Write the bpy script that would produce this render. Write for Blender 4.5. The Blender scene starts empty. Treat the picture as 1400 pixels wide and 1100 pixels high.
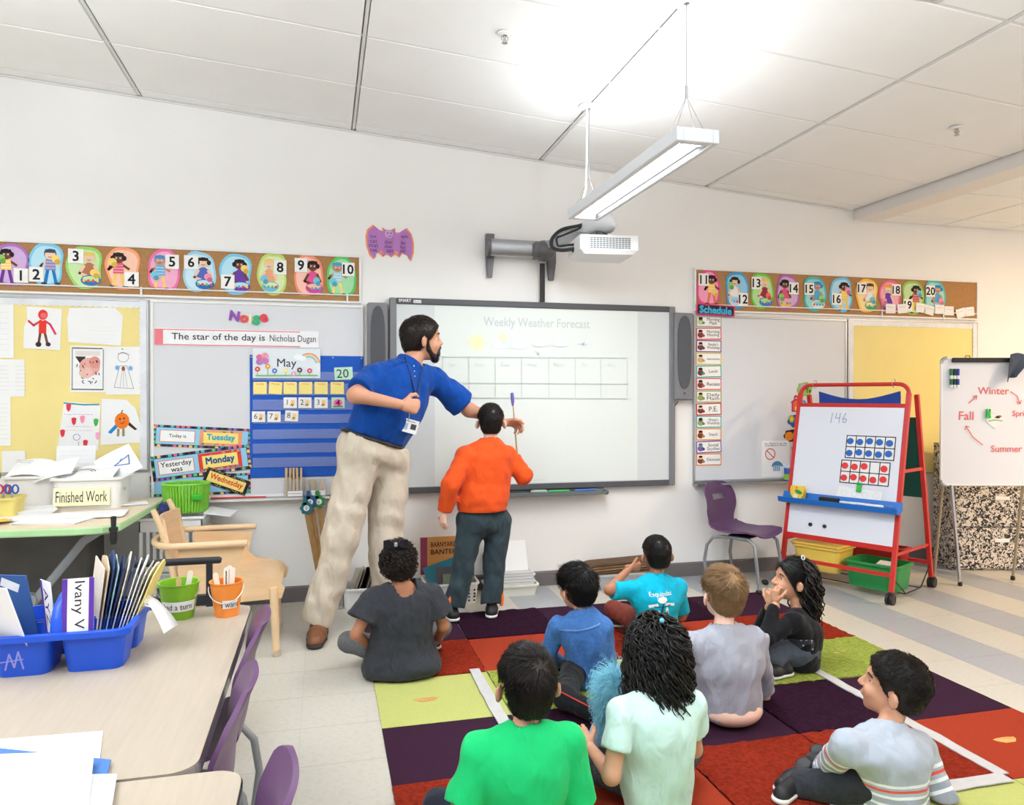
import bpy, bmesh, math, random
import numpy as np
from mathutils import Vector, Matrix
random.seed(7); RNG = np.random.default_rng(7)
sc = bpy.context.scene
C = sc.collection
PI = math.pi
# ---------------------------------------------------------------- camera
FPX, YAW, PIT, HC, YW = 1016.0, math.radians(14.3), math.radians(-0.48), 1.3, 4.89
cam_d = bpy.data.cameras.new('camera'); cam = bpy.data.objects.new('camera', cam_d); C.objects.link(cam)
cam.location = (0, 0, HC); cam.rotation_euler = (PI/2 + PIT, 0, -YAW)
cam_d.sensor_fit = 'HORIZONTAL'; cam_d.sensor_width = 36.0; cam_d.lens = 36.0*FPX/1400; cam_d.clip_start = .05
sc.camera = cam
# ---------------------------------------------------------------- light and exposure
wd = bpy.data.worlds.new('world'); sc.world = wd; wd.use_nodes = True
bg = wd.node_tree.nodes['Background']; bg.inputs[0].default_value = (.94, .97, 1.0, 1); bg.inputs[1].default_value = 0.62
sc.view_settings.view_transform = 'Standard'; sc.view_settings.look = 'None'
sc.view_settings.gamma = 1; sc.view_settings.use_curve_mapping = False
sc.view_settings.exposure = 0.56
PENDANT_DOWN, PENDANT_UP, PENDANT_UP_ROW, PROJECTOR_W = 19.0, 6.0, 64.0, 1.5
def area(name, loc, rot, sx, sy, w, col=(.89, .95, 1), spread=180):
    d = bpy.data.lights.new(name, 'AREA'); d.shape = 'RECTANGLE'; d.size = sx; d.size_y = sy; d.energy = w; d.color = col
    d.spread = math.radians(spread)
    o = bpy.data.objects.new(name, d); C.objects.link(o); o.location = loc; o.rotation_euler = rot
    return o
# ---------------------------------------------------------------- measuring helpers: photograph pixel -> world point
_cy, _sy = math.cos(YAW), math.sin(YAW); _cp, _sp = math.cos(PIT), math.sin(PIT)
FW = np.array([_sy*_cp, _cy*_cp, _sp]); RT = np.array([_cy, -_sy, 0.]); UP = np.array([-_sy*_sp, -_cy*_sp, _cp])
EYE = np.array([0, 0, HC])
def ray(u, v): return FW + RT*((u-700)/FPX) + UP*((550-v)/FPX)
def W(u, v, Y=YW):
    d = ray(u, v); return d*(Y/d[1]) + EYE
def FL(u, v, z=0.):
    d = ray(u, v); return d*((z-HC)/d[2]) + EYE
def WR(u0, v0, u1, v1, Y=YW):           # rectangle on a wall-parallel plane -> x0,x1,z0,z1
    a, b, c, d = W(u0, v0, Y), W(u0, v1, Y), W(u1, v0, Y), W(u1, v1, Y)
    return (a[0]+b[0])/2, (c[0]+d[0])/2, (b[2]+d[2])/2, (a[2]+c[2])/2
# ---------------------------------------------------------------- materials
def lin(c):
    r = []
    for x in c[:3]:
        x = x/255.; r.append(x/12.92 if x <= .04045 else ((x+.055)/1.055)**2.4)
    return (r[0], r[1], r[2], 1)
MATS = {}
def mat(name, rgb, rough=.6, metal=0., var=0., vs=8., bump=0., bs=60., spec=.5, emit=None, es=1., alpha=1., trans=0., stretch=None, sss=0, sheen=0, ior=1.45):
    if name in MATS: return MATS[name]
    m = bpy.data.materials.new(name); m.use_nodes = True; nt = m.node_tree; b = nt.nodes['Principled BSDF']
    b.inputs['Base Color'].default_value = lin(rgb); b.inputs['Roughness'].default_value = rough; b.inputs['Metallic'].default_value = metal
    b.inputs['Specular IOR Level'].default_value = spec; b.inputs['IOR'].default_value = ior
    if alpha < 1: b.inputs['Alpha'].default_value = alpha
    if trans: b.inputs['Transmission Weight'].default_value = trans
    if sheen: b.inputs['Sheen Weight'].default_value = sheen
    if emit: b.inputs['Emission Color'].default_value = lin(emit); b.inputs['Emission Strength'].default_value = es
    if var or bump:
        tc = nt.nodes.new('ShaderNodeTexCoord'); mp = nt.nodes.new('ShaderNodeMapping'); nt.links.new(tc.outputs['Object'], mp.inputs[0])
        if stretch: mp.inputs['Scale'].default_value = stretch
    if var:
        n = nt.nodes.new('ShaderNodeTexNoise'); n.inputs['Scale'].default_value = vs; n.inputs['Detail'].default_value = 5
        nt.links.new(mp.outputs[0], n.inputs['Vector'])
        mx = nt.nodes.new('ShaderNodeMix'); mx.data_type = 'RGBA'
        c = lin(rgb); mx.inputs[6].default_value = tuple(x*(1-var) for x in c[:3])+(1,); mx.inputs[7].default_value = tuple(min(1, x*(1+var)) for x in c[:3])+(1,)
        mr = nt.nodes.new('ShaderNodeMapRange'); mr.inputs[1].default_value = .3; mr.inputs[2].default_value = .7
        nt.links.new(n.outputs[0], mr.inputs[0]); nt.links.new(mr.outputs[0], mx.inputs[0]); nt.links.new(mx.outputs[2], b.inputs['Base Color'])
    if bump:
        n2 = nt.nodes.new('ShaderNodeTexNoise'); n2.inputs['Scale'].default_value = bs; n2.inputs['Detail'].default_value = 4
        nt.links.new(mp.outputs[0], n2.inputs['Vector'])
        bp = nt.nodes.new('ShaderNodeBump'); bp.inputs['Strength'].default_value = bump; bp.inputs['Distance'].default_value = .01
        nt.links.new(n2.outputs[0], bp.inputs['Height']); nt.links.new(bp.outputs[0], b.inputs['Normal'])
    MATS[name] = m; return m
def col(r, g=None, b=None):              # plain print colour
    if g is None: r, g, b = r
    return mat('ink_%d_%d_%d' % (r, g, b), (r, g, b), .75, var=.03, vs=30, spec=.2)
def nodes(m): return m.node_tree.nodes, m.node_tree.links, m.node_tree.nodes['Principled BSDF']
# ---------------------------------------------------------------- geometry collector
def rotz(a): c, s = math.cos(a), math.sin(a); return np.array([[c, -s, 0], [s, c, 0], [0, 0, 1.]])
def roty(a): c, s = math.cos(a), math.sin(a); return np.array([[c, 0, s], [0, 1, 0], [-s, 0, c]])
def rotx(a): c, s = math.cos(a), math.sin(a); return np.array([[1, 0, 0], [0, c, -s], [0, s, c]])
def unit(v): v = np.asarray(v, float); return v/(np.linalg.norm(v)+1e-12)
def perp(d):
    d = unit(d); a = np.array([0, 0, 1.]) if abs(d[2]) < .9 else np.array([1., 0, 0])
    x = unit(np.cross(a, d)); return x, np.cross(d, x)
FRAME = {}                               # object -> (location, rotation matrix)
class G:
    def __init__(s, m=None): s.v = []; s.f = []; s.mi = []; s.mats = []; s.m = m; s.n = 0
    def _m(s, m):
        m = m or s.m
        if m not in s.mats: s.mats.append(m)
        return s.mats.index(m)
    def add(s, V, F, m=None):
        V = np.asarray(V, float).reshape(-1, 3); i = s._m(m); s.v.append(V)
        for q in F: s.f.append(tuple(int(x)+s.n for x in q)); s.mi.append(i)
        s.n += len(V); return s
    def box(s, c, d, m=None, R=None, r=0):
        d = np.asarray(d, float)/2; c = np.asarray(c, float)
        if r <= 0:
            V = np.array([[x, y, z] for x in (-1, 1) for y in (-1, 1) for z in (-1, 1)])*d
            F = [(0, 1, 3, 2), (4, 6, 7, 5), (0, 4, 5, 1), (2, 3, 7, 6), (0, 2, 6, 4), (1, 5, 7, 3)]
        else:                            # chamfered box, 24 vertices
            r = min(r, *(d*.98)); V = []; ix = {}
            for a in range(8):
                sg = np.array([1 if a & 4 else -1, 1 if a & 2 else -1, 1 if a & 1 else -1])
                for ax in range(3):
                    q = (d-r)*sg; q[ax] = d[ax]*sg[ax]; ix[a, ax] = len(V); V.append(q)
            V = np.array(V); F = []
            bit = (4, 2, 1)
            for ax in range(3):
                o = [i for i in range(3) if i != ax]
                for sg in (0, 1):
                    q = []
                    for (p, t) in ((0, 0), (1, 0), (1, 1), (0, 1)): q.append(ix[(bit[ax] if sg else 0) | (bit[o[0]] if p else 0) | (bit[o[1]] if t else 0), ax])
                    F.append(q)
                for (p, t) in ((0, 0), (1, 0), (1, 1), (0, 1)):   # edges along ax
                    a0 = (bit[o[0]] if p else 0) | (bit[o[1]] if t else 0); a1 = a0 | bit[ax]
                    F.append([ix[a0, o[0]], ix[a1, o[0]], ix[a1, o[1]], ix[a0, o[1]]])
            for a in range(8): F.append([ix[a, 0], ix[a, 1], ix[a, 2]])
            FF = []
            for q in F:                  # orient outwards (convex)
                P = V[list(q)]; nn = np.cross(P[1]-P[0], P[2]-P[0])
                FF.append(list(q) if nn@P.mean(0) > 0 else list(q)[::-1])
            F = FF
        if R is not None: V = V@np.asarray(R).T
        return s.add(V+c, F, m)
    def tube(s, path, r, m=None, n=8, cap=True, closed=False, sq=None):
        P = np.asarray(path, float); k = len(P); rr = np.full(k, r) if np.isscalar(r) else np.asarray(r, float)
        T = np.gradient(P, axis=0) if not closed else (np.roll(P, -1, 0)-np.roll(P, 1, 0))
        x, y = perp(T[0]); V = []
        for i in range(k):
            t = unit(T[i]); x = unit(x-t*(x@t)); y = np.cross(t, x)
            for j in range(n):
                a = 2*PI*(j+.5)/n; V.append(P[i]+rr[i]*(x*math.cos(a)*(sq or 1)+y*math.sin(a)))
        F = []
        for i in range(k if closed else k-1):
            for j in range(n):
                a = i*n+j; b = i*n+(j+1) % n; i2 = (i+1) % k; F.append((a, b, i2*n+(j+1) % n, i2*n+j))
        if cap and not closed: F.append(tuple(range(n))[::-1]); F.append(tuple((k-1)*n+j for j in range(n)))
        return s.add(V, F, m)
    def cyl(s, a, b, r, r2=None, m=None, n=12): return s.tube([a, b], [r, r if r2 is None else r2], m, n)
    def prism(s, pts, d, m=None):        # polygon pts (3-D, planar) extruded by vector d
        P = np.asarray(pts, float); k = len(P); d = np.asarray(d, float)
        nn = np.zeros(3)
        for i in range(k): nn += np.cross(P[i], P[(i+1) % k])
        if nn@d > 0: P = P[::-1]
        V = np.vstack([P, P+d]); F = [tuple(range(k)), tuple(range(2*k-1, k-1, -1))]
        for i in range(k): j = (i+1) % k; F.append((j, i, k+i, k+j))
        return s.add(V, F, m)
    def lathe(s, c, prof, m=None, n=16, sx=1., sy=1., R=None):   # prof: (radius, z)
        V = []; k = len(prof)
        for (r, z) in prof:
            for j in range(n): a = 2*PI*j/n; V.append((r*math.cos(a)*sx, r*math.sin(a)*sy, z))
        F = [(i*n+j, i*n+(j+1) % n, (i+1)*n+(j+1) % n, (i+1)*n+j) for i in range(k-1) for j in range(n)]
        if prof[0][0] > 1e-5: F.append(tuple(range(n))[::-1])
        if prof[-1][0] > 1e-5: F.append(tuple((k-1)*n+j for j in range(n)))
        V = np.array(V)
        if R is not None: V = V@np.asarray(R).T
        return s.add(V+np.asarray(c, float), F, m)
    def ball(s, c, r, m=None, n=12, k=8, R=None):
        r = np.broadcast_to(np.asarray(r, float), (3,))
        pr = [(math.sin(PI*i/k), -math.cos(PI*i/k)) for i in range(k+1)]; pr[0] = (1e-4, -1); pr[-1] = (1e-4, 1)
        V = np.array([(a*math.cos(2*PI*j/n), a*math.sin(2*PI*j/n), z) for a, z in pr for j in range(n)])*r
        if R is not None: V = V@np.asarray(R).T
        F = [(i*n+j, i*n+(j+1) % n, (i+1)*n+(j+1) % n, (i+1)*n+j) for i in range(k) for j in range(n)]
        return s.add(V+np.asarray(c, float), F, m)
    def build(s, name, parent=None, label=None, cat=None, group=None, kind=None, smooth=False, ang=38, local=False, loc=None, rz=0.):
        V = np.vstack(s.v) if s.v else np.zeros((0, 3))
        if parent is not None and not local:
            L, R = FRAME[parent.name]; V = (V-L)@R
        if parent is None:
            if loc is None:
                loc = np.array([(V[:, 0].min()+V[:, 0].max())/2, (V[:, 1].min()+V[:, 1].max())/2, V[:, 2].min()])
            R = rotz(rz); V = (V-loc)@R if not local else V
        me = bpy.data.meshes.new(name); me.from_pydata(V.tolist(), [], s.f)
        for m in s.mats: me.materials.append(m)
        if len(s.mats) > 1: me.polygons.foreach_set('material_index', s.mi)
        if smooth:
            me.polygons.foreach_set('use_smooth', [True]*len(me.polygons))
            if ang < 179: me.set_sharp_from_angle(angle=math.radians(ang))
        me.update()
        o = bpy.data.objects.new(name, me); C.objects.link(o)
        if parent is not None: o.parent = parent; FRAME[o.name] = FRAME[parent.name]
        else:
            o.location = loc; o.rotation_euler = (0, 0, rz); FRAME[o.name] = (np.asarray(loc, float), rotz(rz))
        tag(o, label, cat, group, kind)
        return o
def tag(o, label=None, cat=None, group=None, kind=None):
    if label: o['label'] = label
    if cat: o['category'] = cat
    if group: o['group'] = group
    if kind: o['kind'] = kind
    return o
def thing(name, label, cat, loc, rz=0., group=None):
    o = bpy.data.objects.new(name, None); C.objects.link(o); o.empty_display_size = .05
    o.location = tuple(loc); o.rotation_euler = (0, 0, rz); FRAME[o.name] = (np.asarray(loc, float), rotz(rz))
    return tag(o, label, cat, group)
def dup(root, loc, rz=0., label=None, group=None):
    def cp(o, par):
        c = o.copy(); C.objects.link(c)
        if par is not None: c.parent = par
        for ch in list(o.children): cp(ch, c)
        return c
    r = cp(root, None); r.location = tuple(loc); r.rotation_euler = (0, 0, rz); FRAME[r.name] = (np.asarray(loc, float), rotz(rz))
    if label: r['label'] = label
    if group: r['group'] = group
    return r
# ---------------------------------------------------------------- lettering
_TX = {}
def text2d(body, off=0., bold=False):
    off = off if bold else 0.
    k = (body, off)
    if k in _TX: return _TX[k]
    cu = bpy.data.curves.new('lettering', 'FONT'); cu.body = body; cu.align_x = 'CENTER'; cu.align_y = 'CENTER'; cu.resolution_u = 2; cu.offset = off; cu.size = 1; cu.space_line = .8
    o = bpy.data.objects.new('lettering', cu); C.objects.link(o); bpy.context.view_layer.update()
    me = bpy.data.meshes.new_from_object(o.evaluated_get(bpy.context.evaluated_depsgraph_get()))
    V = np.zeros(len(me.vertices)*3); me.vertices.foreach_get('co', V); V = V.reshape(-1, 3)[:, :2].copy()
    F = [tuple(p.vertices) for p in me.polygons]
    bpy.data.objects.remove(o); bpy.data.meshes.remove(me); bpy.data.curves.remove(cu)
    if len(V): V -= (V.max(0)+V.min(0))/2
    _TX[k] = (V, F); return _TX[k]
class Ink:
    """flat print on a plane: origin o, unit axes ex (right), ez (up), n towards the viewer; every layer lies a hair above the last"""
    def __init__(s, o, ex=(1, 0, 0), ez=(0, 0, 1), n=(0, -1, 0), g=None, step=.00025):
        s.o = np.asarray(o, float); s.ex = unit(ex); s.ez = unit(ez); s.nn = unit(n); s.h = step; s.step = step; s.g = g or G()
    def P(s, x, z): return s.o+s.ex*x+s.ez*z+s.nn*s.h
    def poly(s, pts, c, up=True):
        V = np.array([s.P(x, z) for x, z in pts])
        nn = sum(np.cross(V[i]-V[0], V[(i+1) % len(V)]-V[0]) for i in range(1, len(V)))
        f = list(range(len(V)))
        if nn@s.nn < 0: f = f[::-1]
        s.g.add(V, [f], c if hasattr(c, 'node_tree') else col(c))
        if up: s.h += s.step
        return s
    def rect(s, x, z, w, h, c, a=0., up=True):
        ca, sa = math.cos(a), math.sin(a)
        return s.poly([(x+ca*p-sa*q, z+sa*p+ca*q) for p, q in ((-w/2, -h/2), (w/2, -h/2), (w/2, h/2), (-w/2, h/2))], c, up)
    def ell(s, x, z, rx, rz, c, n=14, a0=0, a1=2*PI, up=True, rot=0.):
        k = n if a1-a0 > 6.28 else n+1
        ca, sa = math.cos(rot), math.sin(rot)
        pp = [(rx*math.cos(a0+(a1-a0)*i/n), rz*math.sin(a0+(a1-a0)*i/n)) for i in range(k)]
        return s.poly([(x+ca*p-sa*q, z+sa*p+ca*q) for p, q in pp], c, up)
    def line(s, pts, w, c, up=True):
        for (a, b) in zip(pts[:-1], pts[1:]):
            d = np.array(b, float)-np.array(a, float); L = np.linalg.norm(d)+1e-9; q = np.array([-d[1], d[0]])/L*w/2; e = d/L*w*.3
            a2 = np.array(a)-e; b2 = np.array(b)+e
            s.poly([a2-q, b2-q, b2+q, a2+q], c, up=False)
        if up: s.h += s.step
        return s
    def ring(s, x, z, r, w, c, n=18, up=True, a0=0., a1=2*PI):
        V = []; cc = c
        for i in range(n+1):
            a = a0+(a1-a0)*i/n; V += [s.P(x+math.cos(a)*(r-w/2), z+math.sin(a)*(r-w/2)), s.P(x+math.cos(a)*(r+w/2), z+math.sin(a)*(r+w/2))]
        F = [(2*i, 2*i+1, 2*i+3, 2*i+2) for i in range(n)]
        V = np.array(V); nn = np.cross(V[1]-V[0], V[3]-V[0])
        if nn@s.nn < 0: F = [f[::-1] for f in F]
        s.g.add(V, F, cc if hasattr(cc, 'node_tree') else col(cc))
        if up: s.h += s.step
        return s
    def text(s, body, x, z, c, h=None, w=None, off=0., a=0.):
        V, F = text2d(body, off)
        if not len(V): return s
        ext = V.max(0)-V.min(0)
        sx = sy = None
        if h: sy = h/ext[1]
        if w: sx = w/ext[0]
        sx = sx or sy; sy = sy or sx
        q0 = V*[sx, sy]; ca, sa = math.cos(a), math.sin(a); flip = np.cross(s.ex, s.ez)@s.nn < 0
        b = off*1.3
        for (ox, oy) in (((0, 0),) if off < .003 else ((-b, -b), (b, -b), (-b, b), (b, b))):
            p = q0+[ox*sx, oy*sy]; q = np.c_[p[:, 0]*ca-p[:, 1]*sa+x, p[:, 0]*sa+p[:, 1]*ca+z]
            X = s.o+np.outer(q[:, 0], s.ex)+np.outer(q[:, 1], s.ez)+s.nn*s.h
            s.g.add(X, [f[::-1] for f in F] if flip else F, c if hasattr(c, 'node_tree') else col(c)); s.h += s.step*.25
        s.h += s.step
        return s
    def scrib(s, x, z, w, h, c, lines=4, lw=.0015):   # rows of illegible small writing
        r = random.Random(int(abs(x*977+z*733)*1000) % 9999)
        for i in range(lines):
            zz = z+h/2-(i+.5)*h/lines; xx = x-w/2
            while xx < x+w/2-w*.05:
                L = w*r.uniform(.06, .16); s.line([(xx, zz), (min(xx+L, x+w/2), zz+r.uniform(-.1, .1)*h/lines)], lw, c, up=False); xx += L+w*.04
        s.h += s.step; return s
# ================================================================ THE ROOM
m_wall = mat('wall_paint', (242, 240, 237), .85, var=.012, vs=3, bump=.02, bs=180, spec=.2)
m_white = mat('white_plastic', (240, 241, 243), .45)
m_alu = mat('brushed_aluminium', (178, 180, 184), .38, metal=.85, var=.03, vs=90)
m_whiteframe = mat('white_frame', (235, 234, 232), .4)
m_base = mat('vinyl_baseboard', (112, 106, 106), .6, var=.05)
m_grout = mat('floor_joint', (190, 184, 168), .8, var=.05)
def tile_mat(name, rgb):
    m = mat(name, rgb, .28, var=.02, vs=4, spec=.45); N, L, b = nodes(m)
    tc = N.new('ShaderNodeTexCoord'); v = N.new('ShaderNodeTexVoronoi'); v.inputs['Scale'].default_value = 210; L.new(tc.outputs['Object'], v.inputs['Vector'])
    v2 = N.new('ShaderNodeTexNoise'); v2.inputs['Scale'].default_value = 45; v2.inputs['Detail'].default_value = 8; L.new(tc.outputs['Object'], v2.inputs['Vector'])
    r = N.new('ShaderNodeValToRGB'); e = r.color_ramp.elements; c = lin(rgb)
    e[0].position = .36; e[0].color = tuple(x*.93 for x in c[:3])+(1,); e[1].position = .52; e[1].color = c
    L.new(v2.outputs[0], r.inputs[0]); L.new(r.outputs[0], b.inputs['Base Color']); return m
m_cream = tile_mat('cream_vinyl_tile', (202, 197, 185)); m_grey = tile_mat('grey_vinyl_tile', (168, 170, 176))
T = .3135
fl = G(m_grout); fl.box((1.5, 1.6, -.0515), (12.4, 6.7, .1)); floor = fl.build('floor', kind='structure', loc=(1.5, 1.6, 0))
RUG = (.22, 2.78, 4.36)
def proj(P):
    q = np.asarray(P, float)-EYE; c = q@FW; return 700+FPX*(q@RT)/c, 550-FPX*(q@UP)/c, c
cells = []
for i in range(-16, 23):
    for j in range(0, 21):
        x = .54+T*(i+.5); y = 4.89-T*(j+.5)
        if x < -4.6 or x > 7.6 or y < -1.6: continue
        g = (i >= 0 and i % 2 == 0)
        u, v, c = proj((x, y, 0)) if y > .3 else (0, 9999, 1)
        under = RUG[0] < x-T/2 and x+T/2 < RUG[1] and y+T/2 < RUG[2]
        show = -60 < u < 1460 and 0 < v < 1150 and not under
        cells.append((0 if show else 1, c, x, y, g))
cells.sort()
def tile_geo(g, x, y, m): g.box((x, y, -.001), (T-.0016, T-.0016, .002), m)
tm = {}
rest = G()
for k, (sh, c, x, y, g) in enumerate(cells):
    mm = m_grey if g else m_cream
    if k < 300 and sh == 0:
        if g not in tm:
            q = G(mm); tile_geo(q, 0, 0, mm); o = q.build('floor_tile', floor, local=True); tm[g] = o.data
        else: o = bpy.data.objects.new('floor_tile', tm[g]); C.objects.link(o); o.parent = floor
        o.location = (x-1.5, y-1.6, 0)
    else: tile_geo(rest, x, y, mm)
rest.build('floor_tiles', floor, kind='stuff')
# walls
g = G(m_wall); g.box((1.5, YW+.1, 1.6), (12.4, .2, 3.2)); wall_front = g.build('wall_front', kind='structure')
g = G(m_wall); g.box((-4.75, 1.6, 1.65), (.1, 6.6, 3.3)); g.build('wall_left', kind='structure')
g = G(m_wall); g.box((7.75, 1.6, 1.4), (.1, 6.6, 2.8)); g.build('wall_right', kind='structure')
g = G(m_base)
g.prism([(-4.7, YW, 0), (-4.7, YW-.012, 0), (-4.7, YW-.01, .09), (-4.7, YW-.004, .1), (-4.7, YW, .1)], (12.4, 0, 0)); g.build('baseboard_front', kind='structure')
# sloped ceiling of long tiles in a white grid
CS = .0745
def cz(x): return 3.0125-CS*x
m_ct = mat('ceiling_tile', (247, 247, 246), .9, var=.01, vs=5, bump=.05, bs=300, spec=.1)
m_grid = mat('ceiling_grid', (232, 231, 228), .5)
RC = roty(math.atan(CS))
g = G(m_grid)
g.prism([(-4.7, -1.6, cz(-4.7)+.05), (3.94, -1.6, cz(3.94)+.05), (3.94, -1.6, cz(3.94)+.2), (-4.7, -1.6, cz(-4.7)+.2)], (0, 6.49, 0))
ceiling = g.build('ceiling', kind='structure', loc=(0, 0, 3))
xs = [-4.7]+[.195+1.249*k for k in range(-3, 4)]
ys = [YW, 4.765]+[4.17-.58*k for k in range(0, 10)]
tms = {}
for i in range(len(xs)-1):
    for j in range(len(ys)-1):
        x0, x1, y0, y1 = xs[i]+.013, xs[i+1]-.013, ys[j+1]+.006, ys[j]-.006
        k = (round(x1-x0, 3), round(y1-y0, 3))
        if k not in tms:
            q = G(m_ct); q.box((0, 0, .012), ((x1-x0)/math.cos(math.atan(CS)), y1-y0, .024), R=RC, r=.005); o = q.build('ceiling_tile', ceiling, local=True); tms[k] = o.data
        else: o = bpy.data.objects.new('ceiling_tile', tms[k]); C.objects.link(o); o.parent = ceiling
        x = (x0+x1)/2; o.location = (x, (y0+y1)/2, cz(x)+.002-3)
for x in xs[1:-1]:
    q = G(mat('ceiling_grid_slot', (222, 221, 219), .5)); q.box((x, 1.65, cz(x)+.008), (.016, 6.4, .012), R=RC); q.build('grid_bar', ceiling)
for y in ys[1:-1]:
    q = G(m_grid); xm = (-4.7+3.94)/2; q.box((xm, y, cz(xm)+.011), (8.62, .012, .014), R=RC); q.build('grid_bar', ceiling)
q = G(m_whiteframe); xm = (-4.7+3.9)/2; q.box((xm, YW-.012, cz(xm)-.004), (8.55, .024, .006), R=RC); q.build('wall_angle', ceiling)
# sagging tile edge by the wall: a dark gap under the strip
q = G(mat('dark_gap', (60, 58, 56), .9)); a, b = W(484, 181), W(733, 218)
q.prism([(a[0], YW-.03, a[2]+.012), (b[0], YW-.03, b[2]+.012), (b[0], YW-.03, b[2]+.018), (a[0], YW-.03, a[2]+.02)], (0, .028, 0)); q.build('tile_gap', ceiling)
# soffit and lower ceiling
m_soff = mat('soffit_paint', (236, 232, 228), .8)
g = G(m_soff); g.box((4.05, 1.645, 2.76), (.2, 6.49, .23)); sf = g.build('soffit', kind='structure')
g = G(m_grid); g.box((5.95, 1.645, 2.73), (3.6, 6.49, .12)); lowc = g.build('ceiling_low', kind='structure')
for i in range(6):
    for j in range(9):
        x0 = 4.16+i*.61; y1 = YW-.005-(0 if j == 0 else .2+(j-1)*.61); y0 = YW-.2-.61*j if j else YW-.2
        q = G(m_ct); q.box((x0+.3, (y0+y1)/2, 2.664), (.592, y1-y0-.014, .02), r=.004); q.build('ceiling_tile', lowc)
# sprinkler heads
def sprinkler(P, label):
    t = thing('sprinkler_head', label, 'sprinkler', P)
    m = mat('chrome', (200, 200, 202), .2, metal=1)
    q = G(m_whiteframe); q.lathe(P, [(.035, 0), (.033, -.006), (.012, -.01), (.012, 0)], n=18); q.build('escutcheon', t, smooth=True)
    q = G(m); q.cyl(P, P-[0, 0, .03], .006)
    q.tube([P-[.012, 0, .012], P-[.016, 0, .025], P-[0, 0, .04]], .0025, n=6); q.tube([P-[-.012, 0, .012], P-[-.016, 0, .025], P-[0, 0, .04]], .0025, n=6); q.build('frame_arms', t, smooth=True)
    q = G(m); q.lathe(P-[0, 0, .043], [(.004, .003), (.014, .002), (.014, 0), (.004, 0)], n=12); q.build('deflector', t, smooth=True)
sprinkler(np.array([.808, 3.305, cz(.808)]), 'small white sprinkler head on the ceiling left of the pendant lamp')
sprinkler(np.array([3.348, 3.334, cz(3.348)]), 'small white sprinkler head on the ceiling near the soffit')
# pendant lamps
m_lampw = mat('lamp_housing', (228, 231, 236), .45)
m_diff = mat('lamp_diffuser', (255, 255, 252), .5, emit=(255, 252, 244), es=6.)
m_wire = mat('steel_wire', (170, 168, 165), .35, metal=.9)
def pendant(x, y0, y1, zb, label, group, up=None, down=None):
    w, h = .185, .055; L = y1-y0; ym = (y0+y1)/2
    t = thing('pendant_lamp', label, 'lamp', (x, ym, zb), group=group)
    g = G(m_lampw)
    for s in (-1, 1): g.box((x+s*(w/2-.014), ym, zb+h/2), (.028, L, h), r=.003)
    for s in (-1, 1): g.box((x, ym+s*(L/2-.02), zb+h/2), (w-.056, .04, h), r=.003)
    g.box((x, ym, zb+h-.012), (w-.056, L-.08, .006)); g.build('housing', t)
    g = G(mat('lamp_reflector', (120, 122, 126), .45))
    for s in (-1, 1): g.prism([(x+s*(w/2-.03), y0+.03, zb+.002), (x+s*.042, y0+.12, zb+.018), (x+s*.042, y1-.12, zb+.018), (x+s*(w/2-.03), y1-.03, zb+.002)], (0, 0, .003))
    g.build('reflector', t)
    g = G(m_diff); g.box((x, ym, zb+.019), (.09, L-.2, .008), r=.002); g.build('diffuser', t)
    for k, yy in enumerate((y0+.1, y1-.1)):
        zc = cz(x); g = G(m_wire); q = zb+h+.16
        g.cyl((x, yy, zc), (x, yy, q), .0022, n=6)
        for dx, dy in ((-.07, -.06), (.07, -.06), (-.07, .06), (.07, .06)): g.cyl((x, yy, q), (x+dx, yy+dy*.6, zb+h), .0012, n=5)
        g.build('hanging_wire', t)
        g = G(m_alu); g.cyl((x, yy, q-.01), (x, yy, q+.045), .006, n=10); g.build('wire_gripper', t, smooth=True)
        g = G(m_whiteframe); g.lathe((x, yy, zc), [(.06, 0), (.058, -.008), (.012, -.014), (.012, 0)], n=20); g.build('ceiling_canopy', t, smooth=True)
    g = G(m_white); yy = y1-.1; P = [(x-.012, yy, cz(x)), (x-.014, yy, zb+.3), (x-.02, yy, zb+.15), (x-.05, yy-.02, zb+h-.005)]
    g.tube(P, .0055, n=8); g.build('power_cord', t, smooth=True)
    a = area('pendant_downlight', (x, ym, zb+.012), (0, 0, 0), .09, L-.2, down or PENDANT_DOWN); a.parent = t; a.location = (0, 0, .012)
    a = area('pendant_uplight', (x, ym, zb+h+.01), (PI, 0, 0), .09, L-.2, up or PENDANT_UP); a.parent = t; a.location = (0, 0, h+.01)
PX = 1.435
pendant(PX, 2.66, 4.0, 2.30, 'long white pendant lamp hanging in front of the projector', 'pendant lamps over the rug')
pendant(PX, .24, 1.58, 2.30, 'long white pendant lamp cut off by the top edge of the photograph', 'pendant lamps over the rug', PENDANT_UP_ROW*.6, 6.0)
pendant(-1.7, 1.2, 2.54, 2.40, 'long white pendant lamp over the wooden tables', 'pendant lamps over the tables', PENDANT_UP_ROW, 2.0)  # unseen lamp added to brighten the ceiling and board wall
pendant(-1.7, -1.2, .14, 2.40, 'long white pendant lamp over the tables behind the camera', 'pendant lamps over the tables', PENDANT_UP_ROW, 2.0)  # also added out of view, for light bounced off the ceiling
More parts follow.
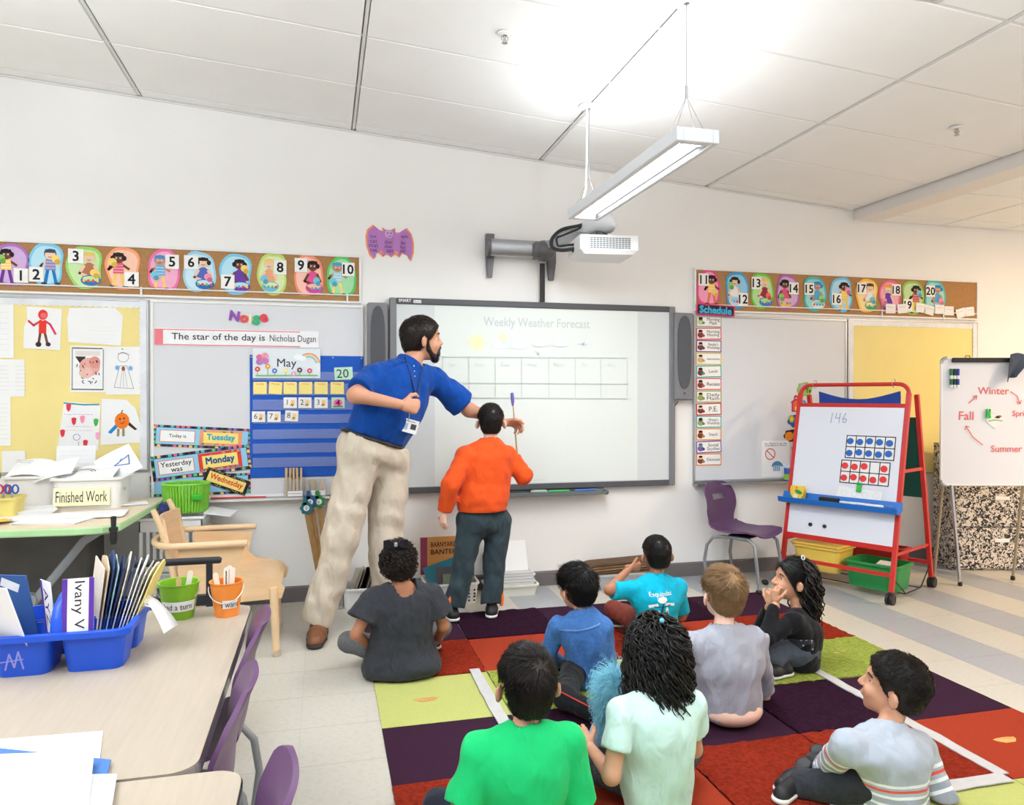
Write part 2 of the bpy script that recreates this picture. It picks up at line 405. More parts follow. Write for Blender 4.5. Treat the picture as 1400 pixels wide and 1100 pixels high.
# warm downlights in the lower ceiling on the right
for k, (x, y, wt) in enumerate(((5.9, 2.9, 44), (6.4, 1.6, 46))):
    t = thing('recessed_downlight', ['round warm downlight recessed in the lower ceiling near the board wall', 'round warm downlight recessed in the lower ceiling beyond the right edge'][k], 'lamp', (x, y, 2.654), group='downlights in the lower ceiling')
    g = G(m_whiteframe); g.lathe((x, y, 2.654), [(.095, 0), (.095, -.006), (.075, -.006), (.075, 0)], n=24); g.build('trim_ring', t, smooth=True)
    g = G(mat('warm_diffuser', (255, 236, 205), .5, emit=(255, 214, 165), es=8)); g.lathe((x, y, 2.652), [(.074, 0), (.074, -.002)], n=24); g.build('lens', t)
    a = area('downlight', (x, y, 2.64), (0, 0, 0), .13, .13, wt, (1, .74, .48)); a.parent = t; a.location = (0, 0, -.012)
# ================================================================ THINGS ON THE FRONT WALL
m_cork = mat('cork', (176, 132, 88), .9, var=.10, vs=120, bump=.15, bs=240, spec=.1)
m_board = mat('whiteboard_steel', (218, 219, 223), .22, var=.008, vs=3, spec=.5)
m_yellow = mat('yellow_paper', (240, 222, 150), .85, var=.02, vs=6, bump=.05, bs=14, spec=.15)
m_scal = mat('pearl_border', (226, 228, 232), .32, var=.08, vs=9, bump=.1, bs=25)
m_paper = mat('white_paper', (240, 240, 240), .8, var=.012, vs=9, bump=.08, bs=12, spec=.15)
BLACK, GREYI = (38, 36, 38), (120, 120, 124)
def frame(g, x0, x1, z0, z1, y, w, d, m):
    for (a, b, c, e) in ((x0, x1, z1-w, z1), (x0, x1, z0, z0+w), (x0, x0+w, z0+w, z1-w), (x1-w, x1, z0+w, z1-w)):
        g.box(((a+b)/2, y-d/2, (c+e)/2), (b-a, d, e-c), m, r=.002)
def cork_strip(label, x0, x1, z0, z1):
    t = thing('cork_strip', label, 'cork board', ((x0+x1)/2, YW, z0))
    g = G(m_cork); g.box(((x0+x1)/2, YW-.006, (z0+z1)/2), (x1-x0-.01, .012, z1-z0-.01)); g.build('cork_panel', t)
    g = G(m_whiteframe); frame(g, x0, x1, z0, z1, YW, .014, .02, m_whiteframe); g.build('frame', t)
    g = G(m_whiteframe); g.box(((x0+x1)/2, YW-.012, z0+.052), (x1-x0-.02, .024, .008), r=.002); g.build('display_rail', t)
    for f in ((.56, .97) if x0 < 0 else (.635, .865)):
        x = x0+(x1-x0)*f; g = G(m_white)
        g.box((x, YW-.018, z0+.028), (.012, .012, .064), r=.003); g.cyl((x, YW-.024, z0+.045), (x, YW-.03, z0+.045), .004, n=8); g.build('rail_clip', t)
    return t
cork_strip('long white framed cork strip holding number posters one to ten', -2.7, .243, 1.895, 2.203)
cork_strip('long white framed cork strip holding number posters eleven to twenty', 2.6, 5.113, 1.911, 2.226)
SK = [(120, 74, 50), (240, 205, 175), (205, 150, 115), (165, 110, 80)]
NUMW = 'one two three four five six seven eight nine ten eleven twelve thirteen fourteen fifteen sixteen seventeen eighteen nineteen twenty'.split()
def poster(n, u, v, w, h, pal, fig, tagpos, tagx=0):
    c = W(u, v); X, Z = c[0], c[2]; px = np.linalg.norm(W(u+1, v)-W(u, v)); pz = abs(W(u, v+1)[2]-W(u, v)[2])
    w *= px; h *= pz; Y = YW-.0135
    t = thing('number_poster', 'die-cut number poster showing the number %s on %s paper' % (NUMW[n-1], pal[1]), 'poster', (X, Y, Z-h/2), group='number posters')
    base, light = pal[0], tuple(int(x+(255-x)*.45) for x in pal[0])
    r = random.Random(n*31); ph = r.uniform(0, 6)
    def outline(k):
        P = []
        for i in range(28):
            a = 2*PI*i/28; q = 1+.06*math.sin(3*a+ph)+.04*math.sin(5*a+2*ph)
            ca, sa = math.cos(a), math.sin(a); e = 1/max(abs(ca)**2.6+abs(sa)**2.6, .01)**(1/2.6)
            P.append((X+ca*e*q*w*.46*k, Y, Z+sa*e*(q*.5+.5)*h*.5*k))
        return P
    g = G(col(base)); g.prism(outline(1), (0, -.003, 0)); card = g.build('card', t)
    I = Ink((X, Y-.003, Z)); I.poly([(p[0]-X, p[2]-Z) for p in outline(.86)], light)
    sk = SK[fig[0]]; sh = fig[1]; hat = fig[2]; pa = fig[3]; dx = -w*.12*(1 if tagpos[0] > 0 else -1)+r.uniform(-.02, .02)*w; hz = h*.22
    if fig[4] == 'tall':                                  # standing figure
        I.line([(dx-w*.07, -h*.1), (dx-w*.14, -h*.42)], w*.09, pa); I.line([(dx+w*.07, -h*.1), (dx+w*.15, -h*.42)], w*.09, pa)
        I.ell(dx-w*.18, -h*.44, w*.08, h*.03, (70, 70, 80)); I.ell(dx+w*.19, -h*.44, w*.08, h*.03, (70, 70, 80))
        I.line([(dx-w*.1, h*.08), (dx-w*.27, -h*.05), (dx-w*.22, h*.03)], w*.07, sk); I.line([(dx+w*.1, h*.08), (dx+w*.28, -h*.02)], w*.07, sk)
        I.poly([(dx-w*.12, h*.13), (dx+w*.12, h*.13), (dx+w*.15, -h*.13), (dx-w*.15, -h*.13)], sh)
        for q in (.06, -.01, -.08): I.line([(dx-w*.12, h*q), (dx+w*.12, h*q)], h*.02, tuple(int((x+255)/2) for x in sh), up=False)
    else:                                                 # half figure behind something
        I.ell(dx, -h*.12, w*.2, h*.24, sh); I.line([(dx-w*.14, h*.03), (dx-w*.26, -h*.14), (dx-w*.06, -h*.2)], w*.08, sk); I.line([(dx+w*.14, h*.03), (dx+w*.24, -h*.14)], w*.08, sk)
        I.ell(dx+w*.04, -h*.3, w*.27, h*.13, pa); I.ell(dx+w*.04, -h*.26, w*.22, h*.06, light)
        for k in range(4): I.ell(dx-w*.14+k*w*.12, -h*.31, w*.04, h*.035, r.choice([(230, 90, 90), (90, 170, 220), (250, 200, 80), (120, 190, 110)]))
    I.ell(dx, hz+h*.02, w*.17, h*.125, hat); I.ell(dx, hz, w*.15, h*.11, sk)
    if fig[0] == 0 or fig[2][0] < 70: I.ell(dx-w*.16, hz+h*.01, w*.06, h*.06, hat); I.ell(dx+w*.16, hz+h*.01, w*.06, h*.06, hat)
    I.poly([(dx-w*.17, hz+h*.05), (dx+w*.17, hz+h*.05), (dx+w*.13, hz+h*.13), (dx-w*.13, hz+h*.13)], hat)
    for s in (-1, 1): I.ell(dx+s*w*.055, hz+h*.01, w*.025, h*.02, (250, 250, 250), 8, up=False)
    I.h += .0003
    for s in (-1, 1): I.ell(dx+s*w*.055, hz+h*.01, w*.012, h*.011, BLACK, 6, up=False)
    I.line([(dx-w*.05, hz-h*.04), (dx, hz-h*.055), (dx+w*.05, hz-h*.04)], h*.012, (150, 50, 50))
    # a held item
    ix = w*(.25 if tagpos[0] < 0 else -.27)
    iz = h*(-.12 if tagpos[1] > 0 else .14)
    c2 = r.choice([(240, 150, 180), (250, 215, 120), (120, 200, 220), (150, 205, 120), (240, 120, 100)])
    I.ell(ix, iz, w*.11, h*.085, c2); I.ell(ix+w*.05, iz-h*.07, w*.08, h*.06, tuple(max(0, x-35) for x in c2))
    I.g.build('printed_figure', card)
    tw, th = w*.4, h*.34; tx, tz = tagpos[0]*w*.3, tagpos[1]*h*.3
    g = G(col(244, 243, 240)); g.box((X+tx, Y-.0075, Z+tz), (tw, .002, th), r=.0006); tg = g.build('number_tag', t)
    I = Ink((X+tx, Y-.0087, Z+tz)); I.text(str(n), 0, 0, (40, 40, 44), h=th*.68, off=.014); I.g.build('numeral', tg)
PAL = {'v': ((178, 120, 200), 'violet'), 'b': ((130, 205, 235), 'light blue'), 'g': ((160, 215, 110), 'leaf green'), 'o': ((250, 165, 120), 'peach orange'),
       'p': ((240, 120, 170), 'pink'), 'c': ((165, 215, 240), 'pale blue'), 'l': ((195, 220, 120), 'lime green'), 's': ((248, 150, 120), 'coral'), 'e': ((95, 205, 110), 'bright green'),
       'P': ((235, 85, 140), 'hot pink'), 'B': ((70, 165, 220), 'sky blue'), 'G': ((125, 200, 80), 'grass green'), 'V': ((180, 110, 185), 'mauve'), 'T': ((75, 190, 195), 'teal'), 'A': ((120, 195, 235), 'azure'), 'Y': ((250, 195, 85), 'amber'), 'K': ((238, 110, 150), 'rose'), 'L': ((150, 200, 95), 'olive green'), 'U': ((95, 195, 185), 'aqua green')}
HB, HN, HY = (45, 38, 38), (95, 70, 60), (238, 205, 120)
for a in [(1, 17, 362, 50, 58, 'v', (0, (250, 215, 120), HB, (110, 60, 150), 'tall'), (.9, -.85)), (2, 65, 362, 50, 59, 'b', (1, (150, 140, 190), (70, 80, 110), (45, 125, 190), 'tall'), (-.9, -.8)),
          (3, 117, 366, 52, 58, 'g', (1, (190, 120, 90), HY, (70, 120, 180), 'half'), (-.75, .85)), (4, 169, 367, 50, 58, 'o', (0, (235, 100, 130), HB, (250, 205, 120), 'tall'), (.8, -.85)),
          (5, 225, 370, 47, 57, 'p', (2, (110, 180, 220), (80, 140, 200), (250, 205, 130), 'tall'), (.8, .7)), (6, 273, 372, 48, 55, 'c', (1, (90, 110, 190), HB, (60, 110, 180), 'half'), (-.75, .75)),
          (7, 323, 375, 46, 56, 'b', (0, (110, 70, 170), HB, (120, 70, 170), 'half'), (-.8, -.65)), (8, 373, 375, 43, 57, 'l', (1, (240, 170, 130), HY, (120, 190, 220), 'half'), (.8, .55)),
          (9, 422, 377, 43, 56, 's', (0, (235, 90, 150), HB, (210, 80, 170), 'half'), (-.8, .8)), (10, 467, 379, 43, 54, 'e', (2, (170, 210, 225), (90, 160, 210), (250, 215, 140), 'tall'), (.7, .65)),
          (11, 967, 394, 34, 49, 'P', (0, (250, 205, 110), HB, (235, 120, 90), 'tall'), (-.7, .75)), (12, 1006, 397, 33, 50, 'B', (1, (235, 235, 235), HB, (200, 220, 235), 'half'), (.8, -.8)),
          (13, 1040, 398, 33, 49, 'G', (1, (150, 60, 70), HY, (70, 130, 200), 'half'), (-.8, .7)), (14, 1075, 400, 33, 48, 'V', (0, (230, 90, 130), HB, (235, 190, 120), 'half'), (.8, .4)),
          (15, 1112, 402, 33, 47, 'T', (2, (90, 170, 220), (60, 140, 200), (225, 235, 235), 'half'), (-.8, .45)), (16, 1148, 403, 33, 47, 'A', (0, (250, 205, 90), HB, (250, 205, 90), 'tall'), (-.65, -.45)),
          (17, 1183, 404, 31, 46, 'Y', (1, (235, 235, 235), HN, (60, 180, 130), 'half'), (-.8, .65)), (18, 1215, 406, 31, 46, 'K', (1, (110, 70, 170), (240, 160, 70), (70, 100, 180), 'half'), (.8, .7)),
          (19, 1246, 407, 31, 46, 'L', (0, (200, 90, 90), HB, (250, 215, 80), 'tall'), (-.8, -.75)), (20, 1276, 406, 30, 45, 'U', (2, (90, 170, 220), (60, 140, 200), (160, 200, 220), 'half'), (-.75, .55))]:
    poster(a[0], a[1], a[2], a[3], a[4], PAL[a[5]], a[6], a[7])
CARDS = [(1217, 421, 0), (1233, 421, -.1), (1258, 420, .08), (1270, 423, .2), (1284, 422, 0), (1297, 424, 0), (1313, 427, -.25), (1325, 425, -.12)]
for i, (u, v, a) in enumerate(CARDS):
    c = W(u, v, YW-.02); g = G(m_paper); R = roty(a)
    g.box((c[0], YW-.0245+.001*i*0, c[2]-.005), (.088, .002, .072), R=R)
    I = Ink((c[0], YW-.0256, c[2]-.005), R[:, 0], R[:, 2], g=g); I.scrib(0, .012, .06, .02, (190, 120, 110), 1, .002)
    pos = ['leftmost', 'second from the left', 'third from the left', 'fourth from the left', 'fifth from the left', 'third from the right', 'tilted second from the right', 'rightmost'][i]
    g.build('index_card', label='small white index card on the cork strip rail, '+pos, cat='card', group='index cards on the right cork strip')
# ---- left bulletin board
def scallops(g, a, b, y, depth, side, m, r=.018):
    a = np.array(a, float); b = np.array(b, float); L = np.linalg.norm(b-a); n = max(2, int(L/(2*r))); d = (b-a)/L; s = np.array(side, float)
    P = [a-s*depth*0, ]
    pts = [a]
    for i in range(n):
        c = a+d*(i+.5)*L/n
        for k in range(7):
            t = PI-PI*k/6; pts.append(c+d*math.cos(t)*L/n/2+s*(depth+math.sin(t)*r*.55))
    pts.append(b)
    g.prism([(p[0], y, p[1]) for p in pts], (0, -.003, 0), m)
def bulletin(label, x0, x1, z0, z1, sides):
    t = thing('bulletin_board', label, 'bulletin board', ((x0+x1)/2, YW, z0))
    g = G(m_yellow); g.box(((x0+x1)/2, YW-.006, (z0+z1)/2), (x1-x0, .012, z1-z0)); g.build('paper_backing', t)
    g = G(m_alu); frame(g, x0-.01, x1+.012, z0-.01, z1+.008, YW, .012, .018, m_alu); g.build('frame', t)
    for s in sides:
        g = G(m_scal)
        if s == 't': scallops(g, (x0, z1), (x1, z1), YW-.012, .035, (0, -1), m_scal)
        if s == 'r': scallops(g, (x1, z1), (x1, z0), YW-.0155, .03, (-1, 0), m_scal)
        if s == 'l': scallops(g, (x0, z0), (x0, z1), YW-.0155, .03, (1, 0), m_scal)
        g.build('scalloped_border', t)
bulletin('yellow paper bulletin board with pearl scalloped border and children\'s drawings', -2.7, -1.025, .86, 1.872, 'tr')
bulletin('yellow paper bulletin board without any papers, behind the red easel', 3.905, 5.1, .70, 1.885, 'tlr')
def sheet(name, label, u0, v0, u1, v1, tilt=0., m=None, cut=None, lift=.0135, pts=None):
    x0, x1, z0, z1 = WR(u0, v0, u1, v1); X, Z = (x0+x1)/2, (z0+z1)/2; w, h = x1-x0, z1-z0; R = roty(-tilt)
    P = [(-w/2, -h/2), (w/2, -h/2), (w/2, h/2), (-w/2, h/2)]
    if cut: P = [(p*w, q*h) for p, q in cut]
    g = G(m or m_paper); Y = YW-lift
    g.prism([np.array((X, Y, Z))+R@np.array((p, 0, q)) for p, q in P], (0, -.0016, 0))
    return g, Ink((X, Y-.0016, Z), R[:, 0], R[:, 2], g=g), w, h, name, label
def done(q, cat, group=None): return q[0].build(q[4], label=q[5], cat=cat, group=group)
GP = 'papers on the yellow bulletin board'
q = sheet('worksheet', 'white worksheet at the upper left edge of the yellow board', -40, 416, 20, 489); q[1].scrib(.03, 0, q[2]*.5, q[3]*.8, (205, 205, 210), 8); done(q, 'paper', GP)
q = sheet('worksheet', 'white worksheet in two columns at the left of the yellow board', -40, 491, 35, 542); q[1].scrib(.02, 0, q[2]*.3, q[3]*.75, (190, 190, 196), 7); q[1].scrib(.12, 0, q[2]*.2, q[3]*.75, (190, 190, 196), 7); done(q, 'paper', GP)
q = sheet('worksheet', 'white lined worksheet at the lower left edge of the yellow board', -40, 542, 16, 609); q[1].scrib(.03, 0, q[2]*.6, q[3]*.8, (214, 206, 170), 9); done(q, 'paper', GP)
q = sheet('worksheet', 'blank white paper low on the yellow board above the scissors', 4, 616, 36, 648); done(q, 'paper', GP)
q = sheet('child_drawing', 'drawing of a red figure with dark shoes on white paper', 34, 420, 85, 478, -.03, cut=[(-.5, -.48), (.48, -.5), (.5, .48), (-.45, .5), (-.42, .2), (-.5, .0)]); I, w, h = q[1:4]
I.line([(-.06*w, -.1*h), (-.1*w, -.38*h)], .07*w, (110, 70, 60)); I.line([(.06*w, -.1*h), (.14*w, -.36*h)], .07*w, (110, 80, 60)); I.ell(-.1*w, -.38*h, .08*w, .06*h, (60, 45, 50)); I.ell(.16*w, -.37*h, .07*w, .05*h, (70, 45, 60))
I.line([(-.05*w, .18*h), (-.24*w, .06*h), (-.38*w, .16*h)], .06*w, (215, 70, 80)); I.line([(.05*w, .18*h), (.2*w, .1*h), (.35*w, -.12*h)], .06*w, (225, 60, 110)); I.rect(0, .03*h, .2*w, .3*h, (232, 60, 50)); I.ell(0, .32*h, .13*w, .12*h, (225, 60, 60)); I.ell(.02*w, .3*h, .09*w, .07*h, (236, 110, 110)); done(q, 'drawing', GP)
q = sheet('paper_sheet', 'crumpled blank white paper with torn corners, top of the yellow board', 93, 420, 169, 472, 0, cut=[(-.48, -.42), (.46, -.5), (.5, .3), (.36, .5), (-.46, .46), (-.5, .2)]); q[1].scrib(.04, -.05, q[2]*.5, q[3]*.5, (214, 214, 216), 5, .001); done(q, 'paper', GP)
q = sheet('colouring_page', 'black and white colouring page with a patterned border', 97, 473, 145, 536, -.01); I, w, h = q[1:4]
for i in range(26):
    f = i/26; I.rect(-.44*w+f*.88*w, .45*h, .025*w, .03*h, BLACK, .5, up=False); I.rect(-.44*w+f*.88*w, -.44*h, .025*w, .03*h, BLACK, .5, up=False); I.rect(-.44*w, -.44*h+f*.89*h, .035*w, .02*h, BLACK, .5, up=False); I.rect(.44*w, -.44*h+f*.89*h, .035*w, .02*h, BLACK, .5, up=False)
I.h += .0003; I.rect(0, .34*h, .7*w, .1*h, (225, 220, 216)); I.poly([(-.36*w, .27*h), (-.06*w, .27*h), (-.16*w, .05*h)], (60, 56, 56)); I.ell(.05*w, .05*h, .3*w, .2*h, (228, 170, 160)); I.ell(.2*w, .15*h, .16*w, .13*h, (222, 150, 140)); I.ell(-.05*w, -.08*h, .2*w, .12*h, (232, 190, 180))
rr = random.Random(3)
for k in range(20): I.line([(rr.uniform(-.38, .36)*w, rr.uniform(-.3, .2)*h)]*1+[(rr.uniform(-.38, .36)*w, rr.uniform(-.3, .2)*h)] if 0 else [(a_ := rr.uniform(-.36, .34)*w, b_ := rr.uniform(-.3, .2)*h), (a_+rr.uniform(-.06, .06)*w, b_+rr.uniform(-.07, .02)*h)], .025*w, BLACK, up=False)
done(q, 'drawing', GP)
q = sheet('child_drawing', 'pencil drawing of a girl in a long dress with blue sleeves', 145, 474, 194, 539, .01); I, w, h = q[1:4]
I.ring(0, .28*h, .15*w, .012*w, GREYI); I.line([(-.15*w, .35*h), (.0, .37*h), (.17*w, .33*h)], .015*w, (110, 100, 100)); I.line([(-.1*w, .1*h), (-.26*w, -.35*h), (.28*w, -.38*h), (.1*w, .1*h), (-.1*w, .1*h)], .012*w, GREYI); I.ell(-.17*w, .06*h, .06*w, .05*h, (120, 175, 225)); I.ell(.2*w, .05*h, .06*w, .05*h, (120, 175, 225)); I.ell(0, .04*h, .05*w, .05*h, (150, 90, 80)); I.ell(-.02*w, .45*h, .02*w, .015*h, (70, 150, 80))
for k in (-.08, 0, .09): I.line([(k*w*.4, 0), (k*w*1.2, -.34*h)], .01*w, (170, 168, 170))
done(q, 'drawing', GP)
q = sheet('child_drawing', 'drawing with red hearts, a green leaf and purple writing', 80, 549, 138, 615, -.02, cut=[(-.5, -.48), (.46, -.5), (.48, -.1), (.5, .46), (-.36, .5)]); I, w, h = q[1:4]
I.line([(-.36*w, .47*h), (.1*w, .44*h), (.46*w, .45*h)], .03*h, (70, 150, 170))
for (x, z, c) in ((-.25, .38, (235, 60, 80)), (-.12, .1, (225, 60, 75)), (-.38, -.15, (225, 60, 75)), (.16, -.36, (215, 60, 80)), (.08, .14, (245, 150, 180)), (.4, .08, (70, 175, 90)), (.45, -.2, (245, 170, 205))):
    I.poly([(x*w-.06*w, z*h+.06*h), (x*w, z*h+.08*h), (x*w+.06*w, z*h+.06*h), (x*w+.04*w, z*h-.05*h), (x*w-.01*w, z*h-.09*h), (x*w-.05*w, z*h-.03*h)], c)
I.scrib(0, .24*h, .7*w, .12*h, (190, 180, 215), 1, .003); I.scrib(.02*w, -.05*h, .6*w, .16*h, (205, 175, 200), 2, .002); I.ring(-.05*w, -.23*h, .08*w, .012*w, (150, 120, 190)); I.line([(0, -.32*h), (0, -.42*h)], .01*w, (150, 120, 190)); done(q, 'drawing', GP)
q = sheet('child_drawing', 'drawing of an orange bird with one blue wing', 138, 545, 194, 610, 0, cut=[(-.5, -.46), (.46, -.42), (.5, -.1), (.36, .3), (.14, .48), (-.46, .5)]); I, w, h = q[1:4]
I.poly([(-.32*w, -.2*h), (-.12*w, -.02*h), (-.06*w, -.08*h), (-.24*w, -.23*h)], (45, 140, 205)); I.poly([(.2*w, .02*h), (.4*w, -.14*h), (.34*w, -.16*h), (.16*w, -.04*h)], (70, 50, 40)); I.ell(.03*w, .04*h, .18*w, .17*h, (240, 125, 45)); I.line([(-.06*w, -.14*h), (-.07*w, -.27*h)], .06*w, (150, 140, 110)); I.line([(.06*w, -.14*h), (.06*w, -.27*h)], .06*w, (150, 140, 110)); I.ell(-.02*w, .08*h, .02*w, .02*h, BLACK); I.ell(.08*w, .09*h, .02*w, .02*h, BLACK); I.line([(-.02*w, 0), (.04*w, -.02*h), (.09*w, .02*h)], .015*w, (150, 70, 30)); I.line([(.02*w, .2*h), (.04*w, .26*h)], .03*w, (100, 120, 50)); done(q, 'drawing', GP)
# ---- whiteboards
def whiteboard(label, x0, x1, z0, z1, tray):
    t = thing('whiteboard', label, 'whiteboard', ((x0+x1)/2, YW, z0))
    g = G(m_board); g.box(((x0+x1)/2, YW-.006, (z0+z1)/2), (x1-x0-.01, .012, z1-z0-.01)); g.build('writing_surface', t)
    g = G(m_whiteframe if x0 < 0 else m_alu); frame(g, x0, x1, z0, z1, YW, .016, .018, None); g.build('frame', t)
    g = G(m_whiteframe if x0 < 0 else m_alu)
    a, b = tray; g.prism([(a, YW, z0-.016), (a, YW-.075, z0-.016), (a, YW-.078, z0-.002), (a, YW-.07, z0-.002), (a, YW-.066, z0-.008), (a, YW, z0-.008)], (b-a, 0, 0)); g.build('pen_tray', t)
whiteboard('magnetic whiteboard with blue pocket chart and calendar signs', -1.003, .256, .672, 1.882, (-1.0, .254))
whiteboard('magnetic whiteboard with a column of schedule cards', 2.594, 3.885, .675, 1.888, (2.594, 3.885))
YB = YW-.0125                            # face of the whiteboards
def bcard(name, label, u0, v0, u1, v1, m, a=0., th=.003, y=None, r=0, cat='card', group=None, root=False):
    x0, x1, z0, z1 = WR(u0, v0, u1, v1); X, Z = (x0+x1)/2, (z0+z1)/2; R = roty(-a); Y = YB if y is None else y
    t = thing(name, label, cat, (X, Y, z0), group=group); g = G(m)
    g.box((X, Y-th/2, Z), (x1-x0, th, z1-z0), R=R, r=r); cd = g.build('card', t)
    return t, Ink((X, Y-th, Z), R[:, 0], R[:, 2]), x1-x0, z1-z0, cd
for ch, u, v, c, nm, hh, a in (('N', 324, 432, (140, 70, 170), 'purple letter N', 15, -.15), ('o', 343, 436, (228, 70, 75), 'red letter o', 12, 0), ('i', 350.5, 436, (244, 232, 176), 'pale yellow letter i', 14, 0), ('s', 351.5, 438, (50, 170, 115), 'green letter s', 15, -.1), ('e', 361, 435, (225, 60, 80), 'red letter e', 13, .12)):
    u = {'N': 321, 'o': 334, 'i': 342.5, 's': 351, 'e': 361}[ch]
    c3 = W(u, v); hgt = hh*.0042; V, F = text2d(ch, .05, True); ext = V.max(0)-V.min(0); k = hgt/ext[1]
    g = G(mat('magnet_'+nm.replace(' ', '_'), c, .35)); R = roty(-a)
    P = np.array([R@np.array((p*k, 0, q*k)) for p, q in V])+[c3[0], YB-.008, c3[2]]
    n = len(P); ed = {}
    FF = [f[::-1] if False else f for f in F]
    for f in FF:
        for i in range(len(f)): e = (f[i], f[(i+1) % len(f)]); ed[e] = ed.get(e, 0)+1
    side = [(b, a2, a2+n, b+n) for (a2, b) in ed if (b, a2) not in ed]
    g.add(np.vstack([P, P+[0, .008, 0]]), [tuple(f) for f in FF]+[tuple(x+n for x in f[::-1]) for f in FF]+side)
    g.build('magnet_letter', label=nm+' magnet on the whiteboard', cat='magnet', group='magnet letters spelling a word')
t, I, w, h, cd = bcard('sentence_strip', 'white sentence strip with pink border reading the star of the day', 212, 451, 436, 474, col(240, 240, 242), .0)
pk = (236, 130, 140)
I.rect(-w*.06, h*.44, w*.88, h*.06, pk); I.rect(-w*.06, -h*.44, w*.88, h*.06, pk); I.rect(-w*.475, 0, w*.05, h*.94, pk)
I.text('The star of the day is', -w*.12, 0, (70, 66, 70), h=h*.5, w=w*.56, off=.006); I.text('Nicholas Dugan', w*.335, -h*.02, (70, 66, 70), h=h*.52, w=w*.29); I.g.build('lettering', cd)
# pocket chart
x0, x1, z0, z1 = WR(342, 486, 497, 651); m_blue = mat('blue_nylon', (22, 88, 190), .75, var=.05, vs=40, bump=.08, bs=30)
m_clear = mat('clear_vinyl', (150, 170, 235), .12, alpha=.38, spec=.7, bump=.12, bs=9)
pc = thing('pocket_chart', 'blue fabric calendar pocket chart with clear rows on the whiteboard', 'pocket chart', ((x0+x1)/2, YB, z0))
g = G(m_blue); g.box(((x0+x1)/2, YB-.003, (z0+z1)/2), (x1-x0, .006, z1-z0), r=.002); g.build('backing', pc)
for (va, vb) in ((508, 520), (524, 540), (546, 560), (566, 578), (586, 599), (605, 618), (624, 637)):
    a, b, c, d = WR(346, va, 494, vb); g = G(m_clear); g.box(((a+b)/2, YB-.0125, (c+d)/2), (b-a, .001, d-c)); g.build('clear_pocket', pc)
for (u, v) in ((344, 488), (455, 489), (494, 490)):
    c = W(u, v); g = G(m_alu); g.lathe((c[0], YB-.006, c[2]), [(.005, 0), (.005, .002), (.002, .003)], n=10, R=rotx(PI/2)); g.build('grommet', pc)
t, I, w, h, cd = bcard('month_card', 'white glossy month card reading May with rainbow and flowers', 346, 477, 438, 517, mat('glossy_card', (226, 234, 238), .12), .0, .003, YB-.014, r=.001)
I.text('May', 0, -.02*h, (70, 66, 76), h=h*.36, off=.004)
for k, c in enumerate(((235, 130, 130), (245, 190, 140), (245, 230, 150), (160, 215, 170), (150, 190, 235))): I.ring(.33*w, -.0*h, .16*w-k*.014*w, .013*w, c, 10, a0=.1, a1=2.3)
I.ell(.17*w, .22*h, .07*w, .1*h, (240, 244, 248)); I.ell(.23*w, .18*h, .06*w, .09*h, (240, 244, 248)); I.line([(-.45*w, -.42*h), (.45*w, -.4*h)], .05*h, (130, 190, 130))
for (x, z, c) in ((-.43, -.2, (225, 80, 70)), (-.28, -.1, (240, 170, 90)), (-.18, -.25, (90, 120, 200)), (-.02, -.25, (235, 225, 160)), (.1, -.35, (225, 170, 200)), (.19, -.22, (90, 70, 90)), (.34, -.24, (215, 90, 130))): I.ell(x*w, z*h, .04*w, .09*h, c, 8); I.line([(x*w, z*h-.05*h), (x*w, -.4*h)], .008*w, (110, 170, 110)); I.ell(x*w, z*h, .014*w, .03*h, (250, 240, 200), 6)
for (x, z, c) in ((-.4, .2, (230, 110, 160)), (-.32, .26, (240, 150, 190)), (-.4, .04, (170, 120, 200)), (-.31, .08, (200, 120, 190))): I.ell(x*w, z*h, .05*w, .1*h, c, 10)
I.line([(-.4*w, .0), (-.3*w, .34*h)], .012*w, (200, 190, 90)); I.g.build('printed_picture', cd)
t, I, w, h, cd = bcard('year_card', 'pale green card reading 20 on the pocket chart', 457, 502, 482, 519, col(196, 232, 206), .05, .002, YB-.0132); I.text('20', -w*.05, 0, (60, 70, 70), h=h*.7); I.g.build('lettering', cd)
days = ['Sunday', 'Monday', 'Tuesday', 'Wednesday', 'Thursday', 'Friday']
for i, u in enumerate((347, 368, 388, 409, 430, 452)):
    t, I, w, h, cd = bcard('day_card', 'yellow weekday card %s in the top row of the pocket chart' % ['leftmost', 'second from left', 'third from left', 'fourth from left', 'fifth from left', 'beside the teacher\'s elbow'][i], u, 522, u+18, 538.5, col(248, 228, 140), (-.05 if i == 1 else 0), .002, YB-.0132, group='weekday cards on the pocket chart')
    I.text(days[i], 0, h*.32, (200, 110, 60), w=w*.6); I.g.build('lettering', cd)
for s, u, v in (('1', 388, 543), ('2', 408, 543), ('3', 430, 543), ('4', 453, 543), ('6', 345, 562), ('7', 366, 562), ('8', 390, 561)):
    t, I, w, h, cd = bcard('date_card', 'small calendar card with the number %s and a %s' % (NUMW[int(s)-1], 'pink picture' if s == '4' else 'bee'), u, v, u+18, v+14.5, col(240, 240, 236) if s != '4' else col(190, 220, 190), (-.06 if s == '8' else 0), .002, YB-.0132, group='date cards on the pocket chart')
    if s == '4': I.ell(0, -.02*h, .34*w, .36*h, (232, 110, 170)); I.rect(0, -.36*h, .76*w, .14*h, (80, 150, 90)); I.text(s, 0, 0, (120, 30, 90), h=h*.5, off=.03)
    else:
        I.text(s, -w*.22, h*.05, (60, 60, 64), h=h*.5); I.ell(w*.2, h*.08, w*.16, h*.2, (240, 205, 150), rot=.5); I.ell(w*.16, -h*.18, w*.13, h*.13, (225, 165, 60)); I.line([(w*.02, -h*.3), (w*.1, -h*.1)], .04*w, (60, 50, 40)); I.line([(w*.16, -h*.34), (w*.24, -h*.12)], .04*w, (60, 50, 40))
    I.g.build('printed_picture', cd)
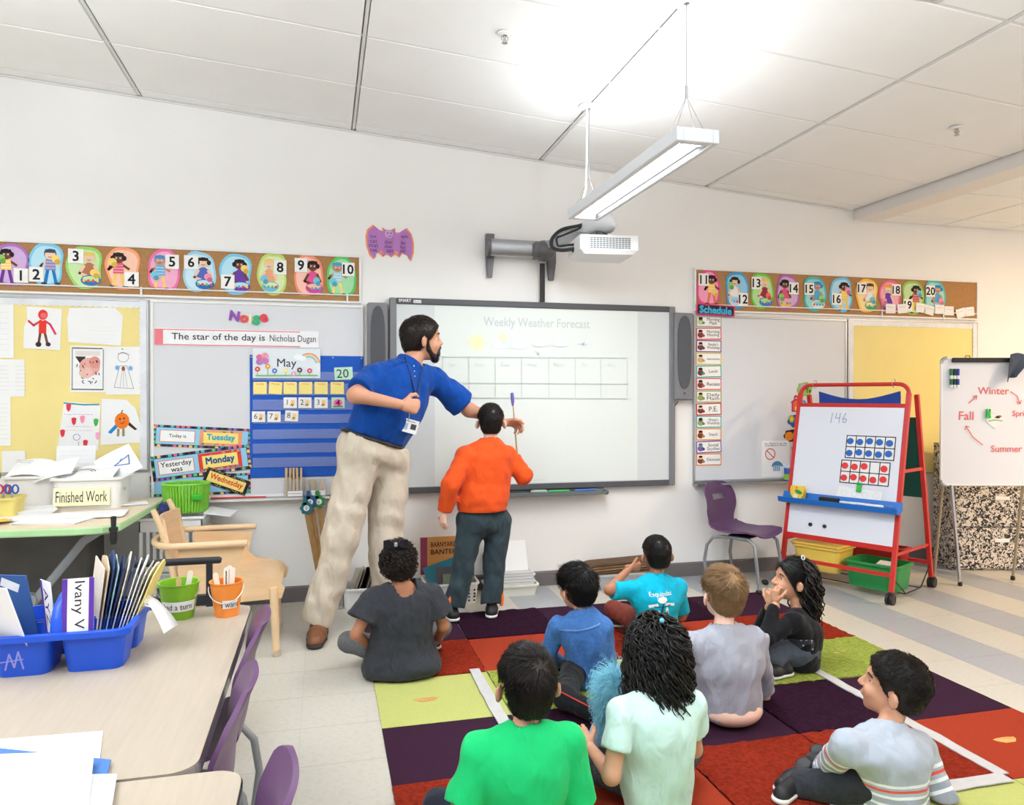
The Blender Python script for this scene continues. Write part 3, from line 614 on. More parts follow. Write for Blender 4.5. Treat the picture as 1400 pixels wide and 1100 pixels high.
# weekday signs
def striped(I, w, h, d, n=46):
    cs = [(60, 50, 60), (90, 190, 200), (235, 110, 150), (250, 205, 110), (40, 40, 48), (120, 200, 130), (150, 110, 190)]
    per = 2*(w+h); k = 0; r = random.Random(int(w*9999))
    for i in range(n):
        p = per*(i+.5)/n; L = per/n*.62
        if p < w: a = (p-w/2, h/2-d/2, L, d)
        elif p < w+h: a = (w/2-d/2, h/2-(p-w), d, L)
        elif p < 2*w+h: a = (w/2-(p-w-h), -h/2+d/2, L, d)
        else: a = (-w/2+d/2, -h/2+(p-2*w-h), d, L)
        I.rect(a[0], a[1], a[2], a[3], r.choice(cs), up=False)
    I.h += .0003
lb = (150, 205, 235)
for (nm, u0, v0, u1, v1, a, tx, dn, dc, fr, bg_, y) in (('Today is', 210, 583, 343, 612, .06, 'Today is', 'Tuesday', (60, 170, 195), (240, 160, 120), (246, 226, 130), YB-.0), ('Yesterday was', 208, 615, 343, 649, -.12, 'Yesterday\nwas', 'Monday', (35, 80, 140), (225, 70, 60), (246, 226, 130), YB-.004), ('Tomorrow', 206, 648, 343, 676, -.01, '', '', None, None, None, YB-.0)):
    lab = {'Today is': 'bright striped sign reading Today is Tuesday', 'Yesterday was': 'tilted striped sign reading Yesterday was Monday', 'Tomorrow': 'pale blue striped sign under the Wednesday tag, behind the green basket'}[nm]
    t, I, w, h, cd = bcard('weekday_sign', lab, u0, v0, u1, v1, col(70, 70, 78), -a, .003, y, cat='sign', group='weekday signs on the whiteboard')
    striped(I, w, h, h*.1); I.rect(0, 0, w-h*.24, h*.76, lb)
    if tx:
        I.rect(-w*.255, 0, w*.36, h*.56, (232, 110, 90)); I.rect(-w*.255, 0, w*.345, h*.51, (246, 244, 242)); I.text(tx, -w*.255, 0, (50, 50, 54), h=h*(.2 if tx == 'Today is' else .42), off=.008)
        I.rect(w*.19, 0, w*.44, h*.72, fr)
        rr = random.Random(len(dn))
        for k in range(18): I.ell(w*.19+rr.uniform(-.5, .5)*w*.42, rr.choice((-1, 1))*h*rr.uniform(.28, .33), w*.016, h*.035, rr.choice([(250, 205, 90), (120, 200, 130), (90, 170, 220), (235, 90, 140)]), 6, up=False)
        I.h += .0003; I.rect(w*.19, 0, w*.36, h*.5, bg_); I.text(dn, w*.19, 0, dc, w=w*.29, h=h*.34, off=.025)
    I.g.build('print', cd)
t, I, w, h, cd = bcard('weekday_tag', 'tilted yellow tag with black patterned edge reading Wednesday', 279, 647, 341, 668, col(48, 42, 40), -.38, .003, YB-.008, cat='sign', group='weekday signs on the whiteboard')
rr = random.Random(5)
for k in range(60): I.ell(rr.uniform(-.49, .49)*w, rr.choice((-1, 1))*h*rr.uniform(.38, .46), w*.007, h*.03, (238, 210, 160), 5, up=False)
I.h += .0003; I.rect(0, 0, w*.86, h*.66, (248, 222, 130)); I.text('Wednesday', 0, 0, (226, 90, 50), w=w*.76, h=h*.46, off=.02); I.g.build('print', cd)
# bat
c = W(533, 332); k = .00472
bat = [(-33, 8), (-31, 17), (-23, 24), (-14, 17), (-9, 16), (-11, 21), (-5, 18), (1, 18), (7, 21), (8, 15), (13, 15), (23, 22), (30, 14), (33, 2), (33, -12), (29, -24), (25, -17), (20, -15), (17, -14), (13, -20), (8, -14), (2, -20), (-4, -16), (-10, -20), (-14, -14), (-19, -15), (-22, -24), (-28, -18), (-32, -6)]
t = thing('paper_bat', 'purple paper bat with orange edge and rhyming words on the wall', 'wall decoration', (c[0], YW, c[2]-.12))
g = G(col(240, 150, 110)); g.prism([(c[0]+a*k, YW-.001, c[2]+b*k) for a, b in bat], (0, -.002, 0)); cd = g.build('paper_edge', t)
g = G(col(186, 128, 192)); g.prism([(c[0]+a*k*.93, YW-.003, c[2]+b*k*.92) for a, b in bat], (0, -.001, 0)); g.build('paper_body', t)
I = Ink((c[0], YW-.004, c[2])); ink = (84, 62, 110)
for (s, x, z) in (('bat', -22, 8), ('cat', -22, 1), ('mat', -22, -5), ('rat', -22, -11), ('that', -2, 1), ('chat', -2, -5), ('sat', 0, -11), ('spat', 20, 9), ('fat', 18, 1), ('hat', 18, -5), ('pat', 18, -11)): I.text(s, x*k, z*k, ink, h=4.6*k)
I.ell(-1*k, 12*k, 6*k, 6*k, (205, 165, 205)); I.ell(-3*k, 13*k, k, k, ink, 6); I.ell(1.5*k, 13*k, k, k, ink, 6); I.line([(-3*k, 9*k), (2*k, 9*k)], .6*k, ink); I.ell(-12*k, -14*k, 3*k, 3*k, (240, 150, 110)); I.ell(9*k, -14*k, 3*k, 3*k, (240, 150, 110))
I.g.build('handwriting', t)
# ---- schedule column
c = W(975, 425); t, I, w, h, cd = bcard('schedule_header', 'dark speckled banner with pink edge reading Schedule', 949, 417, 1001, 432, col(220, 60, 110), -.04, .003, YW-.032, cat='sign')
I.rect(0, 0, w*.94, h*.8, (52, 46, 52))
rr = random.Random(8)
for k in range(40): I.ell(rr.uniform(-.45, .45)*w, rr.uniform(-.38, .38)*h, w*.008, h*.025, rr.choice([(240, 200, 90), (230, 90, 130), (120, 200, 220)]), 5, up=False)
I.h += .0003; I.text('Schedule', 0, 0, (70, 175, 220), w=w*.82, h=h*.62, off=.03); I.g.build('lettering', cd)
SCH = [('Morning\nMath', (150, 185, 120), 'green', 0), ('Morning\nMeeting', (220, 90, 120), 'pink', 3), ('Reader\'s\nWorkshop', (135, 95, 145), 'purple', 3), ('Intervention', (225, 195, 110), 'yellow', 1), ('Lunch', (100, 180, 165), 'teal', 3), ('Recess', (225, 110, 125), 'rose', 3), ('Daily\nMath', (165, 180, 100), 'olive', 2), ('P.E.', (205, 65, 65), 'red', 3), ('Writer\'s\nWorkshop', (95, 175, 165), 'teal', 2), ('Snack', (230, 150, 85), 'orange', 3), ('Social\nStudies', (125, 95, 155), 'purple', 4), ('Dismissal', (228, 145, 80), 'orange', 3)]
for i, (s, c, cn, pic) in enumerate(SCH):
    v = 439+i*17.15; t, I, w, h, cd = bcard('schedule_card', 'small %s edged schedule card reading %s' % (cn, s.replace('\n', ' ')), 950.5, v-8.2, 985, v+8.2, col(c), (.03 if i % 3 == 1 else 0), .002, group='schedule cards on the whiteboard')
    I.rect(0, 0, w*.92, h*.82, (244, 242, 238)); pc_ = [(200, 205, 170), (215, 180, 140), (150, 165, 110), (110, 70, 55), (120, 100, 170)][pic]
    I.ell(-w*.33, -h*.1, w*.12, h*.24, pc_); I.ell(-w*.33, h*.18, w*.085, h*.16, SK[(i*7) % 4] if pic != 4 else (120, 170, 90)); I.ell(-w*.33, h*.24, w*.08, h*.1, (60, 42, 38) if pic != 4 else (110, 90, 170)); I.ell(-w*.22, -h*.16, w*.06, h*.12, tuple(max(0, x-30) for x in c))
    I.text(s, w*.17, 0, (70, 68, 72), w=w*(.5 if len(s) > 5 else .34), h=(h*.58 if '\n' in s else None)); I.g.build('print', cd)
# no-markers notice and school cutouts
t, I, w, h, cd = bcard('notice', 'white paper notice with a red prohibition sign on the whiteboard', 1040, 602, 1078, 651, m_paper, .0, .002, cat='sign')
I.text('No Markers on the\nSmartBoard Please', 0, h*.4, (70, 70, 74), w=w*.8, h=h*.1); I.ring(-w*.2, h*.13, w*.17, w*.03, (205, 80, 85)); I.line([(-w*.31, h*.22), (-w*.09, h*.04)], w*.03, (205, 80, 85))
I.ell(w*.05, -h*.22, w*.2, h*.15, (80, 135, 180), a0=0, a1=PI); I.rect(w*.03, -h*.28, w*.26, h*.13, (80, 135, 180)); 
for k in range(4): I.rect(w*(-.06+.07*k), -h*.27, w*.03, h*.16, (225, 235, 242), up=False)
I.g.build('print', cd)
def cutout(name, label, u, v, pts, c, ink, y=YB, s=.0049):
    q = W(u, v, y); g = G(col(c)); g.prism([(q[0]+a*s, y, q[2]+b*s) for a, b in pts], (0, -.004, 0)); I = Ink((q[0], y-.004, q[2]), g=g)
    ink(I, s); g.build(name, label=label, cat='wall decoration', group='school cutouts on the whiteboard')
def circ(rx, rz, n=16, w=0.): return [(rx*math.cos(2*PI*i/n)*(1+w*math.sin(i*2.4)), rz*math.sin(2*PI*i/n)*(1+w*math.sin(i*2.4))) for i in range(n)]
cutout('apple_cutout', 'green leaf cutout with a word at the top of the school display', 1100, 532, circ(13, 11, w=.12), (150, 190, 90), lambda I, s: (I.ell(-4*s, 3*s, 6*s, 6*s, (170, 175, 170)), I.text('To', 6*s, -2*s, (50, 60, 60), h=6*s, off=.03), I.ell(-6*s, -6*s, 4*s, 3*s, (235, 140, 110))))
cutout('schoolhouse_cutout', 'red and pink schoolhouse cutout beside the easel', 1088, 552, [(-7, -12), (7, -12), (7, 2), (9, 2), (3, 7), (3, 12), (0, 14), (-3, 12), (-3, 7), (-10, 2), (-7, 2)], (190, 60, 110), lambda I, s: (I.poly([(-5*s, -10*s), (5*s, -10*s), (5*s, 2*s), (0, 6*s), (-5*s, 2*s)], (232, 110, 60)), I.rect(0, -7*s, 4*s, 6*s, (246, 200, 110)), I.ell(0, 9*s, 1.5*s, 1.5*s, (246, 200, 110))))
cutout('blue_cutout', 'blue round cutout beside the schoolhouse cutout', 1098, 553, circ(6, 7, w=.1), (70, 150, 205), lambda I, s: I.ell(0, 0, 3*s, 4*s, (150, 205, 230)))
cutout('school_word_cutout', 'multicoloured cutout with red letters Sc', 1088, 575, circ(14, 10, w=.12), (50, 90, 160), lambda I, s: (I.ell(-8*s, 3*s, 5*s, 6*s, (110, 180, 90)), I.ell(-8*s, 3*s, 3*s, 4*s, (240, 190, 60)), I.text('Sc', 3*s, -1*s, (225, 60, 60), h=9*s, off=.05)))
cutout('pumpkin_cutout', 'orange pumpkin and green ring cutout beside the easel', 1084, 595, circ(16, 9.5, w=.1), (45, 42, 40), lambda I, s: (I.ell(-7*s, -1*s, 7.5*s, 7*s, (240, 145, 50)), I.ring(6*s, 1*s, 5*s, 3.6*s, (120, 185, 70)), I.ell(10*s, -6*s, 4*s, 3*s, (240, 150, 60))))
cutout('pencil_cutout', 'brown and orange pencil cutout under the pumpkin cutout', 1086, 618, [(-5, 8), (-2, 9), (0, 4), (3, 6), (8, 5), (8, -4), (3, -5), (0, -10), (-2, -6), (-4, 2)], (190, 105, 60), lambda I, s: (I.ell(-1*s, 0, 2*s, 5*s, (240, 180, 90)), I.ell(4*s, 1*s, 3*s, 3*s, (240, 160, 110))))
t = thing('wipes_tub', 'blue tub of cleaning wipes with green label on the pen tray', 'container', W(1078, 652, YW-.04))
b0 = W(1078, 652, YW-.04); b0[2] = .668
g = G(mat('blue_tub', (45, 95, 175), .4)); g.lathe(b0, [(.03, 0), (.032, .003), (.032, .095), (.029, .1)], n=20); g.build('tub', t, smooth=True)
g = G(mat('white_lid', (205, 215, 228), .4)); g.lathe(b0+[0, 0, .1], [(.033, 0), (.033, .018), (.028, .024), (.008, .025)], n=20); g.build('lid', t, smooth=True)
g = G(mat('green_label', (140, 195, 80), .5)); g.lathe(b0, [(.0326, .012), (.0326, .055)], n=20); g.build('label_wrap', t, smooth=True)
g = G(mat('green_marker_body', (50, 60, 52), .4)); b1 = W(1086, 652, YW-.045); b1[2] = .668; g.lathe(b1, [(.012, 0), (.013, .08), (.008, .09), (.008, .1), (.002, .101)], n=14); g.build('spray_bottle', label='slim dark spray bottle beside the tub of wipes', cat='bottle', smooth=True)
# ---- interactive board
m_sg = mat('board_frame_grey', (128, 128, 132), .45, metal=.2); m_sgd = mat('board_frame_dark', (84, 84, 88), .5)
m_screen = mat('projection_surface', (212, 217, 218), .55, var=.006, vs=2, spec=.25)
sx0, sx1, sz0, sz1 = .418, 2.432, .668, 1.937
sb = thing('interactive_whiteboard', 'large interactive whiteboard in a grey frame showing the weekly weather forecast', 'whiteboard', ((sx0+sx1)/2, YW, sz0))
yF = YW-.05
g = G(m_screen); g.box(((sx0+sx1)/2, YW-.026, (sz0+sz1)/2), (sx1-sx0-.05, .04, sz1-sz0-.05)); g.build('screen', sb)
for (a, b) in ((sx0, sx0+.045), (sx1-.045, sx1)):
    g = G(m_sg); g.box(((a+b)/2, YW-.029, (sz0+sz1)/2), (b-a, .056, sz1-sz0), r=.006); g.build('side_frame', sb)
g = G(m_sgd); g.box(((sx0+sx1)/2, YW-.028, sz1-.02), (sx1-sx0-.09, .054, .04), r=.004); g.build('top_frame', sb)
g = G(m_sgd); g.box(((sx0+sx1)/2, YW-.028, sz0+.02), (sx1-sx0-.09, .054, .04), r=.004); g.build('bottom_frame', sb)
I = Ink((sx0+.12, YW-.0555, sz1-.02)); I.text('SMART', -.02, .003, (235, 235, 238), h=.018, off=.02); I.rect(.06, -.002, .05, .02, (235, 235, 238)); I.text('Board', .06, -.002, (84, 84, 88), h=.012); I.g.build('logo_lettering', sb)
YS = YW-.046
a0, a1, b0_, b1_ = WR(593, 423, 868, 658)
I = Ink((0, YS, 0)); I.rect((a0+a1)/2, (b0_+b1_)/2, a1-a0, b1_-b0_, mat('projected_white', (226, 232, 228), .55, spec=.25))
def XZ(u, v): q = W(u, v, YS); return q[0], q[2]
pg = (206, 216, 212)
x, z = XZ(735, 443); I.text('Weekly Weather Forecast', x, z, (202, 208, 210), w=XZ(808, 443)[0]-XZ(663, 443)[0], h=.078, off=.006)
for u, v, r in ((652, 468, 8),): 
    x, z = XZ(u, v); I.ell(x, z, .045, .045, (242, 238, 190))
    for k in range(12): I.line([(x+.052*math.cos(k*PI/6), z+.052*math.sin(k*PI/6)), (x+.068*math.cos(k*PI/6), z+.068*math.sin(k*PI/6))], .008, (242, 238, 190), up=False)
def cloud(u, v, c=(222, 230, 234)):
    x, z = XZ(u, v); I.ell(x, z, .06, .022, c); I.ell(x-.015, z+.018, .03, .028, c); I.ell(x+.022, z+.014, .024, .022, c); I.ell(x, z, .052, .016, (236, 241, 240)); I.ell(x-.015, z+.016, .024, .022, (236, 241, 240))
x, z = XZ(687, 461); I.ell(x, z, .03, .03, (242, 238, 200))
for u, v in ((684, 473), (709, 473), (738, 470), (766, 470)): cloud(u, v)
x, z = XZ(737, 483); I.line([(x-.03, z+.02), (x, z), (x-.01, z-.005), (x+.02, z-.02)], .006, (222, 226, 226))
x, z = XZ(766, 482)
for k in (-.03, 0, .03): I.line([(x+k, z+.015), (x+k-.01, z-.015)], .004, (214, 224, 232), up=False)
x, z = XZ(797, 470)
for k in range(3): I.line([(x-.035*math.cos(k*PI/3), z-.035*math.sin(k*PI/3)), (x+.035*math.cos(k*PI/3), z+.035*math.sin(k*PI/3))], .005, (220, 226, 236), up=False)
I.h += .0003
us = [605, 641, 677, 713, 750, 786, 821, 857]
for k, u in enumerate(us): I.line([XZ(u, 487+.02*(u-605)), XZ(u, 543)], .006, pg, up=False)
for v in (487.5, 523, 543): I.line([XZ(605, v), XZ(857, v+1.5)], .006, pg, up=False)
I.h += .0003
for k, s in enumerate(('Sun.', 'Mon.', 'Tues.', 'Wed.', 'Thurs.', 'Fri.', 'Sat.')): x, z = XZ((us[k]+us[k+1])/2-4, 498); I.text(s, x, z, (212, 220, 218), h=.024)
x, z = XZ(735, 656); I.scrib(x, z, .12, .02, (205, 210, 216), 1, .003)
I.g.build('projected_slide', sb)
# pen tray with pens
a0, a1, c0, c1 = WR(628, 658, 829, 673, YW-.09)
pt = thing('pen_tray', 'grey curved pen tray under the interactive whiteboard', 'tray', ((a0+a1)/2, YW, .63))
zt = .645; g = G(mat('tray_grey', (120, 128, 126), .4))
g.prism([(a0, YW-.03, zt+.02), (a0, YW-.03, zt-.012), (a0, YW-.075, zt-.022), (a0, YW-.115, zt-.012), (a0, YW-.12, zt+.008), (a0, YW-.112, zt+.008), (a0, YW-.1, zt), (a0, YW-.04, zt), (a0, YW-.038, zt+.02)], (a1-a0, 0, 0)); g.build('tray_body', pt)
for s in (0, 1):
    xx = (a0, a1)[s]; g = G(m_sgd); g.ball((xx, YW-.075, zt-.006), (.018, .045, .018)); g.build('end_cap', pt, smooth=True)
g = G(m_sgd); g.box(((a0+a1)/2, YW-.02, zt+.01), (a1-a0-.2, .04, .025), r=.004); g.build('mounting_bar', pt)
def marker(name, label, p, d, L, r, c, capc=None, cat='marker', group=None):
    d = unit(d); p = np.asarray(p, float); t = thing(name, label, cat, p-[0, 0, r], group=group)
    g = G(mat('marker_%d_%d_%d' % c, c, .4)); g.tube([p-d*L/2, p-d*(L/2-.004), p+d*L*.18], [r*.8, r, r], n=10); g.build('barrel', t, smooth=True)
    cc = capc or c; g = G(mat('marker_%d_%d_%d' % cc, cc, .4)); g.tube([p+d*L*.18, p+d*(L/2-.004), p+d*L/2], [r*1.1, r*1.05, r*.7], n=10); g.build('cap', t, smooth=True)
for u, c, n in ((668, (215, 95, 75), 'red'), (764, (70, 170, 90), 'green'), (800, (70, 110, 190), 'blue')):
    q = W(u, 665, YW-.085); q[2] = zt+.012; marker('tray_pen', n+' electronic pen lying in the whiteboard tray', q, (1, 0, 0), .15, .0085, c, group='pens in the whiteboard tray')
q = W(737, 664, YW-.09); g = G(mat('eraser_green_grey', (150, 172, 160), .5)); g.box((q[0], q[1], zt+.013), (.12, .045, .024), r=.011); g.build('eraser', label='rounded grey green eraser in the whiteboard tray', cat='eraser', smooth=True)
# speakers
def speaker(label, u0, v0, u1, v1):
    x0, x1, z0, z1 = WR(u0, v0, u1, v1, YW-.05)
    t = thing('wall_speaker', label, 'speaker', ((x0+x1)/2, YW, z0), group='speakers beside the interactive whiteboard')
    g = G(m_sg); g.box(((x0+x1)/2, YW-.04, (z0+z1)/2), (x1-x0, .078, z1-z0), r=.01); g.build('cabinet', t)
    g = G(mat('speaker_cloth', (92, 94, 99), .9, bump=.4, bs=700)); w = (x1-x0)*.36; P = []
    for i in range(20):
        a = 2*PI*i/20; P.append(((x0+x1)/2+w*math.cos(a), YW-.079, (z0+z1)/2+.03+math.copysign(abs(math.sin(a))**.5, math.sin(a))*(z1-z0)*.42))
    g.prism(P, (0, -.005, 0)); g.build('grille', t)
    g = G(m_sgd); g.lathe(((x0+x1)/2, YW-.079, z0+.05), [(.008, 0), (.008, .004), (.006, .006)], n=12, R=rotx(PI/2)); g.build('badge', t)
speaker('tall grey wall speaker left of the interactive whiteboard', 502, 414, 530, 549)
speaker('tall grey wall speaker right of the interactive whiteboard', 920.5, 428, 946, 547)
g = G(mat('black_cable', (40, 40, 42), .5)); g.tube([W(927, 548, YW-.03), W(922, 556, YW-.012), W(919, 563, YW-.01)], .003, n=6); g.build('speaker_cable', label='thin black cable under the right wall speaker', cat='cable', smooth=True)
# ---- projector on its boom
m_dk = mat('boom_grey', (104, 102, 104), .4, metal=.3); m_blk = mat('black_rubber', (42, 42, 44), .5)
pr = thing('projector_mount', 'silver wall boom with dark brackets carrying the projector', 'projector mount', W(705, 350))
for (u0, u1, v0, v1) in ((664, 675, 320, 379), (748, 759, 336, 383)):
    a, b, c, d = WR(u0, v0, u1, v1, YW-.02); g = G(m_dk)
    g.prism([(a, YW-.04, d), (b, YW-.04, d), (b, YW-.04, (c+d)/2), (b-.012, YW-.03, c), (a+.012, YW-.03, c), (a, YW-.04, (c+d)/2)], (0, .039, 0)); g.build('wall_bracket', pr)
a, b, c, d = WR(668, 328, 742, 352, YW-.08)
g = G(m_alu); zc = (c+d)/2; g.tube([(a, YW-.085, zc), (b, YW-.085, zc)], .058, n=16, sq=.75); g.build('horizontal_tube', pr, smooth=True)
g = G(m_dk); g.tube([(a-.012, YW-.085, zc), (a+.01, YW-.085, zc)], .062, n=16, sq=.75); g.build('end_cap', pr, smooth=True)
e = W(744, 343, YW-.1); g = G(m_dk); g.ball(e, (.085, .08, .07)); g.box(e+[-.06, 0, 0], (.06, .11, .11), r=.02); g.build('elbow_joint', pr, smooth=True)
pj = W(824, 341, 4.36)                     # projector centre
tip = pj+[.0, .02, .14]
g = G(m_alu); s = e+[.03, -.03, .03]; dd = unit(tip-s); sd = unit(np.cross(dd, (0, 0, 1))); up_ = np.cross(sd, dd)
g.prism([s+sd*.045+up_*.025, s-sd*.045+up_*.025, s-sd*.045-up_*.025, s+sd*.045-up_*.025], dd*np.linalg.norm(tip-s)); g.build('boom_arm', pr)
g = G(mat('boom_cover_white', (216, 218, 218), .35)); P = [tip-dd*.22+[0, 0, .01], tip-dd*.1+[0, 0, .03], tip+[0, 0, .03], tip+dd*.07+[0, 0, 0], tip+dd*.11+[0, 0, -.02]]; g.tube(P, [.03, .06, .068, .055, .01], n=14); g.build('boom_head_cover', pr, smooth=True)
g = G(m_dk); g.cyl(tip+[0, 0, -.02], pj+[0, 0, .06], .035, n=14); g.box(pj+[0, 0, .066], (.2, .16, .012), r=.004); g.build('tilt_plate', pr, smooth=True)
g = G(m_blk); cx = W(741.5, 360, YW-.06); cx2 = W(741.5, 413, YW-.03); g.tube([(cx[0], YW-.06, cx[2]), (cx[0]+.005, YW-.045, (cx[2]+cx2[2])/2), (cx2[0], YW-.03, cx2[2])], .018, n=10, sq=.6); g.build('cable_sleeve', pr, smooth=True)
pw, pd, ph = .37, .33, .112; Rp = rotz(-.1)
t = thing('projector', 'white short throw projector with a slotted grille under the boom', 'projector', pj-[0, 0, ph/2])
def pjp(x, y, z): return pj+Rp@np.array((x, y, z), float)
m_pj = mat('projector_white', (238, 240, 240), .35)
g = G(m_pj); V = [];
for (sx, sy, zz) in ((1, 1, ph/2), (.985, .98, -ph*.28)): V.append([pjp(a_*pw/2*sx, b_*pd/2*sy, zz) for a_, b_ in ((-.96, -1), (.96, -1), (1, -.94), (1, 1), (-1, 1), (-1, -.94))])
V.append([pjp(a_*pw/2, b_*pd/2, -ph/2) for a_, b_ in ((-.8, -.86), (.8, -.86), (.84, -.8), (.84, .9), (-.84, .9), (-.84, -.8))])
VV = np.array(V).reshape(-1, 3); F = [tuple(range(6)), tuple(range(17, 11, -1))]
for l in range(2):
    for i in range(6): j = (i+1) % 6; F.append((l*6+j, l*6+i, (l+1)*6+i, (l+1)*6+j))
g.add(VV, F); g.build('case', t)
g = G(mat('grille_dark', (128, 130, 133), .7))
for i in range(13):
    for j in range(6): g.box(pjp(-.115+i*.0195, -pd/2-.0025, ph/2-.02-j*.0115), (.0145, .002, .0062), R=Rp)
tag(g.build('grille_slots', t), kind='stuff')
g = G(m_blk); g.box(pjp(.06, -.05, ph/2+.006), (.05, .04, .012), r=.004); g.build('focus_knob', t)
g = G(mat('lens_glass', (30, 34, 44), .08)); g.ball(pjp(.02, .13, ph/2+.0), (.055, .04, .03)); g.build('lens', t, smooth=True)
for k in range(3):
    g = G(m_blk if k != 1 else mat('grey_cable', (150, 152, 155), .5)); o_ = np.array([0, 0, -.018*k])
    P = [tip-dd*.12+[-.03, 0, .05], W(790, 309+2*k, 4.45), W(768, 314+4*k, 4.5), W(755+3*k, 326, 4.52), W(755+4*k, 338-1*k, 4.48), W(768, 342-3*k, 4.42), W(786, 340-3*k, 4.38), pjp(-pw/2-.005, .02, -.01+.015*k)]
    Q = []
    for i in range(len(P)-1):                # Catmull-Rom
        p0, p1, p2, p3 = P[max(i-1, 0)], P[i], P[i+1], P[min(i+2, len(P)-1)]
        for f in np.arange(0, 1, .2): Q.append(.5*((2*p1)+(p2-p0)*f+(2*p0-5*p1+4*p2-p3)*f*f+(3*p1-p0-3*p2+p3)*f**3))
    Q.append(P[-1]); g.tube(Q, (.012, .006, .007)[k], n=8)
    g.build('projector_cable', label=['thick black cable looping from the boom to the projector', 'thin grey cable looping behind the projector', 'thin black cable looping into the projector side'][k], cat='cable', smooth=True)
g = G(mat('blue_plug', (40, 90, 170), .5)); g.box(pjp(-pw/2-.018, .02, 0), (.03, .02, .02), R=Rp, r=.003); g.build('cable_plug', t)
# the projector's own beam
d = bpy.data.lights.new('projector_beam', 'SPOT'); d.energy = PROJECTOR_W; d.spot_size = math.radians(100); d.spot_blend = .6; d.shadow_soft_size = .015; d.color = (.97, .98, 1)
o = bpy.data.objects.new('projector_beam', d); C.objects.link(o); lp = np.array(pjp(.02, .17, ph/2+.02)); o.location = lp
o.rotation_euler = Vector(np.array([1.42, YW, .7])-lp).to_track_quat('-Z', 'Y').to_euler()
# ================================================================ FURNITURE AND FLOOR THINGS
def carpet(name, rgb, shag):
    m = mat(name, rgb, .95, var=(.25 if shag else .07), vs=(60 if shag else 220), bump=(1. if shag else .35), bs=(110 if shag else 400), spec=.03)
    return m
CP = {('p', 0): carpet('purple_flat_carpet', (60, 36, 54), 0), ('p', 1): carpet('purple_shag_carpet', (48, 25, 42), 1), ('r', 0): carpet('orange_flat_carpet', (164, 62, 42), 0), ('r', 1): carpet('rust_shag_carpet', (140, 46, 30), 1), ('g', 0): carpet('light_green_flat_carpet', (186, 190, 114), 0), ('g', 1): carpet('green_shag_carpet', (150, 164, 74), 1)}
ry = [4.36, 3.885, 3.41, 2.925, 2.475, 2.01, 1.54, 1.07]; rx = [.22, .745, 1.26, 1.77, 2.265, 2.78]
shag = [[0, 1, 0, 1, 0], [1, 0, 1, 0, 1], [0, 1, 0, 1, 1], [0, 1, 0, 1, 0], [1, 0, 1, 1, 0], [0, 1, 0, 0, 0], [1, 0, 1, 0, 1]]
rug = thing('patchwork_rug', 'large patchwork rug of purple, rust and green carpet squares on the floor', 'rug', (1.5, 2.7, 0))
def rug_piece(x0, x1, y0, y1, sh, m):
    h = .012 if sh else .007; g = G(m); n = 18
    xs_ = np.linspace(x0, x1, n+1); ys_ = np.linspace(y0, y1, n+1); j = .0035 if sh else .001
    V = []; r = np.random.default_rng(int(x0*100+y0*1000))
    for k in range(2):
        for b in range(n+1):
            for a in range(n+1):
                e = (a in (0, n)) or (b in (0, n)); q = (h-(.003 if e else 0)+(r.uniform(-.0025, .0025) if sh else 0)) if k else .0005
                dx, dy = (r.uniform(-j, j), r.uniform(-j, j)) if e and k else (0, 0); V.append((xs_[a]+dx, ys_[b]+dy, q))
    N = (n+1)**2; F = []
    for b in range(n):
        for a in range(n): i = N+b*(n+1)+a; F.append((i, i+1, i+n+2, i+n+1))
    ring = [a for a in range(n+1)]+[b*(n+1)+n for b in range(1, n+1)]+[n*(n+1)+a for a in range(n-1, -1, -1)]+[b*(n+1) for b in range(n-1, 0, -1)]
    for i in range(len(ring)): p, q = ring[i], ring[(i+1) % len(ring)]; F.append((p, q, q+N, p+N))
    g.add(V, F); return g.build('carpet_square', rug, smooth=True)
for j in range(7):
    for i in range(5): rug_piece(rx[i]+.002, rx[i+1]-.002, ry[j+1]+.002, ry[j]-.002, shag[j][i], CP['prgprgp'[j], shag[j][i]])
m_tape = mat('grey_tape', (196, 194, 194), .5, var=.05, vs=30, bump=.2, bs=60)
def tape(x0, x1, y0, y1, lab):
    g = G(m_tape); n = 14; r = random.Random(int(x0*100)); V = []; vert = (y1-y0) > (x1-x0)
    for i in range(n+1):
        f = i/n
        if vert: V += [(x0+r.uniform(-.003, .003), y0+(y1-y0)*f, .0145+r.uniform(0, .002)), (x1+r.uniform(-.003, .003), y0+(y1-y0)*f, .0145+r.uniform(0, .002))]
        else: V += [(x0+(x1-x0)*f, y1+r.uniform(-.003, .003), .0145+r.uniform(0, .002)), (x0+(x1-x0)*f, y0+r.uniform(-.003, .003), .0145+r.uniform(0, .002))]
    F = [(2*i, 2*i+1, 2*i+3, 2*i+2) for i in range(n)]; b = len(V)
    V2 = V+[(p[0], p[1], .011) for p in V]; F2 = F+[(f[3]+b, f[2]+b, f[1]+b, f[0]+b) for f in F]
    per = [2*i for i in range(n+1)]+[2*i+1 for i in range(n, -1, -1)]
    for i in range(len(per)): p, q = per[i], per[(i+1) % len(per)]; F2.append((p, q, q+b, p+b))
    g.add(V2, F2); g.build('tape_strip', rug, label=lab)
tape(.665, .715, 2.5, 3.43, 'strip of grey tape'); tape(2.22, 2.27, 2.03, 3.05, 'strip of grey tape'); tape(1.55, 2.24, 1.985, 2.04, 'strip of grey tape')
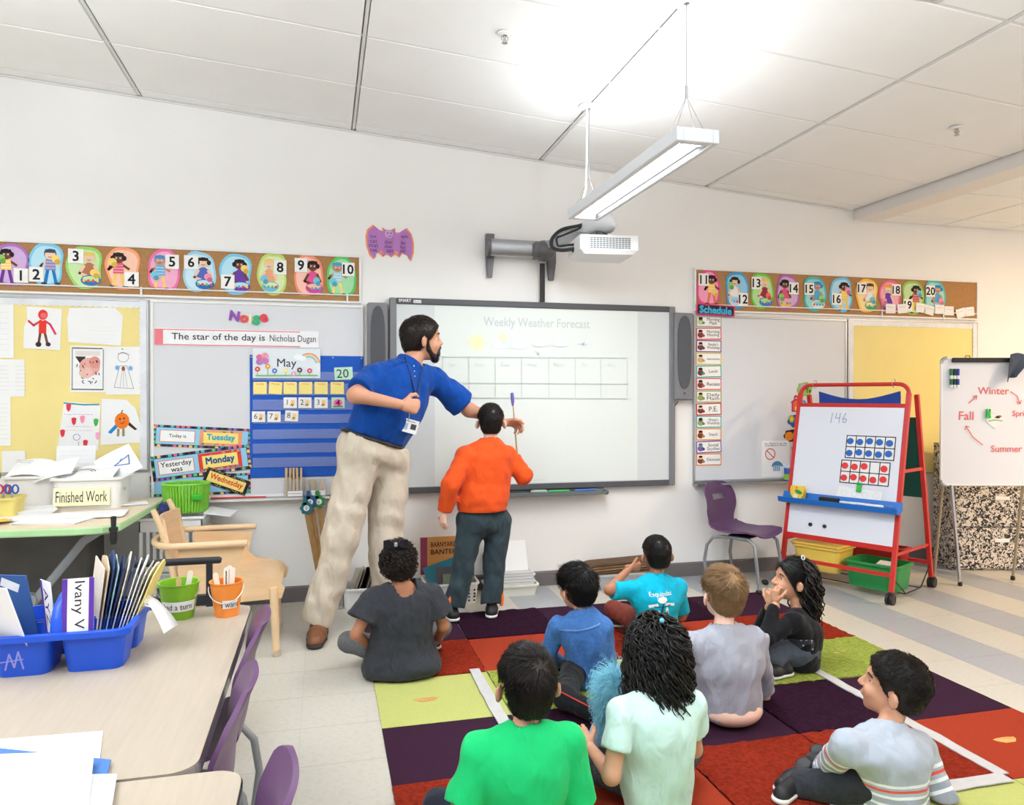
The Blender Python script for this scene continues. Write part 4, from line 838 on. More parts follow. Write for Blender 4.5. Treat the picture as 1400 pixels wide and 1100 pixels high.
for (u, v, w, h, c, lab) in ((583, 955, .1, .05, (200, 150, 85), 'orange worn spot'), (1150, 892, .1, .045, (205, 160, 90), 'orange worn spot'), (1376, 1010, .09, .05, (235, 165, 95), 'orange worn spot')):
    q = FL(u, v, .01); g = G(mat('adhesive_patch_%d' % u, c, .9, var=.2, vs=60, bump=.3, bs=90)); P = [(q[0]+w/2*math.cos(a)*(1+.25*math.sin(3*a)), q[1]+h/2*math.sin(a)*(1+.2*math.cos(2*a)), .0072 if u != 1150 else .012) for a in np.linspace(0, 2*PI, 13)[:-1]]
    g.prism(P, (0, 0, .0008)); g.build('adhesive_patch', rug)
# ---- wooden tables in front left
def wood(name, rgb, sx=(1, 1, 1), v=.07):
    m = mat(name, rgb, .42, var=v, vs=6, spec=.4, stretch=sx); return m
m_lam = wood('maple_laminate', (178, 165, 148), (14, 1.2, 1), .05)
m_edge = mat('grey_table_edge', (150, 148, 150), .5); m_leg = mat('grey_painted_steel', (150, 152, 156), .4, metal=.4)
def rrect(x0, x1, y0, y1, r, n=6):
    P = []
    for (cx, cy, a) in ((x1-r, y1-r, 0), (x0+r, y1-r, PI/2), (x0+r, y0+r, PI), (x1-r, y0+r, 1.5*PI)):
        for k in range(n+1): b = a+PI/2*k/n; P.append((cx+r*math.cos(b), cy+r*math.sin(b)))
    return P
def table(label, x0, x1, y0, y1, z, r=.05):
    t = thing('classroom_table', label, 'table', ((x0+x1)/2, (y0+y1)/2, 0), group='wooden classroom tables')
    g = G(m_lam); P = rrect(x0, x1, y0, y1, r); g.prism([(a, b, z-.026) for a, b in P], (0, 0, .026)); g.build('table_top', t)
    g = G(m_edge); V = []
    for k, (e, q) in enumerate(((.003, -.004), (.003, -.028), (0, -.03))):
        for (a, b) in rrect(x0-e, x1+e, y0-e, y1+e, r+e): V.append((a, b, z+q))
    n = len(P); F = [(k*n+i, (k+1)*n+i, (k+1)*n+(i+1) % n, k*n+(i+1) % n) for k in range(2) for i in range(n)]; F.append(tuple(2*n+i for i in range(n))[::-1]); g.add(V, F); g.build('edge_band', t)
    g = G(m_leg)
    for a, b in ((x0+.1, y0+.1), (x1-.1, y0+.1), (x0+.1, y1-.1), (x1-.1, y1-.1)):
        g = G(m_leg); g.tube([(a, b, 0), (a, b, z-.03)], .016, n=12); g.lathe((a, b, 0), [(.02, 0), (.02, .02), (.017, .025)], n=12); g.build('leg', t, smooth=True)
TZ = .6
table('pale wooden classroom table with the blue caddy and two buckets', -1.72, -.232, 1.487, 2.64, TZ)
table('pale wooden classroom table at the bottom left corner under loose papers', -1.75, -.145, .25, 1.477, TZ)
# ---- purple chairs
m_pur = mat('purple_plastic', (98, 66, 104), .38, var=.04, vs=30, bump=.03, bs=300)
m_purb = mat('dark_purple_plastic', (84, 58, 88), .45, var=.04, vs=30)
m_foot = mat('black_plastic', (36, 36, 38), .5)
def shell(g, P, keep, th, m):            # P grid (a,b,3) -> closed sheet of thickness th
    P = np.asarray(P); na, nb = P.shape[:2]
    du = np.gradient(P, axis=0); dv = np.gradient(P, axis=1); N = np.cross(du, dv); N /= (np.linalg.norm(N, axis=2, keepdims=True)+1e-9)
    A = (P+N*th/2).reshape(-1, 3); B = (P-N*th/2).reshape(-1, 3); n = na*nb; F = []; ed = {}
    for a in range(na-1):
        for b in range(nb-1):
            if keep is not None and not keep[a, b]: continue
            q = (a*nb+b, (a+1)*nb+b, (a+1)*nb+b+1, a*nb+b+1); F.append(q); F.append(tuple(x+n for x in q[::-1]))
            for i in range(4): ed[q[i], q[(i+1) % 4]] = 1
    for (i, j) in list(ed):
        if (j, i) not in ed: F.append((j, i, i+n, j+n))
    g.add(np.vstack([A, B]), F, m)
def make_chair(label, loc, rz, group, sh=.37, hole=False):
    t = thing('stacking_chair', label, 'chair', loc, rz, group=group)
    prof = [(.19, sh-.02), (.17, sh), (.1, sh+.004), (0, sh-.008), (-.1, sh-.006), (-.16, sh+.012), (-.19, sh+.05), (-.2, sh+.1), (-.205, sh+.16), (-.215, sh+.22), (-.235, sh+.28), (-.255, sh+.32)]
    Q = []
    for i in range(len(prof)-1):
        for f in (0, .34, .67): Q.append(np.array(prof[i])*(1-f)+np.array(prof[i+1])*f)
    Q.append(np.array(prof[-1])); na = len(Q); nb = 15; P = np.zeros((na, nb, 3)); keep = np.ones((na-1, nb-1), bool)
    for i, (y, z) in enumerate(Q):
        f = i/(na-1); w = .19*min(1, .8+f*2.2)*(1-.14*math.sin((f-.4)/.32*PI)**2*(.4 < f < .72))*(1 if f < .84 else math.sqrt(max(.0, 1-((f-.84)/.16)**2*.72)))
        for j in range(nb):
            s = -1+2*j/(nb-1); up = .02*s*s*(f < .5); fw = .028*s*s*max(0, min(1, (f-.5)*4)); P[i, j] = (s*w, y+fw*(1-.5*max(0, f-.8)*5), z+up)
    for i in range(na-1):
        for j in range(nb-1):
            if hole and 26 <= i <= 27 and 4 <= j <= 9: keep[i, j] = False
    g = G(m_pur); shell(g, P, keep, .011, m_pur); g.build('seat_shell', t, smooth=True, ang=60, local=True)
    for s in (-1, 1):
        x = s*.15; g = G(m_leg); arc = [(x, .1, sh-.028), (x, -.08, sh-.03), (x*1.05, -.16, sh-.045), (x*1.12, -.2, sh-.1), (x*1.15, -.215, sh-.2), (x*1.18, -.2, .06), (x*1.2, -.19, .015)]
        g.tube(arc, .0115, n=10); g.build('rear_leg', t, smooth=True, ang=80, local=True)
        g = G(m_leg); g.tube([(x, .0, sh-.03), (x, .11, sh-.032), (x*1.04, .15, sh-.06), (x*1.1, .165, sh-.15), (x*1.18, .19, .06), (x*1.2, .195, .015)], .0115, n=10); g.build('front_leg', t, smooth=True, ang=80, local=True)
        for y in (-.19, .195): g = G(m_foot); g.ball((x*1.2, y, .016), (.017, .024, .016)); g.build('foot_cap', t, smooth=True, local=True)
    g = G(m_foot); g.box((0, .02, sh-.02), (.26, .16, .012), r=.004); g.build('seat_bracket', t, local=True)
    return t
GCH = 'purple stacking chairs at the wooden tables'
pA, pB, pC = FL(348, 838, .69), FL(325, 920, .69), FL(366, 1054, .69)
ca = make_chair('purple plastic stacking chair nearest the wooden chair, tucked under the table', (pA[0]-.215, pA[1]-.02, 0), PI/2, GCH)
dup(ca, (pB[0]-.215, pB[1]-.02, 0), PI/2, 'purple plastic stacking chair in the middle of the row beside the table'); dup(ca, (pC[0]-.21, pC[1]-.02, 0), PI/2, 'purple plastic stacking chair at the bottom edge beside the nearer table')
make_chair('dark purple stacking chair standing alone against the wall below the whiteboard', (2.83, 4.57, 0), math.radians(-150), None, hole=True)
# ---- wooden armchair
m_ply = wood('birch_plywood', (224, 188, 146), (1, 1, 6), .06); m_plyl = wood('birch_solid', (226, 194, 154), (1, 1, 5), .05)
wc = thing('wooden_armchair', 'natural birch child armchair with curved arms beside the white crates', 'chair', (-.5, 4.12, 0))
for (a, b, dx, dy) in ((-.235, 3.885, .01, 0), (-.25, 4.33, .01, 0), (-.66, 3.9, -.03, 0), (-.66, 4.33, -.03, 0)):
    g = G(m_plyl); g.tube([(a+dx, b+dy, .0), (a+dx*.7, b, .03), (a, b, .25), (a-dx*.5, b, .345)], [.017, .018, .021, .02], n=12); g.build('leg', wc, smooth=True)
    g = G(mat('felt_glide', (190, 170, 145), .8)); g.lathe((a+dx, b, 0), [(.0195, 0), (.0195, .03), (.018, .034)], n=12); g.build('glide', wc, smooth=True)
na, nb = 16, 9; P = np.zeros((na, nb, 3))
for i in range(na):
    f = i/(na-1)
    for j in range(nb):
        s = -1+2*j/(nb-1); x = -.68+.47*f; z = .385-.015*math.sin(f*PI)+(.0 if f < .85 else -(f-.85)**2*2.2); P[i, j] = (x, 4.11+s*(.215+.01*math.sin(f*PI)), z+.012*s*s)
g = G(m_ply); shell(g, P, None, .014, m_ply); g.build('seat', wc, smooth=True, ang=60)
for sy in (-1, 1):
    y = 4.11+sy*.225
    g = G(m_ply); g.prism([(-.68, y, .27), (-.2, y, .29), (-.185, y, .34), (-.23, y, .385), (-.36, y, .41), (-.4, y, .45), (-.375, y, .555), (-.68, y, .565)], (0, .013*(-sy), 0)); g.build('side_panel', wc)
g = G(m_ply); P = np.zeros((10, 11, 3))
for i in range(10):
    for j in range(11): s = -1+2*j/10; f = i/9; P[i, j] = (-.7-.05*f-.045*(1-s*s), 4.11+s*.2, .4+.3*f)
shell(g, P, None, .012, m_ply); g.build('backrest', wc, smooth=True, ang=60)
hoop = []
for k in range(25):
    a = -PI/2-PI*k/24; hoop.append((-.7+.12*math.cos(a), 4.11+.245*math.sin(a)*1.0, .575))
g = G(m_plyl); Pth = [(-.36, 3.865, .578), (-.5, 3.862, .577)]+hoop+[(-.5, 4.358, .577), (-.36, 4.355, .578)]
g.tube(Pth, .0165, n=10); g.build('arm_hoop', wc, smooth=True, ang=80)
for sy in (-1, 1):
    g = G(m_plyl); y = 4.11+sy*.19; g.tube([(-.68, y, .3), (-.72, y, .5), (-.76, y, .66), (-.8, y, .75)], [.017, .019, .018, .013], n=10); g.build('back_post', wc, smooth=True)
# ---- black metal chair behind the table
bc = thing('metal_chair', 'black metal chair with a bar back behind the wooden table', 'chair', (-.58, 2.95, 0)); m_bk = mat('black_metal', (42, 43, 48), .45)
def bar(g, a, b, w, h, m=None):
    a, b = np.asarray(a, float), np.asarray(b, float); d = unit(b-a); s = unit(np.cross(d, (0, 0, 1))) if abs(d[2]) < .95 else np.array([1., 0, 0]); u = np.cross(s, d)
    g.prism([a+s*w/2+u*h/2, a-s*w/2+u*h/2, a-s*w/2-u*h/2, a+s*w/2-u*h/2], b-a, m)
q0, q1 = W(182, 770, 3.1), W(303, 766, 3.1); zt_ = (q0[2]+q1[2])/2
g = G(m_bk); g.tube([(q0[0], 3.1, zt_), (q1[0]-.01, 3.1, zt_), (q1[0], 3.1, zt_-.002)], [.014, .014, .01], n=10, sq=.7); g.build('top_rail', bc, smooth=True)
for v in (822,): q = W(240, v, 3.1); g = G(m_bk); g.box(((q0[0]+q1[0])/2, 3.1, q[2]), (q1[0]-q0[0]-.03, .014, .045), r=.004); g.build('back_slat', bc)
for x in (q0[0]+.03, q1[0]-.045): g = G(m_bk); g.box((x, 3.1, zt_/2), (.024, .016, zt_), r=.003); g.build('rear_leg', bc)
for x in (q0[0]+.03, q1[0]-.045): g = G(m_bk); g.box((x, 2.76, .17), (.02, .02, .34), r=.003); g.build('front_leg', bc)
g = G(m_bk); g.box(((q0[0]+q1[0])/2, 2.93, .35), (.34, .36, .02), r=.006); g.build('seat', bc)
# ---- green-edged table by the wall
m_gr = mat('green_edge_band', (176, 216, 160), .5, var=.03); gt_z = .70
gt = thing('activity_table', 'green edged activity table under the yellow bulletin board', 'table', (-1.7, 4.3, 0))
P = [(-2.6, 3.86), (-1.1, 3.775), (-.99, 3.79), (-.93, 3.85), (-.897, 4.78), (-2.6, 4.78)]
g = G(wood('beige_laminate', (226, 208, 180), (3, 14, 1), .04)); g.prism([(a, b, gt_z-.028) for a, b in P], (0, 0, .028)); g.build('table_top', gt)
g = G(m_gr); n = len(P); c0 = np.array([-1.7, 4.3]); V = []
for (e, q) in ((.001, -.001), (.006, -.008), (.006, -.03), (.0, -.036)):
    for p in P: d = unit(np.array(p)-c0); V.append((p[0]+d[0]*e, p[1]+d[1]*e, gt_z+q))
g.add(V, [(k*n+i, (k+1)*n+i, (k+1)*n+(i+1) % n, k*n+(i+1) % n)[::-1] for k in range(3) for i in range(n)]); g.build('edge_band', gt)
m_gl = mat('grey_leg', (142, 146, 152), .45, metal=.2)
for x in (-1.02, -2.3):
    g = G(m_gl); g.tube([(x-.02, 4.0, .0), (x-.1, 4.0, .3)] if 0 else [(x-.33, 3.98, .30), (x-.2, 3.98, .47), (x-.1, 3.98, .60), (x-.03, 3.98, .645), (x+.04, 3.98, .655)], .02, n=10, sq=.6); g.build('curved_leg', gt, smooth=True)
    g = G(m_gl); g.tube([(x-.33, 3.98, .30), (x-.7, 3.98, .66)], .016, n=8, sq=.6); g.build('brace', gt, smooth=True)
    g = G(m_gl); g.tube([(x-.33, 3.98, .32), (x-.33, 3.98, .03)], .022, n=10); g.build('post', gt, smooth=True)
    g = G(m_gl); g.tube([(x-.33, 3.9, .015), (x-.33, 4.6, .015)], .015, n=8); g.build('foot_bar', gt, smooth=True)
    g = G(m_gl); g.cyl((x-.33, 3.955, .33), (x-.33, 4.0, .33), .035, n=14); g.build('pivot_knob', gt, smooth=True)
g = G(mat('dark_grey_panel', (92, 90, 88), .7, var=.1)); g.box((-1.75, 4.5, .33), (1.1, .3, .6), r=.01); g.build('storage_box', label='dark grey storage box under the green edged table', cat='box')
g = G(m_foot); q = W(158, 718, 3.80); g.lathe((q[0], 3.765, .62), [(.012, 0), (.016, .02), (.016, .06), (.02, .062), (.02, .075), (.011, .08), (.012, .105), (.013, .125), (.006, .128)], n=12); g.build('clamp_knob', gt, smooth=True)
# crates + basket
m_cr = mat('white_crate_plastic', (232, 233, 234), .5)
def crate(label, x0, x1, y0, y1, z0, h):
    t = thing('storage_crate', label, 'crate', ((x0+x1)/2, (y0+y1)/2, z0), group='white slatted crates')
    g = G(m_cr); g.box(((x0+x1)/2, (y0+y1)/2, z0+.006), (x1-x0-.02, y1-y0-.02, .012)); g.build('base', t)
    for (a, b, ax) in ((x0, x1, 'f'), (x0, x1, 'b'), (y0, y1, 'l'), (y0, y1, 'r')):
        L = b-a
        def bx(u, w, zc, hh, nm, par=None):
            g = G(m_cr)
            if ax in 'fb': g.box((u, (y0+.005 if ax == 'f' else y1-.005), zc), (w, .01, hh), r=.002)
            else: g.box(((x0+.005 if ax == 'l' else x1-.005), u, zc), (.01, w, hh), r=.002)
            return g.build(nm, par or t)
        pn = bx((a+b)/2, L, z0+.03, .05, 'lower_band'); bx((a+b)/2, L, z0+h-.04, .08, 'upper_band')
        if ax in 'fr':
            n = 9
            for k in range(n+1): bx(a+.012+(L-.024)*k/n, .017, z0+h*.47, h-.13, 'slat')
        else: bx((a+b)/2, L-.01, z0+h*.47, h-.13, 'side_panel')
    g = G(m_cr); fr = .012
    for s in (0, 1):
        g.box(((x0+x1)/2, (y0, y1)[s], z0+h-.008), (x1-x0+.02, .022, .016), r=.004); g.box(((x0, x1)[s], (y0+y1)/2, z0+h-.008), (.022, y1-y0+.02, .016), r=.004)
    g.build('rim', t); return t
crate('white slatted crate at the bottom of the stack beside the wooden armchair', -.99, -.66, 4.5, 4.84, 0, .31); crate('white slatted crate on top of the stack, under the green basket', -.99, -.66, 4.5, 4.84, .312, .31)
g = G(m_paper); g.prism([(-.66, 4.55, .627), (-.52, 4.58, .60), (-.5, 4.8, .60), (-.66, 4.8, .63)], (0, 0, .006)); g.build('paper_sheets', label='white papers hanging off the white crate stack', cat='paper')
gb = thing('woven_basket', 'bright green woven basket on top of the white crates', 'basket', (-.765, 4.68, .63)); m_gb = mat('green_woven_plastic', (132, 205, 62), .5, var=.08, vs=30)
n = 44; 
for k, (r0, r1, z0_, z1_) in enumerate(((.098, .108, .63, .79),)):
    g = G(m_gb)
    for i in range(n):
        a = 2*PI*i/n; p0 = np.array((-.775+r0*1.15*math.cos(a), 4.68+r0*math.sin(a), z0_)); p1 = np.array((-.775+r1*1.15*math.cos(a), 4.68+r1*math.sin(a), z1_)); g.tube([p0, p1], .0075, n=6)
    g.build('woven_wall', gb, smooth=True, kind='stuff')
g = G(m_gb); g.tube([(-.775+.11*1.15*math.cos(a), 4.68+.11*math.sin(a), .79) for a in np.linspace(0, 2*PI, 33)[:-1]], .007, n=8, closed=True); g.build('rim', gb, smooth=True)
g = G(mat('green_tab', (60, 190, 50), .5)); g.box((-.70, 4.573, .72), (.06, .014, .035), R=rotz(.35), r=.006); g.build('handle_tab', gb)
g = G(m_gb); g.lathe((-.775, 4.68, .628), [(.09, 0), (.098, .004)], n=24, sx=1.15); g.build('bottom', gb)
g = G(mat('navy_star_fabric', (48, 56, 110), .8, var=.5, vs=45)); g.box((-.865, 4.53, .665), (.045, .05, .075), r=.005); g.build('fabric_box', label='small navy patterned box beside the green basket', cat='box')
# things on the green-edged table
def bin_(name, label, c, sx, sy, h, m, cat='bin', th=.006, flare=.9, rim=.012, group=None, rz=0.):
    t = thing(name, label, cat, c, rz, group=group); g = G(m); P0 = rrect(-sx/2*flare, sx/2*flare, -sy/2*flare, sy/2*flare, min(sx, sy)*.16); P1 = rrect(-sx/2, sx/2, -sy/2, sy/2, min(sx, sy)*.16)
    Pi = rrect(-sx/2+th, sx/2-th, -sy/2+th, sy/2-th, min(sx, sy)*.14); Pj = rrect(-sx/2*flare+th, sx/2*flare-th, -sy/2*flare+th, sy/2*flare-th, min(sx, sy)*.14); n = len(P0)
    V = [(a, b, 0) for a, b in P0]+[(a, b, h) for a, b in P1]+[(a, b, h) for a, b in Pi]+[(a, b, th) for a, b in Pj]
    F = [tuple(range(n))[::-1]]+[(k*n+i, k*n+(i+1) % n, (k+1)*n+(i+1) % n, (k+1)*n+i) for k in range(3) for i in range(n)]+[tuple(3*n+i for i in range(n))]
    g.add(V, F); g.build('body', t, smooth=True, local=True)
    if rim:
        g = G(m); Po = rrect(-sx/2-rim, sx/2+rim, -sy/2-rim, sy/2+rim, min(sx, sy)*.18); V = [(a, b, h-.008) for a, b in P1]+[(a, b, h-.01) for a, b in Po]+[(a, b, h+.001) for a, b in Po]+[(a, b, h+.003) for a, b in Pi]
        g.add(V, [(k*n+i, k*n+(i+1) % n, (k+1)*n+(i+1) % n, (k+1)*n+i) for k in range(3) for i in range(n)]+[(3*n+i, 3*n+(i+1) % n, (i+1) % n, i) for i in range(n)]); g.build('rim', t, local=True)
    return t
m_bin = mat('white_bin_plastic', (238, 236, 232), .45)
b1 = bin_('paper_bin', 'white plastic bin labelled Finished Work on the green edged table', (-1.215, 4.5, gt_z), .34, .26, .165, m_bin)
g = G(col(246, 240, 200)); g.box((-1.235, 4.365, gt_z+.07), (.27, .003, .095), R=rotx(-.07)); lab_ = g.build('paper_label', b1)
I = Ink((-1.235, 4.3625, gt_z+.07), ez=(0, .07, 1)); I.text('Finished Work', 0, 0, (60, 56, 58), w=.245, h=.058); I.g.build('lettering', lab_)
I = Ink((-1.0425, 4.43, gt_z+.1), ex=(0, 1, 0), n=(1, 0, 0)); I.text('not', 0, 0, (110, 100, 100), h=.02); I.g.build('side_lettering', b1)
b2 = bin_('paper_bin', 'white plastic bin behind the labelled bin, full of papers', (-1.52, 4.6, gt_z), .26, .24, .17, m_bin)
def loose(label, c, w, d, R, m=None, bend=.0, cat='paper', group=None, ink=None, name='paper_sheet'):
    R = np.asarray(R); n = 6; V = []; c = np.asarray(c, float)
    for k in (0, 1):
        for i in range(n+1):
            for j in (0, 1):
                x = -w/2+w*i/n; V.append(c+R@np.array((x, -d/2+d*j, bend*(1-(2*i/n-1)**2)-.0012*k)))
    N = 2*(n+1); F = []
    for i in range(n): F.append((2*i, 2*i+2, 2*i+3, 2*i+1)); F.append((N+2*i+1, N+2*i+3, N+2*i+2, N+2*i)); F.append((2*i, N+2*i, N+2*i+2, 2*i+2)); F.append((2*i+1, 2*i+3, N+2*i+3, N+2*i+1))
    F += [(0, 1, N+1, N), (2*n, N+2*n, N+2*n+1, 2*n+1)]
    g = G(m or m_paper); g.add(V, F)
    if ink: I = Ink(c+R@np.array((0, 0, bend+.0008)), R[:, 0], R[:, 1], R[:, 2], g=g); ink(I)
    return g.build(name, label=label, cat=cat, group=group, smooth=False)
GPB = 'loose papers in the white bins'
loose('white paper with a brown rainbow scribble lying in the Finished Work bin', (-1.24, 4.5, gt_z+.172), .27, .2, rotx(.25)@roty(-.05), bend=.02, group=GPB, ink=lambda I: (I.ring(-.02, -.02, .06, .004, (120, 80, 80), a0=.2, a1=2.9), I.ring(-.02, -.02, .045, .004, (120, 80, 80), a0=.2, a1=2.9), I.scrib(.06, .02, .1, .04, (150, 150, 155), 2)))
loose('white folded paper with a blue drawing standing at the right of the Finished Work bin', (-1.115, 4.6, gt_z+.215), .2, .17, rotx(1.15)@rotz(.55), bend=.01, group=GPB, ink=lambda I: (I.line([(-.02, 0), (.05, -.03), (.07, .02), (-.02, 0)], .005, (80, 110, 190)), I.line([(0, .0), (.03, .02)], .004, (80, 110, 190))))
loose('white ruled paper standing upright at the back of the Finished Work bin', (-1.36, 4.7, gt_z+.22), .2, .2, rotx(1.4), group=GPB, ink=lambda I: I.scrib(0, .02, .15, .12, (215, 215, 225), 5))
loose('white paper with dark scribble heaped over the rear bin', (-1.52, 4.58, gt_z+.19), .24, .2, rotx(.35)@roty(.1), bend=.03, group=GPB, ink=lambda I: I.scrib(-.07, .05, .08, .05, (60, 60, 90), 2, .003))
loose('white paper leaning between the two white bins', (-1.4, 4.52, gt_z+.2), .2, .16, rotx(.5)@roty(-.3), bend=.01, group=GPB)
sb_ = bin_('scissors_bin', 'yellow paper covered bin holding children\'s scissors at the left edge', (-1.56, 4.2, gt_z), .2, .16, .1, mat('yellow_bin', (226, 208, 120), .6, var=.06, vs=20), cat='bin', rim=.005)
for i, (dx, c, nm) in enumerate(((-.03, (190, 50, 80), 'red'), (.025, (200, 60, 90), 'crimson'), (.07, (50, 90, 170), 'blue'), (-.065, (110, 60, 130), 'purple'))):
    p = np.array((-1.56+dx, 4.17+.02*(i % 2), gt_z+.11)); t = thing('scissors', 'child scissors with %s handles standing in the yellow bin' % nm, 'scissors', p-[0, 0, .09], group='scissors in the yellow bin')
    g = G(mat('scissor_%d_%d_%d' % c, c, .4))
    for s in (-1, 1): g.tube([p+np.array((s*.014+.013*math.cos(a), .002*s, .03+.021*math.sin(a))) for a in np.linspace(0, 2*PI, 15)[:-1]], .0045, n=6, closed=True)
    g.build('handles', t, smooth=True)
    g = G(m_alu); g.box(p+[0, 0, -.04], (.012, .003, .1)); g.build('blades', t)
g = G(m_foot); g.box((-1.62, 3.99, gt_z+.022), (.17, .1, .045), r=.012); g.build('tape_dispenser', label='black desk organiser in front of the yellow scissors bin', cat='organiser')
g = G(mat('olive_folder', (120, 112, 70), .7)); g.prism([(-1.72, 4.24, gt_z+.1), (-1.6, 4.24, gt_z+.1), (-1.57, 4.26, gt_z+.2), (-1.6, 4.27, gt_z+.27), (-1.7, 4.27, gt_z+.24)], (0, .006, 0)); g.build('folder', label='olive folder standing in the yellow scissors bin', cat='folder')
for i, (x, y, w, d, a, nm) in enumerate(((-1.5, 4.28, .28, .2, .2, 'stack of white papers left of the Finished Work bin'), (-1.38, 4.1, .3, .2, -.1, 'white worksheet at the front of the green edged table'), (-1.12, 4.12, .3, .2, .08, 'white worksheet in front of the Finished Work bin'), (-1.25, 4.0, .3, .2, -.25, 'white worksheet nearest the front edge of the green table'), (-1.02, 4.5, .14, .1, .3, 'folded white paper right of the Finished Work bin'))):
    g = G(m_paper)
    for k in range(6 if i == 0 else 2): g.box((x+.004*k, y, gt_z+.002+.0042*k+.0025*(i % 3)), (w, d, .003), R=rotz(a+.05*k))
    I = Ink((x, y, gt_z+.03 if i == 0 else gt_z+.0095+.0025*(i % 3)), (math.cos(a), math.sin(a), 0), (-math.sin(a), math.cos(a), 0), (0, 0, 1), g=g); I.scrib(0, 0, w*.7, d*.7, (190, 190, 196), 4)
    tag(g.build('worksheet_pile', label=nm, cat='paper', group='worksheets on the green edged table'), kind=None)
g = G(mat('yellow_paper_flower', (236, 190, 80), .8))
q = (-1.5, 3.97, gt_z+.015); g.prism([(q[0]+(.06+.02*(i % 2))*math.cos(i*PI/9), q[1]+(.05+.02*(i % 2))*math.sin(i*PI/9), q[2]) for i in range(18)], (0, 0, .003)); I = Ink((q[0], q[1], q[2]+.003), (1, 0, 0), (0, 1, 0), (0, 0, 1), g=g); I.ell(0, 0, .03, .025, (120, 70, 50)); g.build('paper_flower', label='yellow paper sunflower lying on the green edged table', cat='craft')
# ---- blue caddy on the near table
m_cad = mat('blue_caddy_plastic', (28, 82, 205), .32, var=.03, vs=20)
cd_ = thing('storage_caddy', 'bright blue four compartment caddy full of folders on the wooden table', 'caddy', (-.645, 2.22, TZ))
def tub(x0, x1, y0, y1, z0, h, fl=.012, r=.025):
    P0 = rrect(x0+fl, x1-fl, y0+fl, y1-fl, r); P1 = rrect(x0, x1, y0, y1, r); Pi = rrect(x0+.004, x1-.004, y0+.004, y1-.004, r); Pj = rrect(x0+fl+.004, x1-fl-.004, y0+fl+.004, y1-fl-.004, r); n = len(P0)
    V = [(a, b, z0) for a, b in P0]+[(a, b, z0+h) for a, b in P1]+[(a, b, z0+h) for a, b in Pi]+[(a, b, z0+.004) for a, b in Pj]
    g = G(m_cad); g.add(V, [tuple(range(n))[::-1]]+[(k*n+i, k*n+(i+1) % n, (k+1)*n+(i+1) % n, (k+1)*n+i) for k in range(3) for i in range(n)]+[tuple(3*n+i for i in range(n))]); g.build('compartment', cd_, smooth=True)
cx0, cx1, cy0, cy1 = -.80, -.492, 2.085, 2.375
for (a, b) in ((cx0, -.66), (-.645, cx1)):
    for (c, d) in ((cy0, 2.222), (2.238, cy1)): tub(a, b, c, d, TZ, .1)
g = G(m_cad); Po = rrect(cx0-.012, cx1+.012, cy0-.012, cy1+.012, .04); Pn = rrect(cx0+.002, cx1-.002, cy0+.002, cy1-.002, .03); n = len(Po)
V = [(a, b, TZ+.09) for a, b in Po]+[(a, b, TZ+.104) for a, b in Po]+[(a, b, TZ+.106) for a, b in Pn]+[(a, b, TZ+.09) for a, b in Pn]
g.add(V, [(k*n+i, k*n+(i+1) % n, ((k+1) % 4)*n+(i+1) % n, ((k+1) % 4)*n+i) for k in range(4) for i in range(n)]); g.build('rim', cd_)
g = G(m_cad); P = []
for k in range(13): a = PI*k/12; P.append((-.652, 2.23-.13*math.cos(a), TZ+.1+.085*math.sin(a)**.7))
g.tube(P, .016, n=10, sq=.7); g.build('handle', cd_, smooth=True)
I = Ink((-.735, cy0+.007, TZ+.04), ez=(0, -.1, 1), step=.0006); I.line([(-.03, -.02), (-.02, .02), (-.01, -.015), (.0, .025), (.01, -.02)], .004, (150, 150, 225)); I.line([(-.04, .0), (.01, .005)], .003, (150, 150, 225)); I.g.build('scribble', cd_)
def folder(name, label, c, w, h, lean, rz, rgb, th=.003, cat='folder', group='folders in the blue caddy', ink=None, top=0., m=None, tilt=0.):
    # upright sheet; local x width, z height; leans back about its foot
    c = np.asarray(c, float); R = roty(tilt)@rotz(rz)@rotx(lean)
    g = G(m or mat('folder_%d_%d_%d' % rgb, rgb, .7, var=.03, vs=12)); P = [(-w/2, 0), (w/2, 0), (w/2, h), (w*.1, h+top), (-w*.1, h+top), (-w/2, h)]
    g.prism([c+R@np.array((a, -th/2, b)) for a, b in P], R@np.array((0, th, 0)))
    if ink: I = Ink(c+R@np.array((0, -th/2, h/2)), R[:, 0], R[:, 2], -R[:, 1], g=g); ink(I)
    return g.build(name, label=label, cat=cat, group=group)
rzf = math.radians(62)
fc = [((236, 222, 200), 'cream folder'), ((226, 204, 172), 'manila folder'), ((42, 66, 112), 'navy folder'), ((160, 196, 214), 'pale blue folder'), ((34, 56, 98), 'dark navy folder'), ((234, 226, 214), 'ivory folder'), ((48, 72, 118), 'blue grey folder'), ((238, 236, 232), 'white folder'), ((244, 244, 242), 'white paper folder'), ((206, 200, 186), 'grey folder'), ((238, 232, 210), 'off white folder'), ((232, 214, 130), 'yellow folder')]
for i, (c, nm) in enumerate(fc):
    f = i/11; x = -.628+.10*f; y = 2.285
    folder('file_folder', '%s standing in the blue caddy, %s' % (nm, ['leftmost of the fan', 'second in the fan from the left', 'third in the fan', 'fourth in the fan', 'fifth in the fan', 'sixth in the fan', 'seventh in the fan', 'eighth in the fan', 'ninth in the fan', 'tenth in the fan', 'second from the right of the fan', 'rightmost of the fan'][i]), (x, y, TZ+.012), .165, .235-.02*abs(f-.35)-.01*f, 0, math.radians(112-22*f), c, top=.014*(i % 3), ink=None, tilt=.12+.26*f)
    o = C.objects[-1]
